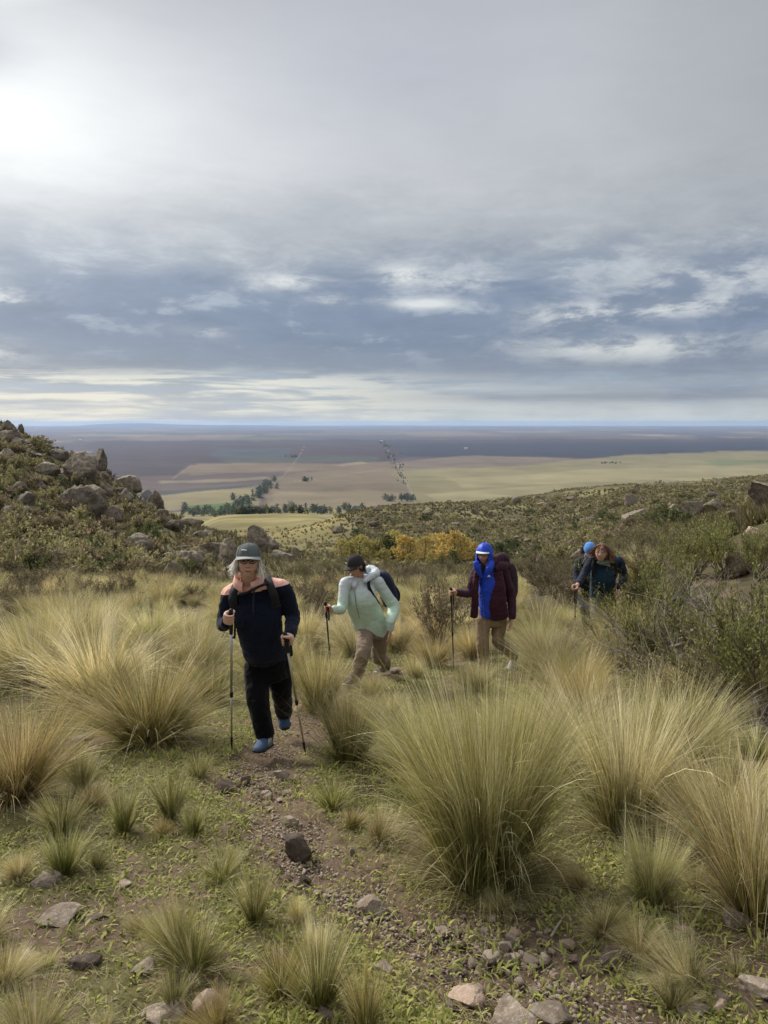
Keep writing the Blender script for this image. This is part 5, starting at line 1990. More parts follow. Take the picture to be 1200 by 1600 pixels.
def cloth(name, colour, rough=.85, weave=220.0, spec=.2, yoke=None, grad=None):
    m = bpy.data.materials.new(name)
    m.use_nodes = True
    N = NT(m.node_tree)
    out = N.n('ShaderNodeOutputMaterial')
    b = N.n('ShaderNodeBsdfPrincipled')
    tc = N.n('ShaderNodeTexCoord')
    co = tc.outputs['Object']
    c = N.mix(0.0, colour, colour)
    sep = N.n('ShaderNodeSeparateXYZ')
    N.put(sep.inputs[0], co)
    if grad:
        c = N.mix(N.sstep(sep.outputs[2], grad[1], grad[2]), colour, grad[0])
    if yoke:
        pink, x0, z0, slope = yoke
        edge = N.m('ADD', z0, N.m('MULTIPLY', N.m('SUBTRACT', sep.outputs[0], x0), slope))
        k = N.m('GREATER_THAN', sep.outputs[2], edge)
        c = N.mix(k, c, pink)
    v = N.m('ADD', .82, N.m('MULTIPLY', N.noise(co, 14, 5, .6), .36))
    c = N.mix(1.0, c, N.comb(v, v, v), 'MULTIPLY')
    N.put(b.inputs['Base Color'], c)
    b.inputs['Roughness'].default_value = rough
    b.inputs['Specular IOR Level'].default_value = spec
    b.inputs['Sheen Weight'].default_value = .08
    bn = N.n('ShaderNodeBump')
    bn.inputs['Strength'].default_value = .32
    bn.inputs['Distance'].default_value = .004
    N.put(bn.inputs['Height'], N.m('ADD', N.noise(co, weave, 2, .5), N.m('MULTIPLY', N.noise(co, 22, 5, .6, .8), 2.0)))
    N.put(b.inputs['Normal'], bn.outputs[0])
    N.t.links.new(b.outputs[0], out.inputs[0])
    return m


def strands(name, roots, dirs, L, width, rng, mat, pal, origin, segs=5, curl=.02, grav=.5, wind=(0, 0, 0)):
    n = len(roots)
    s = np.linspace(0, 1, segs + 1)
    d = np.array(dirs, float)
    pos = [np.array(roots, float)]
    for k in range(segs):
        d = d + rng.normal(0, .14, (n, 3)) + np.array([0, 0, -grav]) * .35 + np.array(wind) * .35
        d /= np.linalg.norm(d, axis=1)[:, None]
        pos.append(pos[-1] + d * (np.asarray(L)[:, None] / segs))
    pos = np.stack(pos, 1) - np.asarray(origin)
    D = np.gradient(pos, axis=1)
    sd = np.cross(D, rng.normal(size=(n, 1, 3)))
    sd /= np.linalg.norm(sd, axis=-1, keepdims=True) + 1e-9
    w = width * (1 - .7 * s ** 2)[None, :, None]
    V = np.stack([pos - sd * w, pos + sd * w], 2).reshape(-1, 3)
    tr = []
    for q in range(segs):
        a = 2 * q
        tr += [(a, a + 1, a + 3), (a, a + 3, a + 2)]
    T = (np.array(tr)[None] + (np.arange(n) * 2 * (segs + 1))[:, None, None]).reshape(-1, 3)
    pal = np.array(pal)
    c = pal[rng.integers(0, len(pal), n)] * rng.uniform(.75, 1.25, (n, 1))
    return bulk(name, V, T, mat, np.repeat(c, 2 * (segs + 1), 0))


M_SKIN = attr_mat('skin', .55, (.15, .2), 0, 60, .35)
M_SKIN.node_tree.nodes['Principled BSDF'].inputs['Subsurface Weight'].default_value = .0
M_HAIR = attr_mat('hair', .5, (0, 1), 0, 1, .4, trans=.1)
M_BLACK = cloth('black_webbing', (.012, .012, .014), .75)
M_RUBBER = plain_mat('black_rubber', (.015, .015, .016), .6, .3)
M_ALU = plain_mat('bare_aluminium', (.55, .55, .53), .32, .5)
M_ALU.node_tree.nodes['Principled BSDF'].inputs['Metallic'].default_value = .85
M_OCHRE = plain_mat('champagne_metal', (.48, .42, .28), .4, .5)
M_OCHRE.node_tree.nodes['Principled BSDF'].inputs['Metallic'].default_value = .5
M_BLKPAINT = plain_mat('black_paint', (.02, .02, .022), .4, .4)
M_GLASSRIM = plain_mat('dark_spectacle_rim', (.03, .022, .02), .4, .4)
M_GOLDRIM = plain_mat('thin_metal_rim', (.55, .45, .30), .35, .5)
M_EYE = plain_mat('eye_dark', (.03, .02, .018), .25, .5)
M_WHITE = plain_mat('white_print', (.75, .75, .74), .6, .2)
M_SOLE = plain_mat('pale_sole', (.45, .46, .46), .7, .2)


def sub(o, v):
    return np.asarray(v) - np.asarray(o)


def piece(name, VF, mat, parent, origin, smooth=True):
    V, Fc = VF
    return link(name, mesh(name, np.asarray(V) - np.asarray(origin), Fc, mat, smooth), parent)


def ribbon(pts, w, normals, thick=.006):
    """flat strap through pts lying on a surface with given normals"""
    pts = np.asarray(pts, float)
    nm = np.array([unit(q) for q in normals])
    if len(pts) > 2:
        t = np.linspace(0, len(pts) - 1, 4 * (len(pts) - 1) + 1)
        ip = np.arange(len(pts))
        f = lambda A: np.stack([np.interp(t, ip, A[:, k]) for k in range(3)], 1)
        P2, N2 = f(pts), f(nm)
        P2[1:-1] = (P2[:-2] + 2 * P2[1:-1] + P2[2:]) / 4
        pts, nm = P2, N2
    d = np.gradient(pts, axis=0)
    sd = np.cross(d, nm)
    sd /= np.linalg.norm(sd, axis=1)[:, None] + 1e-9
    nm = nm / np.linalg.norm(nm, axis=1)[:, None]
    V, Fc = [], []
    for p, s, n in zip(pts, sd, nm):
        V += [p - s * w / 2, p + s * w / 2, p + s * w / 2 + n * thick, p - s * w / 2 + n * thick]
    for i in range(len(pts) - 1):
        for k in range(4):
            k2 = (k + 1) % 4
            Fc.append((4 * i + k, 4 * i + k2, 4 * i + 4 + k2, 4 * i + 4 + k))
    Fc += [(3, 2, 1, 0), tuple(4 * (len(pts) - 1) + k for k in range(4))]
    return np.array(V), Fc


def cap_geo(c, ax, s, brim_len=.075, brim_w=.085, tilt=-.25, height=.105):
    """crown and brim of a peaked cap on the head at c"""
    n, m = 32, 10
    V, Fc = [], []
    for i in range(m + 1):
        f = (math.pi / 2 + .12) * i / m
        for j in range(n):
            a = 2 * math.pi * j / n
            r = math.sin(min(f, math.pi / 2)) ** .8
            V.append((r * math.cos(a) * .088, r * math.sin(a) * .106 - .004, .028 + math.cos(f) * height))
    V = np.array(V)
    for i in range(m):
        for j in range(n):
            j2 = (j + 1) % n
            Fc.append((i * n + j, (i + 1) * n + j, (i + 1) * n + j2, i * n + j2))
    dome = ((V * s) @ ax + c, Fc)
    B, Fb = [], []
    k, l = 17, 7
    for lay in (0, 1):
        for i in range(k):
            a = math.pi * (i / (k - 1)) * .74 + math.pi * .13
            for j in range(l):
                t = j / (l - 1)
                x = math.cos(a) * (.087 + t * .004)
                y = math.sin(a) * (.098 + t * brim_len * math.sin(a) ** .5)
                z = .030 + tilt * t * brim_len - 7.5 * (x * x) * (.35 + .65 * t) * .35 - lay * .004
                B.append((x * (brim_w / .087 if t > 0 else 1), y, z))
    o = k * l
    for i in range(k - 1):
        for j in range(l - 1):
            q = i * l + j
            Fb.append((q, q + 1, q + l + 1, q + l))
            Fb.append((o + q, o + q + l, o + q + l + 1, o + q + 1))
    for i in range(k - 1):
        q = i * l + l - 1
        Fb.append((q, o + q, o + q + l, q + l))
    for j in range(l - 1):
        Fb.append((j, o + j, o + j + 1, j + 1))
        q = (k - 1) * l + j
        Fb.append((q, q + 1, o + q + 1, o + q))
    bt = ell((0, -.004, .028 + height + .001), (.009, .009, .005))
    seams = []
    for q in range(3):
        a = math.pi * q / 3 + .52
        pts, nm = [], []
        for i in range(-8, 9):
            f = 1.5 * i / 8
            r = math.sin(min(abs(f), math.pi / 2)) ** .8 * (1 if f >= 0 else -1)
            pts.append((r * math.cos(a) * .0884, r * math.sin(a) * .1064 - .004, .0282 + math.cos(f) * height))
            nm.append((math.sin(f) * math.cos(a), math.sin(f) * math.sin(a), math.cos(f)))
        seams.append(ribbon(np.array(pts), .005, nm, .0018))
    V2, F2 = join([(V, Fc), bt] + seams)
    dome = ((V2 * s) @ ax + c, F2)
    return dome, ((np.array(B) * s) @ ax + c, Fb)


def glasses(name, c, ax, s, mat, parent, origin):
    parts = []
    for sx in (-1, 1):
        ring = []
        for k in range(17):
            a = 2 * math.pi * k / 16
            x, z = .032 * sx + .025 * math.cos(a), .014 + .017 * math.sin(a)
            ring.append((x, .098 - 2.0 * x * x, z))
        parts.append(loft((np.array(ring) * s) @ ax + c, [.0026 * s] * 17, 6, ax[1], False))
        tm = np.array([(.058 * sx, .090, .018), (.076 * sx, .05, .018), (.083 * sx, -.005, .014)])
        parts.append(loft((tm * s) @ ax + c, [.0024 * s] * 3, 6, ax[2]))
    parts.append(loft((np.array([(-.008, .098, .018), (0, .1, .020), (.008, .098, .018)]) * s) @ ax + c, [.0025 * s] * 3, 6, ax[2]))
    piece(name, join(parts), mat, parent, origin)


def eyes(c, ax, s, parent, origin):
    for sx in (-1, 1):
        p = (np.array([.031 * sx, .0795, .014]) * s) @ ax + c
        piece('eye', ell(p, (.012 * s, .007 * s, .0055 * s), ax, 10, 8), M_EYE, parent, origin)


def shoe(heel, toe, s, mat, parent, origin, up=(0, 0, 1), stripe=None):
    heel, toe = np.asarray(heel, float), np.asarray(toe, float)
    d = unit(toe - heel)
    u = unit(np.asarray(up) - d * (np.asarray(up) @ d))
    a = np.cross(d, u)
    L = np.linalg.norm(toe - heel)
    q = lambda l, h: heel + d * l * L + u * h * s
    up_ = join([loft([q(.06, .052), q(.25, .052), q(.5, .046), q(.75, .036), q(.95, .027)], [(.034 * s, .046 * s), (.038 * s, .050 * s), (.042 * s, .042 * s), (.046 * s, .030 * s), (.032 * s, .018 * s)], 14, a),
                loft([q(.14, .06), q(.16, .115)], [(.038 * s, .044 * s), (.036 * s, .042 * s)], 12, a)])
    me = fuse('shoe', [up_], .008, mat, 3, origin=origin)
    o = link('shoe', me, parent)
    sole = loft([q(-.02, .012), q(.2, .012), q(.45, .012), q(.75, .013), q(1.02, .022)], [(.036 * s, .014 * s), (.040 * s, .016 * s), (.039 * s, .014 * s), (.048 * s, .014 * s), (.030 * s, .012 * s)], 12, a)
    piece('sole', sole, M_SOLE if stripe is None else M_RUBBER, o, origin)
    lace = join([loft([q(f, .088 - (f - .38) * .13) - a * .02 * s, q(f, .096 - (f - .38) * .13), q(f, .088 - (f - .38) * .13) + a * .02 * s], [.003 * s] * 3, 5, d) for f in (.40, .47, .54, .61)])
    piece('laces', lace, M_SOLE, o, origin)
    if stripe is not None:
        for k in range(3):
            f = .36 + .09 * k
            for sd in (-1, 1):
                st_ = ribbon([q(f, .03) + a * sd * .0435 * s, q(f - .06, .082) + a * sd * .0375 * s], .009, [a * sd, a * sd + u * .4], .003)
                piece('stripe', st_, M_SOLE, o, origin)
    return o


def pole(top, tip, label, shaft=M_ALU, dark=False, lower=None, f1=.13, f2=.55, strap=True):
    """an adjustable trekking pole from the top of its grip down to its tip"""
    top, tip = np.asarray(top, float), np.asarray(tip, float)
    o = link('trekking_pole', None, None, tuple(tip))
    tag(o, label, 'trekking pole')
    L = np.linalg.norm(top - tip)
    q = lambda f: top + (tip - top) * f
    a = unit(np.cross(tip - top, (0, 1, .1)))
    piece('grip', loft([q(0), q(.02), q(.06), q(.10), q(f1)], [.015, .017, .0145, .0155, .013], 10, a), M_RUBBER, o, tip)
    piece('upper_shaft', loft([q(f1), q(f2)], [.0095, .0092], 8, a, False), M_BLKPAINT if dark else shaft, o, tip)
    piece('lock_collar', loft([q(f2 - .015), q(f2 + .015)], [.0135, .0125], 8, a), M_RUBBER, o, tip)
    piece('lower_shaft', loft([q(f2), q(.93)], [.0078, .0070], 8, a, False), M_BLKPAINT if dark else (lower or shaft), o, tip)
    piece('tip', loft([q(.905), q(.93), q(1.0)], [.0105, .0095, .004], 8, a), M_RUBBER, o, tip)
    if strap:
        piece('wrist_strap', ribbon([q(.02), q(.06) + a * .03, q(f1 + .03) + a * .026, q(f1 + .02) + a * .012], .016, [(0, -1, .1)] * 4, .004), M_BLACK, o, tip)
    return o


def on_ground(x, y, dz=0.0):
    return np.array([x, y, float(terr(x, y)) + dz])


def rucksack(label, c, ax, size, mat, straps, chest=None, extra=None, flat=.6):
    """bag with a lid, a front pocket and shoulder straps; ax rows: right, back (away from the wearer), up"""
    c = np.asarray(c)
    o = link('rucksack', None, None, tuple(c))
    tag(o, label, 'rucksack')
    w, d, h = size
    q = lambda x, y, z: c + np.array([x, y, z]) @ ax
    body = fuse('bag', [loft([q(0, 0, -h * .5), q(0, .05 * d, -h * .25), q(0, .06 * d, .1 * h), q(0, 0, h * .38), q(0, -.12 * d, h * .5)],
                             [(w * .40, d * .38), (w * .5, d * .5), (w * .5, d * .5), (w * .44, d * .42), (w * .30, d * .25)], 18, ax[0])], .014, mat, 3, .006, (14, 14, 8), origin=c)
    link('bag', body, o)
    pk = fuse('pocket', [loft([q(0, d * .42, -h * .40), q(0, d * .5, -h * .2), q(0, d * .45, h * .02)], [(w * .32, d * .14), (w * .38, d * .2), (w * .33, d * .14)], 14, ax[0])], .012, mat, 3, .004, origin=c)
    link('pocket', pk, o)
    piece('haul_loop', loft([q(-.025, -d * .1, h * .5), q(-.02, -d * .1, h * .56), q(.02, -d * .1, h * .56), q(.025, -d * .1, h * .5)], [.006] * 4, 6, ax[1]), M_BLACK, o, c)
    for pts, nm, wd in straps:
        piece('shoulder_strap', ribbon(pts, wd, nm, .012), M_BLACK, o, c)
    if chest:
        piece('chest_strap', ribbon(chest[0], chest[2], chest[1], .007), M_BLACK, o, c)
        m = len(chest[0]) // 2
        piece('buckle', ell(np.asarray(chest[0][m]) + unit(chest[1][m]) * .008, (.02, .006, .012)), M_RUBBER, o, c)
    return o


def person(label, origin, parts, colour):
    me = fuse('person', parts, .0056, M_SKIN, 1, dec=.28, origin=origin, colour=colour)
    o = link('person', me, None, tuple(origin))
    tag(o, label, 'person')
    return o

# ================================================================== the woman in pink and navy
def fig_pink():
    B = 5.45
    org = on_ground(P(410, 1100, B)[0], B)
    hx = frame(P(386, 893, 4.6) - P(389, 884, 5.3), (0.05, -.06, 1))
    hc = P(388, 879, 5.30)
    s = 1.0
    sh = P(358, 929, 5.44), P(443, 919, 5.42)
    pel, wai, che, nek = P(417, 1038, 5.58), P(411, 1002, 5.50), P(403, 952, 5.44), P(391, 913, 5.40)
    elR, wrR, haR = P(349, 976, 5.42), P(354, 972, 5.20), P(360, 966, 5.11)
    elL, wrL, haL = P(457, 964, 5.46), P(453, 992, 5.25), P(447, 1001, 5.17)
    hipR, knR, anR = P(398, 1045, 5.57), P(404, 1098, 5.42), P(414, 1150, 5.47)
    hipL, knL, anL = P(437, 1046, 5.62), P(440, 1082, 5.72), P(444, 1114, 6.02)
    pA_top, pA_tip = P(361, 953, 5.10), at(362, 1172)
    pB_top, pB_tip = P(445, 989, 5.15), at(477, 1177)
    axA, axB = unit(pA_top - pA_tip), unit(pB_top - pB_tip)
    parts = head_geo(hc, hx, s) + [
        loft([hc - hx[2] * .07 - hx[1] * .015, nek, che + (0, .05, 0)], [.056, .066, .07], 12),
        loft([nek + (0, .02, 0), che + (0, .05, 0), wai + (0, .03, 0), pel], [(.09, .06), (.13, .08), (.12, .09), (.14, .11)], 16),
        loft([sh[0], elR, wrR], [.045, .038, .028], 10), loft([sh[1], elL, wrL], [.045, .038, .028], 10),
        loft([hipR, knR, anR], [.075, .05, .04], 10), loft([hipL, knL, anL], [.075, .05, .04], 10),
        loft([nek + (0, 0, -.02), sh[0]], [.06, .045], 10), loft([nek + (0, 0, -.02), sh[1]], [.06, .045], 10),
        loft([wrR, haR + (-.025, .03, -.004)], [.026, .028], 10), loft([wrL, haL + (.03, .03, 0)], [.026, .028], 10)]
    parts += grip_hand(haR, axA, (-.8, .55, 0), 1.08) + grip_hand(haL, axB, (.85, .45, 0), 1.08)
    pr = person('white haired woman in pink and navy fleece and grey cap with two trekking poles', org, parts,
                face_colour(hc, hx, s, (.60, .37, .28), (.30, .26, .22), (.40, .15, .13), org))
    eyes(hc, hx, s, pr, org)
    glasses('glasses', hc, hx, s, M_GLASSRIM, pr, org)
    # fleece
    mat = cloth('pink_navy_fleece', (.0085, .011, .024), .95, 160, .1,
                yoke=((.80, .46, .37), float(sub(org, P(397, 924, 5.3))[0]), float(sub(org, P(397, 926, 5.29))[2]), .17))
    j = [loft([nek + (0, 0, -.01), che + (0, 0, .06), che + (.0, -.02, -.04), wai + (0, -.02, 0), pel + (0, 0, .10), pel + (0, .0, .055)],
              [(.095, .085), (.160, .125), (.178, .150), (.168, .154), (.186, .166), (.190, .168)], 24),
         loft([sh[0] + (.05, 0, .005), sh[0], (sh[0] + elR) / 2 + (-.003, 0, 0), elR, wrR], [.060, .061, .056, .053, .044], 14),
         loft([sh[1] + (-.05, 0, .005), sh[1], (sh[1] + elL) / 2 + (.006, 0, .0), elL, wrL], [.060, .063, .063, .058, .047], 14),
         loft([nek + (0, 0, .0), sh[0] + (.01, 0, .0)], [.075, .07], 12), loft([nek + (0, 0, .0), sh[1] + (-.01, 0, .0)], [.075, .07], 12)]
    jk = link('fleece', fuse('fleece', j, .011, mat, 5, .010, (11, 11, 15), origin=org), pr)
    mp = cloth('pink_fleece', (.80, .46, .37), .95, 160, .1)
    # stand collar, open at the front
    col, Fc = [], []
    for lay, (r0, r1) in enumerate(((.104, .096), (.095, .087))):
        for i in range(25):
            a = math.radians(-90 + 16 + (360 - 32) * i / 24)
            op = 1 - .38 * math.exp(-((math.degrees(a) % 360 - 270) / 55.0) ** 2)
            for t in (0, .5, 1):
                r = r0 + (r1 - r0) * t + .012 * math.sin(3.1 * t)
                col.append((nek[0] - .003 + math.cos(a) * r * 1.08, nek[1] - .015 + math.sin(a) * r - .025 * t, nek[2] - .035 + .118 * t * op))
    k = 25 * 3
    for i in range(24):
        for t in (0, 1):
            q = i * 3 + t
            Fc.append((q, q + 3, q + 4, q + 1))
            Fc.append((k + q, k + q + 1, k + q + 4, k + q + 3))
        q = i * 3 + 2
        Fc.append((q, q + 3, k + q + 3, k + q))
    piece('collar', (np.array(col), Fc), mp, jk, org)
    z0, z1 = P(396, 915, 5.26), P(397, 962, 5.26)
    piece('zip', ribbon([P(397, 923, 5.285), P(396, 940, 5.27), P(396, 962, 5.27)], .010, [(0, -1, .1)] * 3, .012), cloth('zip_tape', (.02, .021, .028), .6), jk, org)
    # trousers
    mt = cloth('black_trousers', (.0050, .0051, .0062), .95, 200, .08)
    t = [loft([wai + (0, 0, -.03), pel, (hipR + hipL) / 2 + (0, 0, -.05)], [(.13, .10), (.150, .12), (.172, .145)], 20),
         loft([hipR + (0, 0, .03), (hipR + knR) / 2, knR, (knR + anR) / 2, anR + (0, .0, .01)], [.088, .096, .086, .080, .076], 16),
         loft([hipL + (0, 0, .03), (hipL + knL) / 2, knL, (knL + anL) / 2, anL], [.088, .095, .083, .076, .070], 16)]
    link('trousers', fuse('trousers', t, .012, mt, 4, .012, (10, 10, 7), origin=org), pr)
    ms = cloth('blue_mesh_shoe', (.040, .080, .155), .7, 300, .3)
    shoe(P(421, 1166, 5.50), P(400, 1179, 5.27), 1.12, ms, pr, org, stripe=True)
    shoe(P(443, 1119, 6.10), P(447, 1142, 5.93), 1.12, ms, pr, org, up=(0.0, -.72, .7), stripe=True)
    # hair: white, blown sideways under the cap
    rng = np.random.default_rng(3)
    roots, dirs, L = [], [], []
    for k in range(900):
        sd = rng.choice([-1, 1])
        a = rng.uniform(-.7, 2.4)
        p = np.array([sd * .079 * math.cos(a * .45), -.085 * math.sin(a * .6) + .012, rng.uniform(-.01, .05)])
        roots.append((p * s) @ hx + hc)
        dirs.append(np.array([sd * .35, -.15, -1.0]) @ hx)
        L.append(rng.uniform(.07, .125))
    link('hair', strands('hair', roots, dirs, L, .0035, rng, M_HAIR, [(.78, .75, .69), (.85, .83, .79), (.62, .58, .52)], org, wind=(-.15, 0, 0), grav=.25), pr)
    mc = cloth('grey_cap', (.11, .125, .125), .9, 240, .15)
    mb = cloth('light_grey_brim', (.30, .32, .315), .9, 240, .15)
    cx = frame(hx[1] + hx[2] * -.02, hx[2])
    dome, brim = cap_geo(hc + hx[2] * .020, cx, 1.02, .085, .092, -.12, .094)
    cp = piece('cap', dome, mc, pr, org)
    piece('brim', brim, mb, cp, org)
    cc = hc + hx[2] * .020
    lp = [(np.array([x, .1035 - (x - .02) * .35 * (x > .02), .072 + .004 * math.sin(40 * x)])) @ cx + cc for x in (.012, .025, .038, .05)]
    piece('emblem', ribbon(lp, .006, [cx[1] + cx[2] * .5] * 4, .004), M_WHITE, cp, org)
    # rucksack and straps
    bx = np.array([(1, 0, 0), (0, 1, .12), (0, -.12, 1)], float)
    rucksack('black rucksack with chest strap worn by the woman in pink and navy', P(404, 950, 5.74), bx, (.30, .18, .46), M_BLACK,
             [([P(374, 906, 5.44), P(366, 921, 5.31), P(363, 938, 5.272), P(367, 952, 5.30)], [(0, -.3, 1), (-.1, -1, .4), (-.1, -1, 0), (-.2, -1, -.2)], .058),
              ([P(416, 900, 5.44), P(422, 914, 5.30), P(428, 930, 5.262), P(433, 948, 5.30)], [(0, -.3, 1), (.1, -1, .4), (.1, -1, 0), (.3, -1, -.2)], .058)],
             ([P(371, 929, 5.285), P(384, 927, 5.262), P(396, 921, 5.25), P(408, 915, 5.26), P(420, 911, 5.295)], [(0, -1, .2)] * 5, .020))
    pole(pA_top, pA_tip, 'silver trekking pole held upright by the right hand of the woman in pink', M_ALU, f1=.155, f2=.58)
    pole(pB_top, pB_tip, 'ochre trekking pole slanting outwards from the left hand of the woman in pink', M_OCHRE, f1=.15, f2=.56)


# ================================================================== the woman in the mint jacket
def fig_mint():
    B = 8.5
    org = on_ground(P(575, 1030, B)[0], B)
    hc = P(556, 886, 8.36)
    hx = frame((-.68, -.73, -.24), (-.12, -.05, 1))
    s = 1.0
    sh = P(539, 911, 8.30), P(590, 908, 8.48)
    nek, che, wai, pel = P(563, 906, 8.45), P(563, 928, 8.42), P(573, 962, 8.50), P(583, 984, 8.55)
    elR, wrR, haR = P(534, 950, 8.20), P(519, 952, 8.05), P(511.5, 952, 8.0)
    elL, wrL = P(614, 948, 8.50), P(610, 981, 8.34)
    hipR, knR = P(572, 985, 8.50), P(567, 1020, 8.22)
    hipL, knL = P(593, 986, 8.62), P(592, 1027, 8.70)
    anR = on_ground(P(557, 1056, 8.32)[0], 8.32, .10)
    anL = on_ground(P(602, 1056, 9.0)[0], 9.0, .13)
    p_top, p_tip = P(508.5, 941, 7.99), at(519, 1072)
    ax = unit(p_top - p_tip)
    parts = head_geo(hc, hx, s) + [loft([hc - hx[2] * .07 - hx[1] * .02, nek, che], [.054, .062, .10], 12),
                                   loft([nek, che, wai, pel], [(.10, .08), (.14, .10), (.13, .11), (.15, .12)], 16),
                                   loft([sh[0], elR, wrR], [.045, .036, .026], 10), loft([sh[1], elL, wrL], [.045, .036, .026], 10),
                                   loft([hipR, knR, anR], [.075, .05, .04], 10), loft([hipL, knL, anL], [.075, .05, .04], 10),
                                   loft([nek, sh[0]], [.06, .045], 10), loft([nek, sh[1]], [.06, .045], 10),
                                   loft([wrR, haR + (.02, .02, 0)], [.025, .027], 10)]
    parts += grip_hand(haR, ax, (.75, .6, 0), 1.05) + loose_hand(wrL + (0, 0, -.01), (.0, -.05, -1), (-.8, .2, 0), 1.05)
    pr = person('woman in pale mint jacket and dark cap stooping forward with a black pole', org, parts,
                face_colour(hc, hx, s, (.50, .28, .19), (.05, .035, .03), (.34, .12, .10), org))
    eyes(hc, hx, s, pr, org)
    glasses('glasses', hc, hx, s, M_GOLDRIM, pr, org)
    mj = cloth('mint_shell', (.50, .645, .515), .55, 260, .3, grad=((.55, .60, .62), .88, 1.28))
    j = [loft([nek + (0, 0, -.02), che + (0, 0, .05), che + (.0, -.02, -.06), wai, pel + (-.02, 0, .03), pel + (-.03, .0, -.01)],
              [(.095, .085), (.178, .13), (.196, .145), (.196, .160), (.204, .168), (.196, .165)], 24),
         loft([sh[0] + (.05, .02, 0), sh[0], (sh[0] + elR) / 2, elR + (0, 0, -.01), wrR + (.02, 0, 0)], [.068, .068, .060, .062, .046], 14),
         loft([sh[1] + (-.05, 0, 0), sh[1], (sh[1] + elL) / 2 + (.01, 0, 0), elL + (.01, 0, -.01), wrL + (0, 0, .07), wrL + (0, 0, .01)], [.070, .074, .072, .072, .060, .040], 14),
         loft([nek, sh[0]], [.075, .07], 12), loft([nek, sh[1]], [.075, .07], 12)]
    jk = link('jacket', fuse('jacket', j, .011, mj, 4, .0065, (6, 6, 14), origin=org), pr)
    md = cloth('pale_blue_hood', (.52, .575, .60), .6, 260, .3)
    hd = [loft([P(548, 900, 8.36), P(560, 897, 8.5), P(578, 890, 8.58), P(588, 895, 8.5), P(577, 902, 8.38), P(570, 908, 8.31)], [.022, .040, .056, .054, .044, .026], 12, (0, 0, 1)), loft([P(566, 893, 8.62), P(580, 893, 8.66)], [.05, .05], 12, (0, 0, 1))]
    link('hood', fuse('hood', hd, .010, md, 3, .010, (18, 18, 18), origin=org), jk)
    piece('cuff', loft([wrL + (0, 0, .03), wrL + (0, 0, -.02)], [.046, .043], 14), md, jk, org)
    piece('zip', ribbon([P(554, 922, 8.275), P(557, 945, 8.252), P(562, 966, 8.275)], .007, [(-.4, -1, 0)] * 3, .008), cloth('zip_grey', (.20, .24, .25), .6), jk, org)
    link('shirt', fuse('shirt', [loft([P(552.5, 909, 8.31), P(553, 915, 8.285), P(554, 921, 8.295)], [(.045, .02), (.032, .02), (.006, .01)], 12)], .008, cloth('white_shirt', (.62, .62, .68), .8), 2, origin=org), pr)
    mt = cloth('taupe_trousers', (.225, .168, .125), .85, 220, .15)
    t = [loft([wai + (0, 0, -.06), pel, (hipR + hipL) / 2 + (0, 0, -.05)], [(.15, .12), (.175, .14), (.18, .15)], 20),
         loft([hipR + (0, 0, .02), (hipR + knR) / 2, knR, (knR + anR) / 2, anR], [.108, .098, .084, .080, .080], 16),
         loft([hipL + (0, 0, .02), (hipL + knL) / 2, knL, (knL + anL) / 2, anL], [.108, .098, .082, .078, .078], 16)]
    link('trousers', fuse('trousers', t, .012, mt, 3, .014, (10, 10, 13), origin=org), pr)
    ms = cloth('brown_boot', (.09, .065, .05), .8)
    for an, d in ((anR, (-.16, -.16, 0)), (anL, (-.14, -.16, -.0))):
        h = np.array([an[0] + .04, an[1] + .04, float(terr(an[0] + .04, an[1] + .04))])
        shoe(h, np.array([h[0] + d[0] * 1.1, h[1] + d[1] * 1.1, float(terr(h[0] + d[0], h[1] + d[1]))]), 1.05, ms, pr, org)
    rng = np.random.default_rng(4)
    roots, dirs, L = [], [], []
    for k in range(420):
        a = rng.uniform(2.0, 4.3)
        p = np.array([.080 * math.sin(a) * (1 if rng.random() < .5 else 1), .095 * math.cos(a) * 1.0, rng.uniform(-.06, .06)])
        if k < 120:
            p = np.array([rng.choice([-1, 1]) * .078, rng.uniform(-.02, .03), rng.uniform(-.01, .04)])
        roots.append((p * s) @ hx + hc)
        dirs.append(np.array([0, -.4, -.9]) @ hx)
        L.append(rng.uniform(.03, .08))
    link('hair', strands('hair', roots, dirs, L, .0045, rng, M_HAIR, [(.035, .02, .015), (.06, .035, .025), (.02, .012, .01)], org, grav=.2), pr)
    link('bun', fuse('bun', [ell((np.array([0, -.105, -.02])) @ hx + hc, (.045, .035, .055), hx)], .008, plain_mat('dark_hair', (.035, .02, .015), .6), 2, .008, (40, 40, 40), origin=org), pr)
    mc = cloth('dark_brown_cap', (.035, .028, .028), .85, 240, .15)
    dome, brim = cap_geo(hc + hx[2] * .010, hx, 1.03, .072, .088, -.22, .108)
    cp = piece('cap', dome, mc, pr, org)
    piece('brim', brim, mc, cp, org)
    cc = hc + hx[2] * .010
    e = lambda x, y, z: np.array([x, y, z]) @ hx * 1.03 + cc
    # a small leaping mark on the front panel and a light tab at the side
    piece('emblem', ribbon([e(.012, .106, .078), e(.024, .103, .068), e(.032, .0995, .082), e(.048, .092, .078)], .006, [hx[1] + hx[0] * .3] * 4, .004), M_WHITE, cp, org)
    piece('emblem', ribbon([e(.078, .050, .040), e(.086, .028, .040)], .008, [hx[0]] * 2, .003), M_WHITE, cp, org)
    bx = np.array([unit((.80, .60, 0)), unit((.60, -.02 + .6, -.0)), (0, 0, 1.0)])
    bk = unit((.86, .42, .30))
    rt = unit(np.cross(bk, (0, 0, 1)))
    bx = np.array([rt, bk, np.cross(rt, bk)])
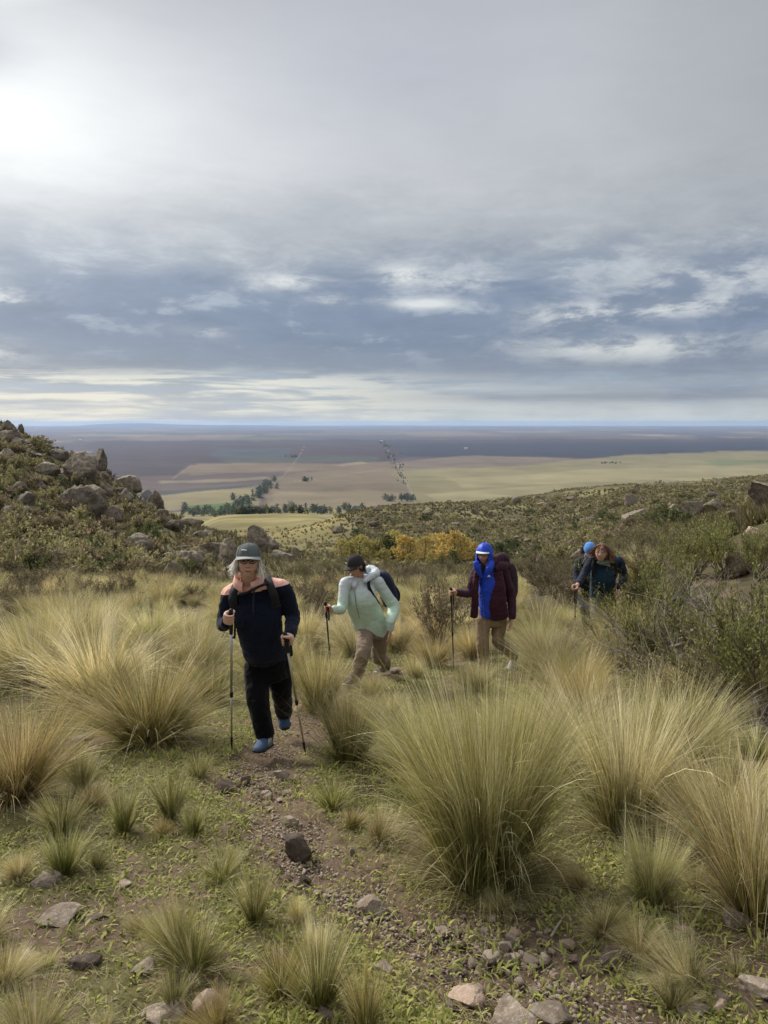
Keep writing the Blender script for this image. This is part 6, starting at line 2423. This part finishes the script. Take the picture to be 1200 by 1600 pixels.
    rucksack('navy blue rucksack on the back of the woman in mint', P(603, 920, 8.60), bx, (.30, .20, .44), cloth('navy_nylon', (.010, .013, .032), .7, 300, .25),
             [([P(588, 897, 8.46), P(577, 904, 8.355), P(576, 916, 8.31), P(583, 930, 8.33), P(592, 944, 8.42)], [(0, -.4, 1), (-.3, -1, .5), (-.3, -1, 0), (-.2, -1, 0), (.2, -1, 0)], .036)])
    pole(p_top, p_tip, 'black trekking pole planted by the woman in the mint jacket', dark=True, f1=.18, f2=.55)


# ================================================================== the woman in the blue hood
def fig_blue():
    B = 9.1
    org = on_ground(P(767, 1020, B)[0], B)
    hc = P(756.5, 866, 8.98)
    hx = frame((-.42, -.88, -.08), (0, -.06, 1))
    s = .98
    sh = P(744, 893, 9.0), P(786, 892, 9.12)
    nek, che, wai, pel = P(765, 887, 9.06), P(765, 908, 9.05), P(766, 942, 9.08), P(767, 966, 9.10)
    elR, wrR, haR = P(734, 925, 8.92), P(714, 926, 8.72), P(707, 926.5, 8.68)
    elL, wrL = P(799, 932, 9.10), P(800, 965, 8.98)
    hipR, knR = P(754, 970, 9.06), P(754, 1004, 8.98)
    hipL, knL = P(781, 970, 9.14), P(777, 1000, 9.10)
    anR = on_ground(P(757, 1045, 9.0)[0], 9.0, .10)
    anL = on_ground(P(803, 1035, 9.55)[0], 9.55, .16)
    p_top, p_tip = P(704.5, 919, 8.67), at(709, 1046)
    ax = unit(p_top - p_tip)
    parts = head_geo(hc, hx, s) + [loft([hc - hx[2] * .07 - hx[1] * .015, nek, che], [.052, .06, .10], 12),
                                   loft([nek, che, wai, pel], [(.10, .08), (.13, .09), (.12, .10), (.14, .11)], 16),
                                   loft([sh[0], elR, wrR], [.042, .034, .025], 10), loft([sh[1], elL, wrL], [.042, .034, .025], 10),
                                   loft([hipR, knR, anR], [.07, .05, .04], 10), loft([hipL, knL, anL], [.07, .05, .04], 10),
                                   loft([nek, sh[0]], [.055, .042], 10), loft([nek, sh[1]], [.055, .042], 10),
                                   loft([wrR, haR + (.02, .02, 0)], [.024, .026], 10)]
    parts += grip_hand(haR, ax, (.75, .6, .1), 1.05) + loose_hand(wrL, (-.05, -.1, -1), (-.8, -.3, 0), 1.05)
    pr = person('woman with bright blue hood under a burgundy jacket, standing behind the pale tussocks', org, parts,
                face_colour(hc, hx, s, (.56, .34, .245), (.08, .05, .04), (.36, .13, .11), org))
    eyes(hc, hx, s, pr, org)
    glasses('glasses', hc, hx, s, M_GLASSRIM, pr, org)
    # blue shell underneath with its hood up
    mblue = cloth('bright_blue_shell', (.010, .055, .52), .5, 260, .3)
    b = [loft([nek + (0, -.02, .0), che + (-.01, -.055, 0), wai + (-.02, -.075, .02), pel + (-.035, -.075, .05)], [(.10, .08), (.13, .10), (.13, .10), (.115, .085)], 20)]
    bl = link('inner_jacket', fuse('inner_jacket', b, .010, mblue, 3, .014, (9, 9, 13), origin=org), pr)
    hv, hf = [], []
    n, m = 40, 26
    for lay in (0, 1):
        for i in range(m + 1):
            f = math.pi * (.03 + .86 * i / m)
            for j in range(n):
                a = 2 * math.pi * j / n
                u = np.array([math.sin(f) * math.cos(a), math.sin(f) * math.sin(a), math.cos(f)])
                r = np.array([.108, .122, .152]) * (1 - .045 * lay)
                p = u * r + np.array([0, -.016, -.004])
                if u[2] < -.2:
                    p[0] *= 1 + .50 * (-u[2] - .2)
                    p[1] += .03 * (-u[2] - .2)
                p += .006 * math.sin(7 * a + 5 * u[2]) * np.array([u[0], u[1], 0])
                hv.append(p)
    hv = np.array(hv)
    k = (m + 1) * n
    # opening for the face
    def is_open(p):
        return (abs(p[0]) < .070 and p[1] > .030 and p[2] < .040)
    op = [is_open(hv[i]) for i in range(k)]
    for i in range(m):
        for j in range(n):
            j2 = (j + 1) % n
            q = (i * n + j, (i + 1) * n + j, (i + 1) * n + j2, i * n + j2)
            if sum(op[x] for x in q) >= 2:
                continue
            hf.append(q)
            hf.append(tuple(k + x for x in q[::-1]))
    ho = piece('hood', ((hv * s) @ hx + hc, hf), mblue, bl, org)
    # lapels of the open blue collar
    for (p0, p1, p2, w) in ((P(744, 878, 8.86), P(746, 888, 8.85), P(752, 902, 8.88), .075), (P(768, 878, 8.90), P(765, 889, 8.86), P(759, 903, 8.88), .085)):
        link('lapel', fuse('lapel', [loft([p0, p1, p2], [(w * .5, .03), (w * .55, .03), (w * .25, .02)], 12)], .008, mblue, 3, .006, (14, 14, 14), origin=org), bl)
    piece('emblem', ribbon([P(762, 901.5, 8.855), P(764, 899, 8.85), P(766, 901.5, 8.86)], .012, [(0, -1, .1)] * 3, .006), M_WHITE, bl, org)
    link('shirt', fuse('shirt', [loft([P(754, 882, 8.92), P(753, 890, 8.90), P(752.5, 897, 8.90)], [(.035, .02), (.028, .02), (.008, .012)], 10)], .007, cloth('black_shirt', (.012, .012, .016), .8), 2, origin=org), pr)
    # cap peak under the hood
    brim = cap_geo(hc + hx[2] * .024, hx, 1.0, .075, .090, -.02, .100)[1]
    dome = cap_geo(hc + hx[2] * .012 - hx[1] * .012, hx, .86, .085, .090, -.22, .100)[0]
    cp = piece('cap', dome, cloth('white_cap', (.62, .63, .64), .8), pr, org)
    piece('brim', brim, cloth('white_brim', (.66, .67, .68), .8), cp, org)
    # burgundy jacket, open in front
    mb = cloth('burgundy_softshell', (.042, .010, .021), .8, 240, .2)
    bk = [loft([nek + (.02, .03, -.02), che + (.02, .045, .04), che + (.025, .04, -.08), wai + (.02, .04, 0), pel + (.015, .04, 0), pel + (.015, .04, -.05)],
               [(.095, .07), (.152, .10), (.160, .11), (.162, .115), (.178, .12), (.184, .12)], 24),
          loft([sh[0] + (.05, .02, 0), sh[0], (sh[0] + elR) / 2 + (-.01, 0, 0), elR + (-.01, 0, -.02), wrR], [.062, .062, .056, .054, .042], 14),
          loft([sh[1] + (-.05, 0, 0), sh[1], (sh[1] + elL) / 2, elL, wrL], [.068, .070, .066, .062, .050], 14),
          loft([nek + (.03, 0, 0), sh[1]], [.07, .07], 12), loft([nek, sh[0]], [.06, .065], 12),
          # front panels, left open
          loft([P(745, 895, 8.92), P(743, 920, 8.89), P(742, 945, 8.90), P(740, 964, 8.93)], [(.035, .035), (.04, .03), (.05, .03), (.055, .03)], 12),
          loft([P(776, 893, 8.98), P(778, 918, 8.93), P(778, 945, 8.92), P(780, 966, 8.95)], [(.07, .05), (.095, .05), (.115, .05), (.12, .045)], 14)]
    jb = link('jacket', fuse('jacket', bk, .010, mb, 3, .008, (7, 7, 12), origin=org), pr)
    hd = [loft([P(770, 880, 8.94), P(780, 871, 9.08), P(788, 872, 9.2), P(793, 880, 9.22)], [.03, .055, .06, .04], 12, (0, 0, 1)),
          loft([P(774, 889, 8.92), P(782, 884, 9.0), P(792, 884, 9.16)], [.03, .05, .05], 12, (0, 0, 1))]
    link('hood', fuse('hood', hd, .010, mb, 3, .010, (18, 18, 18), origin=org), jb)
    mt = cloth('khaki_trousers', (.245, .175, .105), .85, 220, .15)
    t = [loft([wai + (0, 0, -.05), pel, (hipR + hipL) / 2 + (0, 0, -.05)], [(.155, .12), (.175, .135), (.165, .13)], 20),
         loft([hipR + (0, 0, .02), (hipR + knR) / 2, knR, (knR + anR) / 2, anR], [.095, .090, .080, .076, .074], 16),
         loft([hipL + (0, 0, .02), (hipL + knL) / 2, knL, (knL + anL) / 2, anL], [.100, .094, .080, .074, .072], 16)]
    link('trousers', fuse('trousers', t, .012, mt, 3, .010, (10, 10, 12), origin=org), pr)
    for (an, d, m_) in ((anR, (-.08, -.22, 0), cloth('brown_boot_b', (.10, .07, .05), .8)), (anL, (-.12, -.2, -.08), cloth('pale_shoe', (.33, .32, .30), .8))):
        h = np.array([an[0] + .03, an[1] + .05, an[2] - .09])
        shoe(h, h + np.array(d) * 1.1, 1.0, m_, pr, org)
    bk_ = unit((.45, .88, .05))
    rt = unit(np.cross(bk_, (0, 0, 1)))
    bx = np.array([rt, bk_, np.cross(rt, bk_)])
    rucksack('burgundy grey rucksack on the back of the woman with the blue hood', P(791, 909, 9.30), bx, (.30, .20, .50), cloth('dark_plum_nylon', (.045, .025, .033), .75, 300, .2),
             [([P(776, 881, 9.05), P(777, 893, 8.955), P(781, 906, 8.925), P(789, 920, 8.97)], [(0, -.3, 1), (0, -1, .4), (.2, -1, 0), (.5, -1, 0)], .035)])
    pole(p_top, p_tip, 'black trekking pole held out by the woman with the blue hood', dark=True, f1=.16, f2=.55)


# ================================================================== the reddish haired woman
def fig_red():
    B = 10.8
    org = on_ground(P(936, 960, B)[0], B)
    hc = P(939.5, 864, 10.48)
    hx = frame((-.42, -.90, .06), (-.05, -.3, 1))
    s = 1.05
    sh = P(923, 879, 10.62), P(966, 876, 10.72)
    nek, che, wai, pel = P(946, 880, 10.66), P(942, 895, 10.66), P(940, 922, 10.80), P(941, 940, 10.86)
    elR, wrR, haR = P(911, 899, 10.5), P(904, 912, 10.28), P(898, 918, 10.2)
    elL, wrL = P(975, 900, 10.7), P(968, 920, 10.5)
    hipR, hipL = P(932, 941, 10.84), P(950, 942, 10.9)
    knR, knL = P(931, 962, 10.6), P(946, 960, 10.7)
    anR = on_ground(P(932, 990, 10.7)[0], 10.7, .1)
    anL = on_ground(P(946, 985, 11.1)[0], 11.1, .12)
    p_top, p_tip = P(898, 913, 10.19), at(899, 990)
    ax = unit(p_top - p_tip)
    parts = head_geo(hc, hx, s) + [loft([hc - hx[2] * .07 - hx[1] * .015, nek, che], [.054, .062, .10], 12),
                                   loft([nek, che, wai, pel], [(.10, .08), (.14, .10), (.13, .11), (.15, .12)], 16),
                                   loft([sh[0], elR, wrR], [.042, .036, .028], 10), loft([sh[1], elL, wrL], [.042, .036, .028], 10),
                                   loft([hipR, knR, anR], [.07, .05, .04], 10), loft([hipL, knL, anL], [.07, .05, .04], 10),
                                   loft([nek, sh[0]], [.055, .042], 10), loft([nek, sh[1]], [.055, .042], 10),
                                   loft([wrR, haR + (.03, .03, .02)], [.026, .030], 10)]
    parts += grip_hand(haR + (0, 0, -.01), ax, (.6, .6, .5), 1.2) + loose_hand(wrL, (-.2, -.3, -1), (-.8, .2, 0), 1.05)
    pr = person('woman with reddish brown hair across her face, leaning on a pole behind the green shrub', org, parts,
                face_colour(hc, hx, s, (.58, .35, .26), (.12, .06, .04), (.42, .14, .12), org))
    eyes(hc, hx, s, pr, org)
    glasses('glasses', hc, hx, s, M_GOLDRIM, pr, org)
    mj = cloth('dark_teal_jacket', (.010, .032, .055), .8, 240, .2)
    mn = cloth('dark_navy_sleeve', (.009, .012, .026), .8, 240, .2)
    j = [loft([nek + (0, 0, -.02), che + (0, 0, .03), che + (0, -.02, -.08), wai, pel + (0, 0, .0), pel + (0, 0, -.05)],
              [(.10, .09), (.172, .13), (.185, .14), (.175, .14), (.185, .15), (.188, .15)], 24),
         loft([nek, sh[0]], [.075, .07], 12), loft([nek, sh[1]], [.08, .08], 12)]
    jk = link('jacket', fuse('jacket', j, .012, mj, 3, .014, (9, 9, 13), origin=org), pr)
    sl = [loft([sh[0] + (.05, .02, .01), sh[0], (sh[0] + elR) / 2, elR, wrR], [.066, .068, .062, .058, .046], 14)]
    link('sleeve', fuse('sleeve', sl, .012, mn, 3, .012, (9, 9, 13), origin=org), jk)
    sl = [loft([sh[1] + (-.06, .02, .01), sh[1], (sh[1] + elL) / 2, elL, wrL], [.072, .076, .072, .064, .050], 14)]
    link('sleeve', fuse('sleeve', sl, .012, mn, 3, .012, (9, 9, 13), origin=org), jk)
    co = [loft([P(934, 878, 10.48), P(941, 880, 10.46), P(950, 878, 10.50), P(956, 871, 10.58)], [.022, .028, .034, .03], 10, (0, 0, 1))]
    link('collar', fuse('collar', co, .009, cloth('sage_collar', (.15, .19, .13), .85), 2, .006, (25, 25, 25), origin=org), jk)
    t = [loft([hipR + (0, 0, .05), (hipR + knR) / 2, knR, (knR + anR) / 2, anR], [.10, .095, .084, .080, .076], 16)]
    t2 = [loft([wai + (0, 0, -.05), pel, (hipR + hipL) / 2], [(.17, .14), (.185, .145), (.17, .14)], 20),
          loft([hipL + (0, 0, .03), (hipL + knL) / 2, knL, (knL + anL) / 2, anL], [.10, .095, .084, .08, .076], 16)]
    link('trousers', fuse('trousers', t + t2, .012, cloth('greige_trousers', (.20, .165, .135), .85), 3, .010, (10, 10, 12), origin=org), pr)
    tied = [loft([P(930, 926, 10.66), P(942, 934, 10.62), P(954, 938, 10.66), P(960, 948, 10.72)], [(.05, .04), (.09, .06), (.085, .06), (.05, .05)], 14, (0, 0, 1)),
            loft([P(944, 936, 10.62), P(950, 950, 10.66)], [(.07, .05), (.05, .04)], 12)]
    link('waist_wrap', fuse('waist_wrap', tied, .011, mn, 3, .012, (14, 14, 14), origin=org), pr)
    piece('tie', ribbon([P(934, 927, 10.60), P(933, 934, 10.58), P(932, 941, 10.58)], .028, [(0, -1, 0)] * 3, .01), cloth('teal_tie', (.02, .20, .22), .8), pr, org)
    for an in (anR, anL):
        h = np.array([an[0] + .02, an[1] + .06, an[2] - .09])
        shoe(h, h + np.array([-.06, -.25, -.02]), 1.05, cloth('dark_boot', (.05, .04, .035), .8), pr, org)
    rng = np.random.default_rng(6)
    roots, dirs, L = [], [], []
    for k in range(1500):
        z = rng.uniform(-.1, 1) if k > 40 else rng.uniform(.55, .9)
        a = rng.uniform(0, 6.283)
        if k < 40:
            a = rng.normal(math.pi / 2, .5)      # wisps blown over the forehead and face
        r = math.sqrt(max(0, 1 - z * z))
        u = np.array([r * math.cos(a), r * math.sin(a), z])
        if k >= 40 and u[1] > .02 and z < .88:
            continue
        p = u * np.array([.080, .100, .120])
        roots.append((p * s) @ hx + hc)
        t = np.array([u[0] * .8 + np.sign(u[0]) * .5, min(u[1], 0) * .6 - .1, -.2]) if k >= 40 else np.array([-.5 + rng.normal(0, .5), .5, -.5])
        dirs.append(unit(t) @ hx)
        L.append(rng.uniform(.10, .18) if k >= 40 else rng.uniform(.05, .10))
    hr = link('hair', strands('hair', roots, dirs, L, .0055, rng, M_HAIR, [(.17, .075, .040), (.23, .11, .06), (.11, .05, .03), (.30, .17, .10)], org, grav=.75, wind=(-.12, 0, 0)), pr)
    sc = [ell((np.array([0, -.034, .034]) * s) @ hx + hc, (.086 * s, .086 * s, .100 * s), hx), ell((np.array([.045, -.03, -.03]) * s) @ hx + hc, (.045 * s, .07 * s, .09 * s), hx),
          ell((np.array([-.055, -.03, -.02]) * s) @ hx + hc, (.035 * s, .06 * s, .08 * s), hx)]
    link('hair_mass', fuse('hair_mass', sc, .009, plain_mat('auburn_hair', (.15, .066, .036), .5, .4), 3, .007, (40, 40, 14), origin=org), hr)
    bx = frame((0, 1, .3))
    rucksack('dark rucksack on the back of the reddish haired woman', P(950, 890, 11.0), np.array([(1, 0, 0), (0, .95, .3), (0, -.3, .95)]), (.32, .18, .46), M_BLACK,
             [([P(957, 866, 10.66), P(962, 880, 10.56), P(962, 900, 10.56)], [(0, -.4, 1), (0, -1, .3), (0, -1, 0)], .05), ([P(930, 870, 10.60), P(926, 884, 10.50), P(927, 902, 10.52)], [(0, -.4, 1), (0, -1, .3), (0, -1, 0)], .045)])
    pole(p_top, p_tip, 'trekking pole under the hand of the reddish haired woman', shaft=M_OCHRE, f1=.34, f2=.6)


# ================================================================== the walker in the light blue cap
def fig_cap():
    B = 11.75
    org = on_ground(P(917, 950, B)[0], B)
    hc = P(921, 861, 11.42)
    hx = frame((.15, -.72, -.68), (.0, -.7, .72))
    s = .96
    sh = P(905, 878, 11.6), P(932, 878, 11.62)
    nek, che, wai, pel = P(918, 876, 11.6), P(917, 890, 11.62), P(917, 914, 11.7), P(917, 930, 11.75)
    elR, wrR = P(902, 900, 11.55), P(904, 917, 11.4)
    elL, wrL = P(936, 900, 11.6), P(934, 917, 11.45)
    hipR, hipL = P(911, 931, 11.72), P(925, 931, 11.78)
    knR, knL = P(914, 953, 11.55), P(923, 953, 11.7)
    anR = on_ground(P(920, 980, 11.6)[0], 11.6, .1)
    anL = on_ground(P(926, 980, 12.0)[0], 12.0, .12)
    parts = head_geo(hc, hx, s) + [loft([hc - hx[2] * .06 - hx[1] * .03, nek, che], [.054, .062, .10], 12),
                                   loft([nek, che, wai, pel], [(.09, .08), (.13, .10), (.12, .10), (.14, .11)], 16),
                                   loft([sh[0], elR, wrR], [.042, .036, .028], 10), loft([sh[1], elL, wrL], [.042, .036, .028], 10),
                                   loft([hipR, knR, anR], [.07, .05, .04], 10), loft([hipL, knL, anL], [.07, .05, .04], 10),
                                   loft([nek, sh[0]], [.055, .042], 10), loft([nek, sh[1]], [.055, .042], 10)]
    parts += loose_hand(wrR, (.1, -.4, -1), (.8, .2, 0), 1.0) + loose_hand(wrL, (-.1, -.4, -1), (-.8, .2, 0), 1.0)
    pr = person('walker in light blue cap and dark jacket, head bowed, last in the file', org, parts,
                face_colour(hc, hx, s, (.43, .25, .18), (.08, .05, .04), (.36, .13, .11), org))
    eyes(hc, hx, s, pr, org)
    mj = cloth('dark_blue_jacket', (.017, .022, .036), .8, 240, .2)
    j = [loft([nek + (0, 0, -.02), che + (0, 0, .03), che + (0, -.02, -.08), wai, pel + (0, 0, -.03)], [(.10, .09), (.165, .12), (.175, .13), (.165, .13), (.175, .14)], 24),
         loft([nek, sh[0]], [.07, .065], 12), loft([nek, sh[1]], [.07, .065], 12),
         loft([sh[0] + (.05, .02, 0), sh[0], elR, wrR], [.07, .074, .066, .048], 14), loft([sh[1] + (-.05, .02, 0), sh[1], elL, wrL], [.07, .074, .066, .048], 14)]
    jk = link('jacket', fuse('jacket', j, .012, mj, 3, .012, (9, 9, 13), origin=org), pr)
    co = [loft([P(911, 881, 11.46), P(914, 876, 11.45), P(919, 873, 11.48), P(926, 876, 11.48)], [.018, .026, .026, .02], 10, (0, 0, 1))]
    link('collar', fuse('collar', co, .008, cloth('grey_collar', (.12, .12, .125), .85), 2, origin=org), jk)
    t = [loft([wai + (0, 0, -.05), pel, (hipR + hipL) / 2], [(.155, .12), (.17, .13), (.155, .12)], 20),
         loft([hipR + (0, 0, .02), (hipR + knR) / 2, knR, (knR + anR) / 2, anR], [.09, .085, .074, .07, .068], 16),
         loft([hipL + (0, 0, .02), (hipL + knL) / 2, knL, (knL + anL) / 2, anL], [.09, .085, .074, .07, .068], 16)]
    mt = bpy.data.materials.new('mottled_trousers')
    mt.use_nodes = True
    N = NT(mt.node_tree)
    out = N.n('ShaderNodeOutputMaterial')
    bs = N.n('ShaderNodeBsdfPrincipled')
    tc = N.n('ShaderNodeTexCoord')
    N.put(bs.inputs['Base Color'], N.mix(N.sstep(N.noise(tc.outputs['Object'], 16, 3, .5), .56, .62), (.010, .012, .020), (.16, .17, .19)))
    bs.inputs['Roughness'].default_value = .8
    N.t.links.new(bs.outputs[0], out.inputs[0])
    link('trousers', fuse('trousers', t, .012, mt, 3, .008, (10, 10, 12), origin=org), pr)
    for an in (anR, anL):
        h = np.array([an[0] + .02, an[1] + .06, an[2] - .09])
        shoe(h, h + np.array([-.03, -.25, -.02]), 1.05, cloth('black_boot', (.03, .03, .03), .8), pr, org)
    dome, brim = cap_geo(hc + hx[2] * .012, hx, 1.06, .070, .088, -.2, .108)
    cp = piece('cap', dome, cloth('light_blue_cap', (.085, .25, .62), .8, 240, .2), pr, org)
    piece('brim', brim, cloth('light_blue_brim', (.15, .33, .68), .8, 240, .2), cp, org)
    rng = np.random.default_rng(8)
    roots, dirs, L = [], [], []
    for k in range(260):
        sd = rng.choice([-1, 1])
        roots.append((np.array([sd * .08, rng.uniform(-.09, .02), rng.uniform(-.02, .03)]) * s) @ hx + hc)
        dirs.append(np.array([sd * .3, -.5, -.6]) @ hx)
        L.append(rng.uniform(.06, .12))
    link('hair', strands('hair', roots, dirs, L, .005, rng, M_HAIR, [(.06, .035, .025), (.09, .05, .035)], org, grav=.5), pr)
    rucksack('black rucksack on the back of the walker in the light blue cap', P(914, 888, 11.95), np.array([(1, 0, 0), (0, .95, .3), (0, -.3, .95)]), (.28, .18, .44), M_BLACK,
             [([P(912, 871, 11.56), P(909, 882, 11.47), P(909, 896, 11.47)], [(0, -.4, 1), (0, -1, .3), (0, -1, 0)], .045)])


fig_pink()
fig_mint()
fig_blue()
fig_red()
fig_cap()
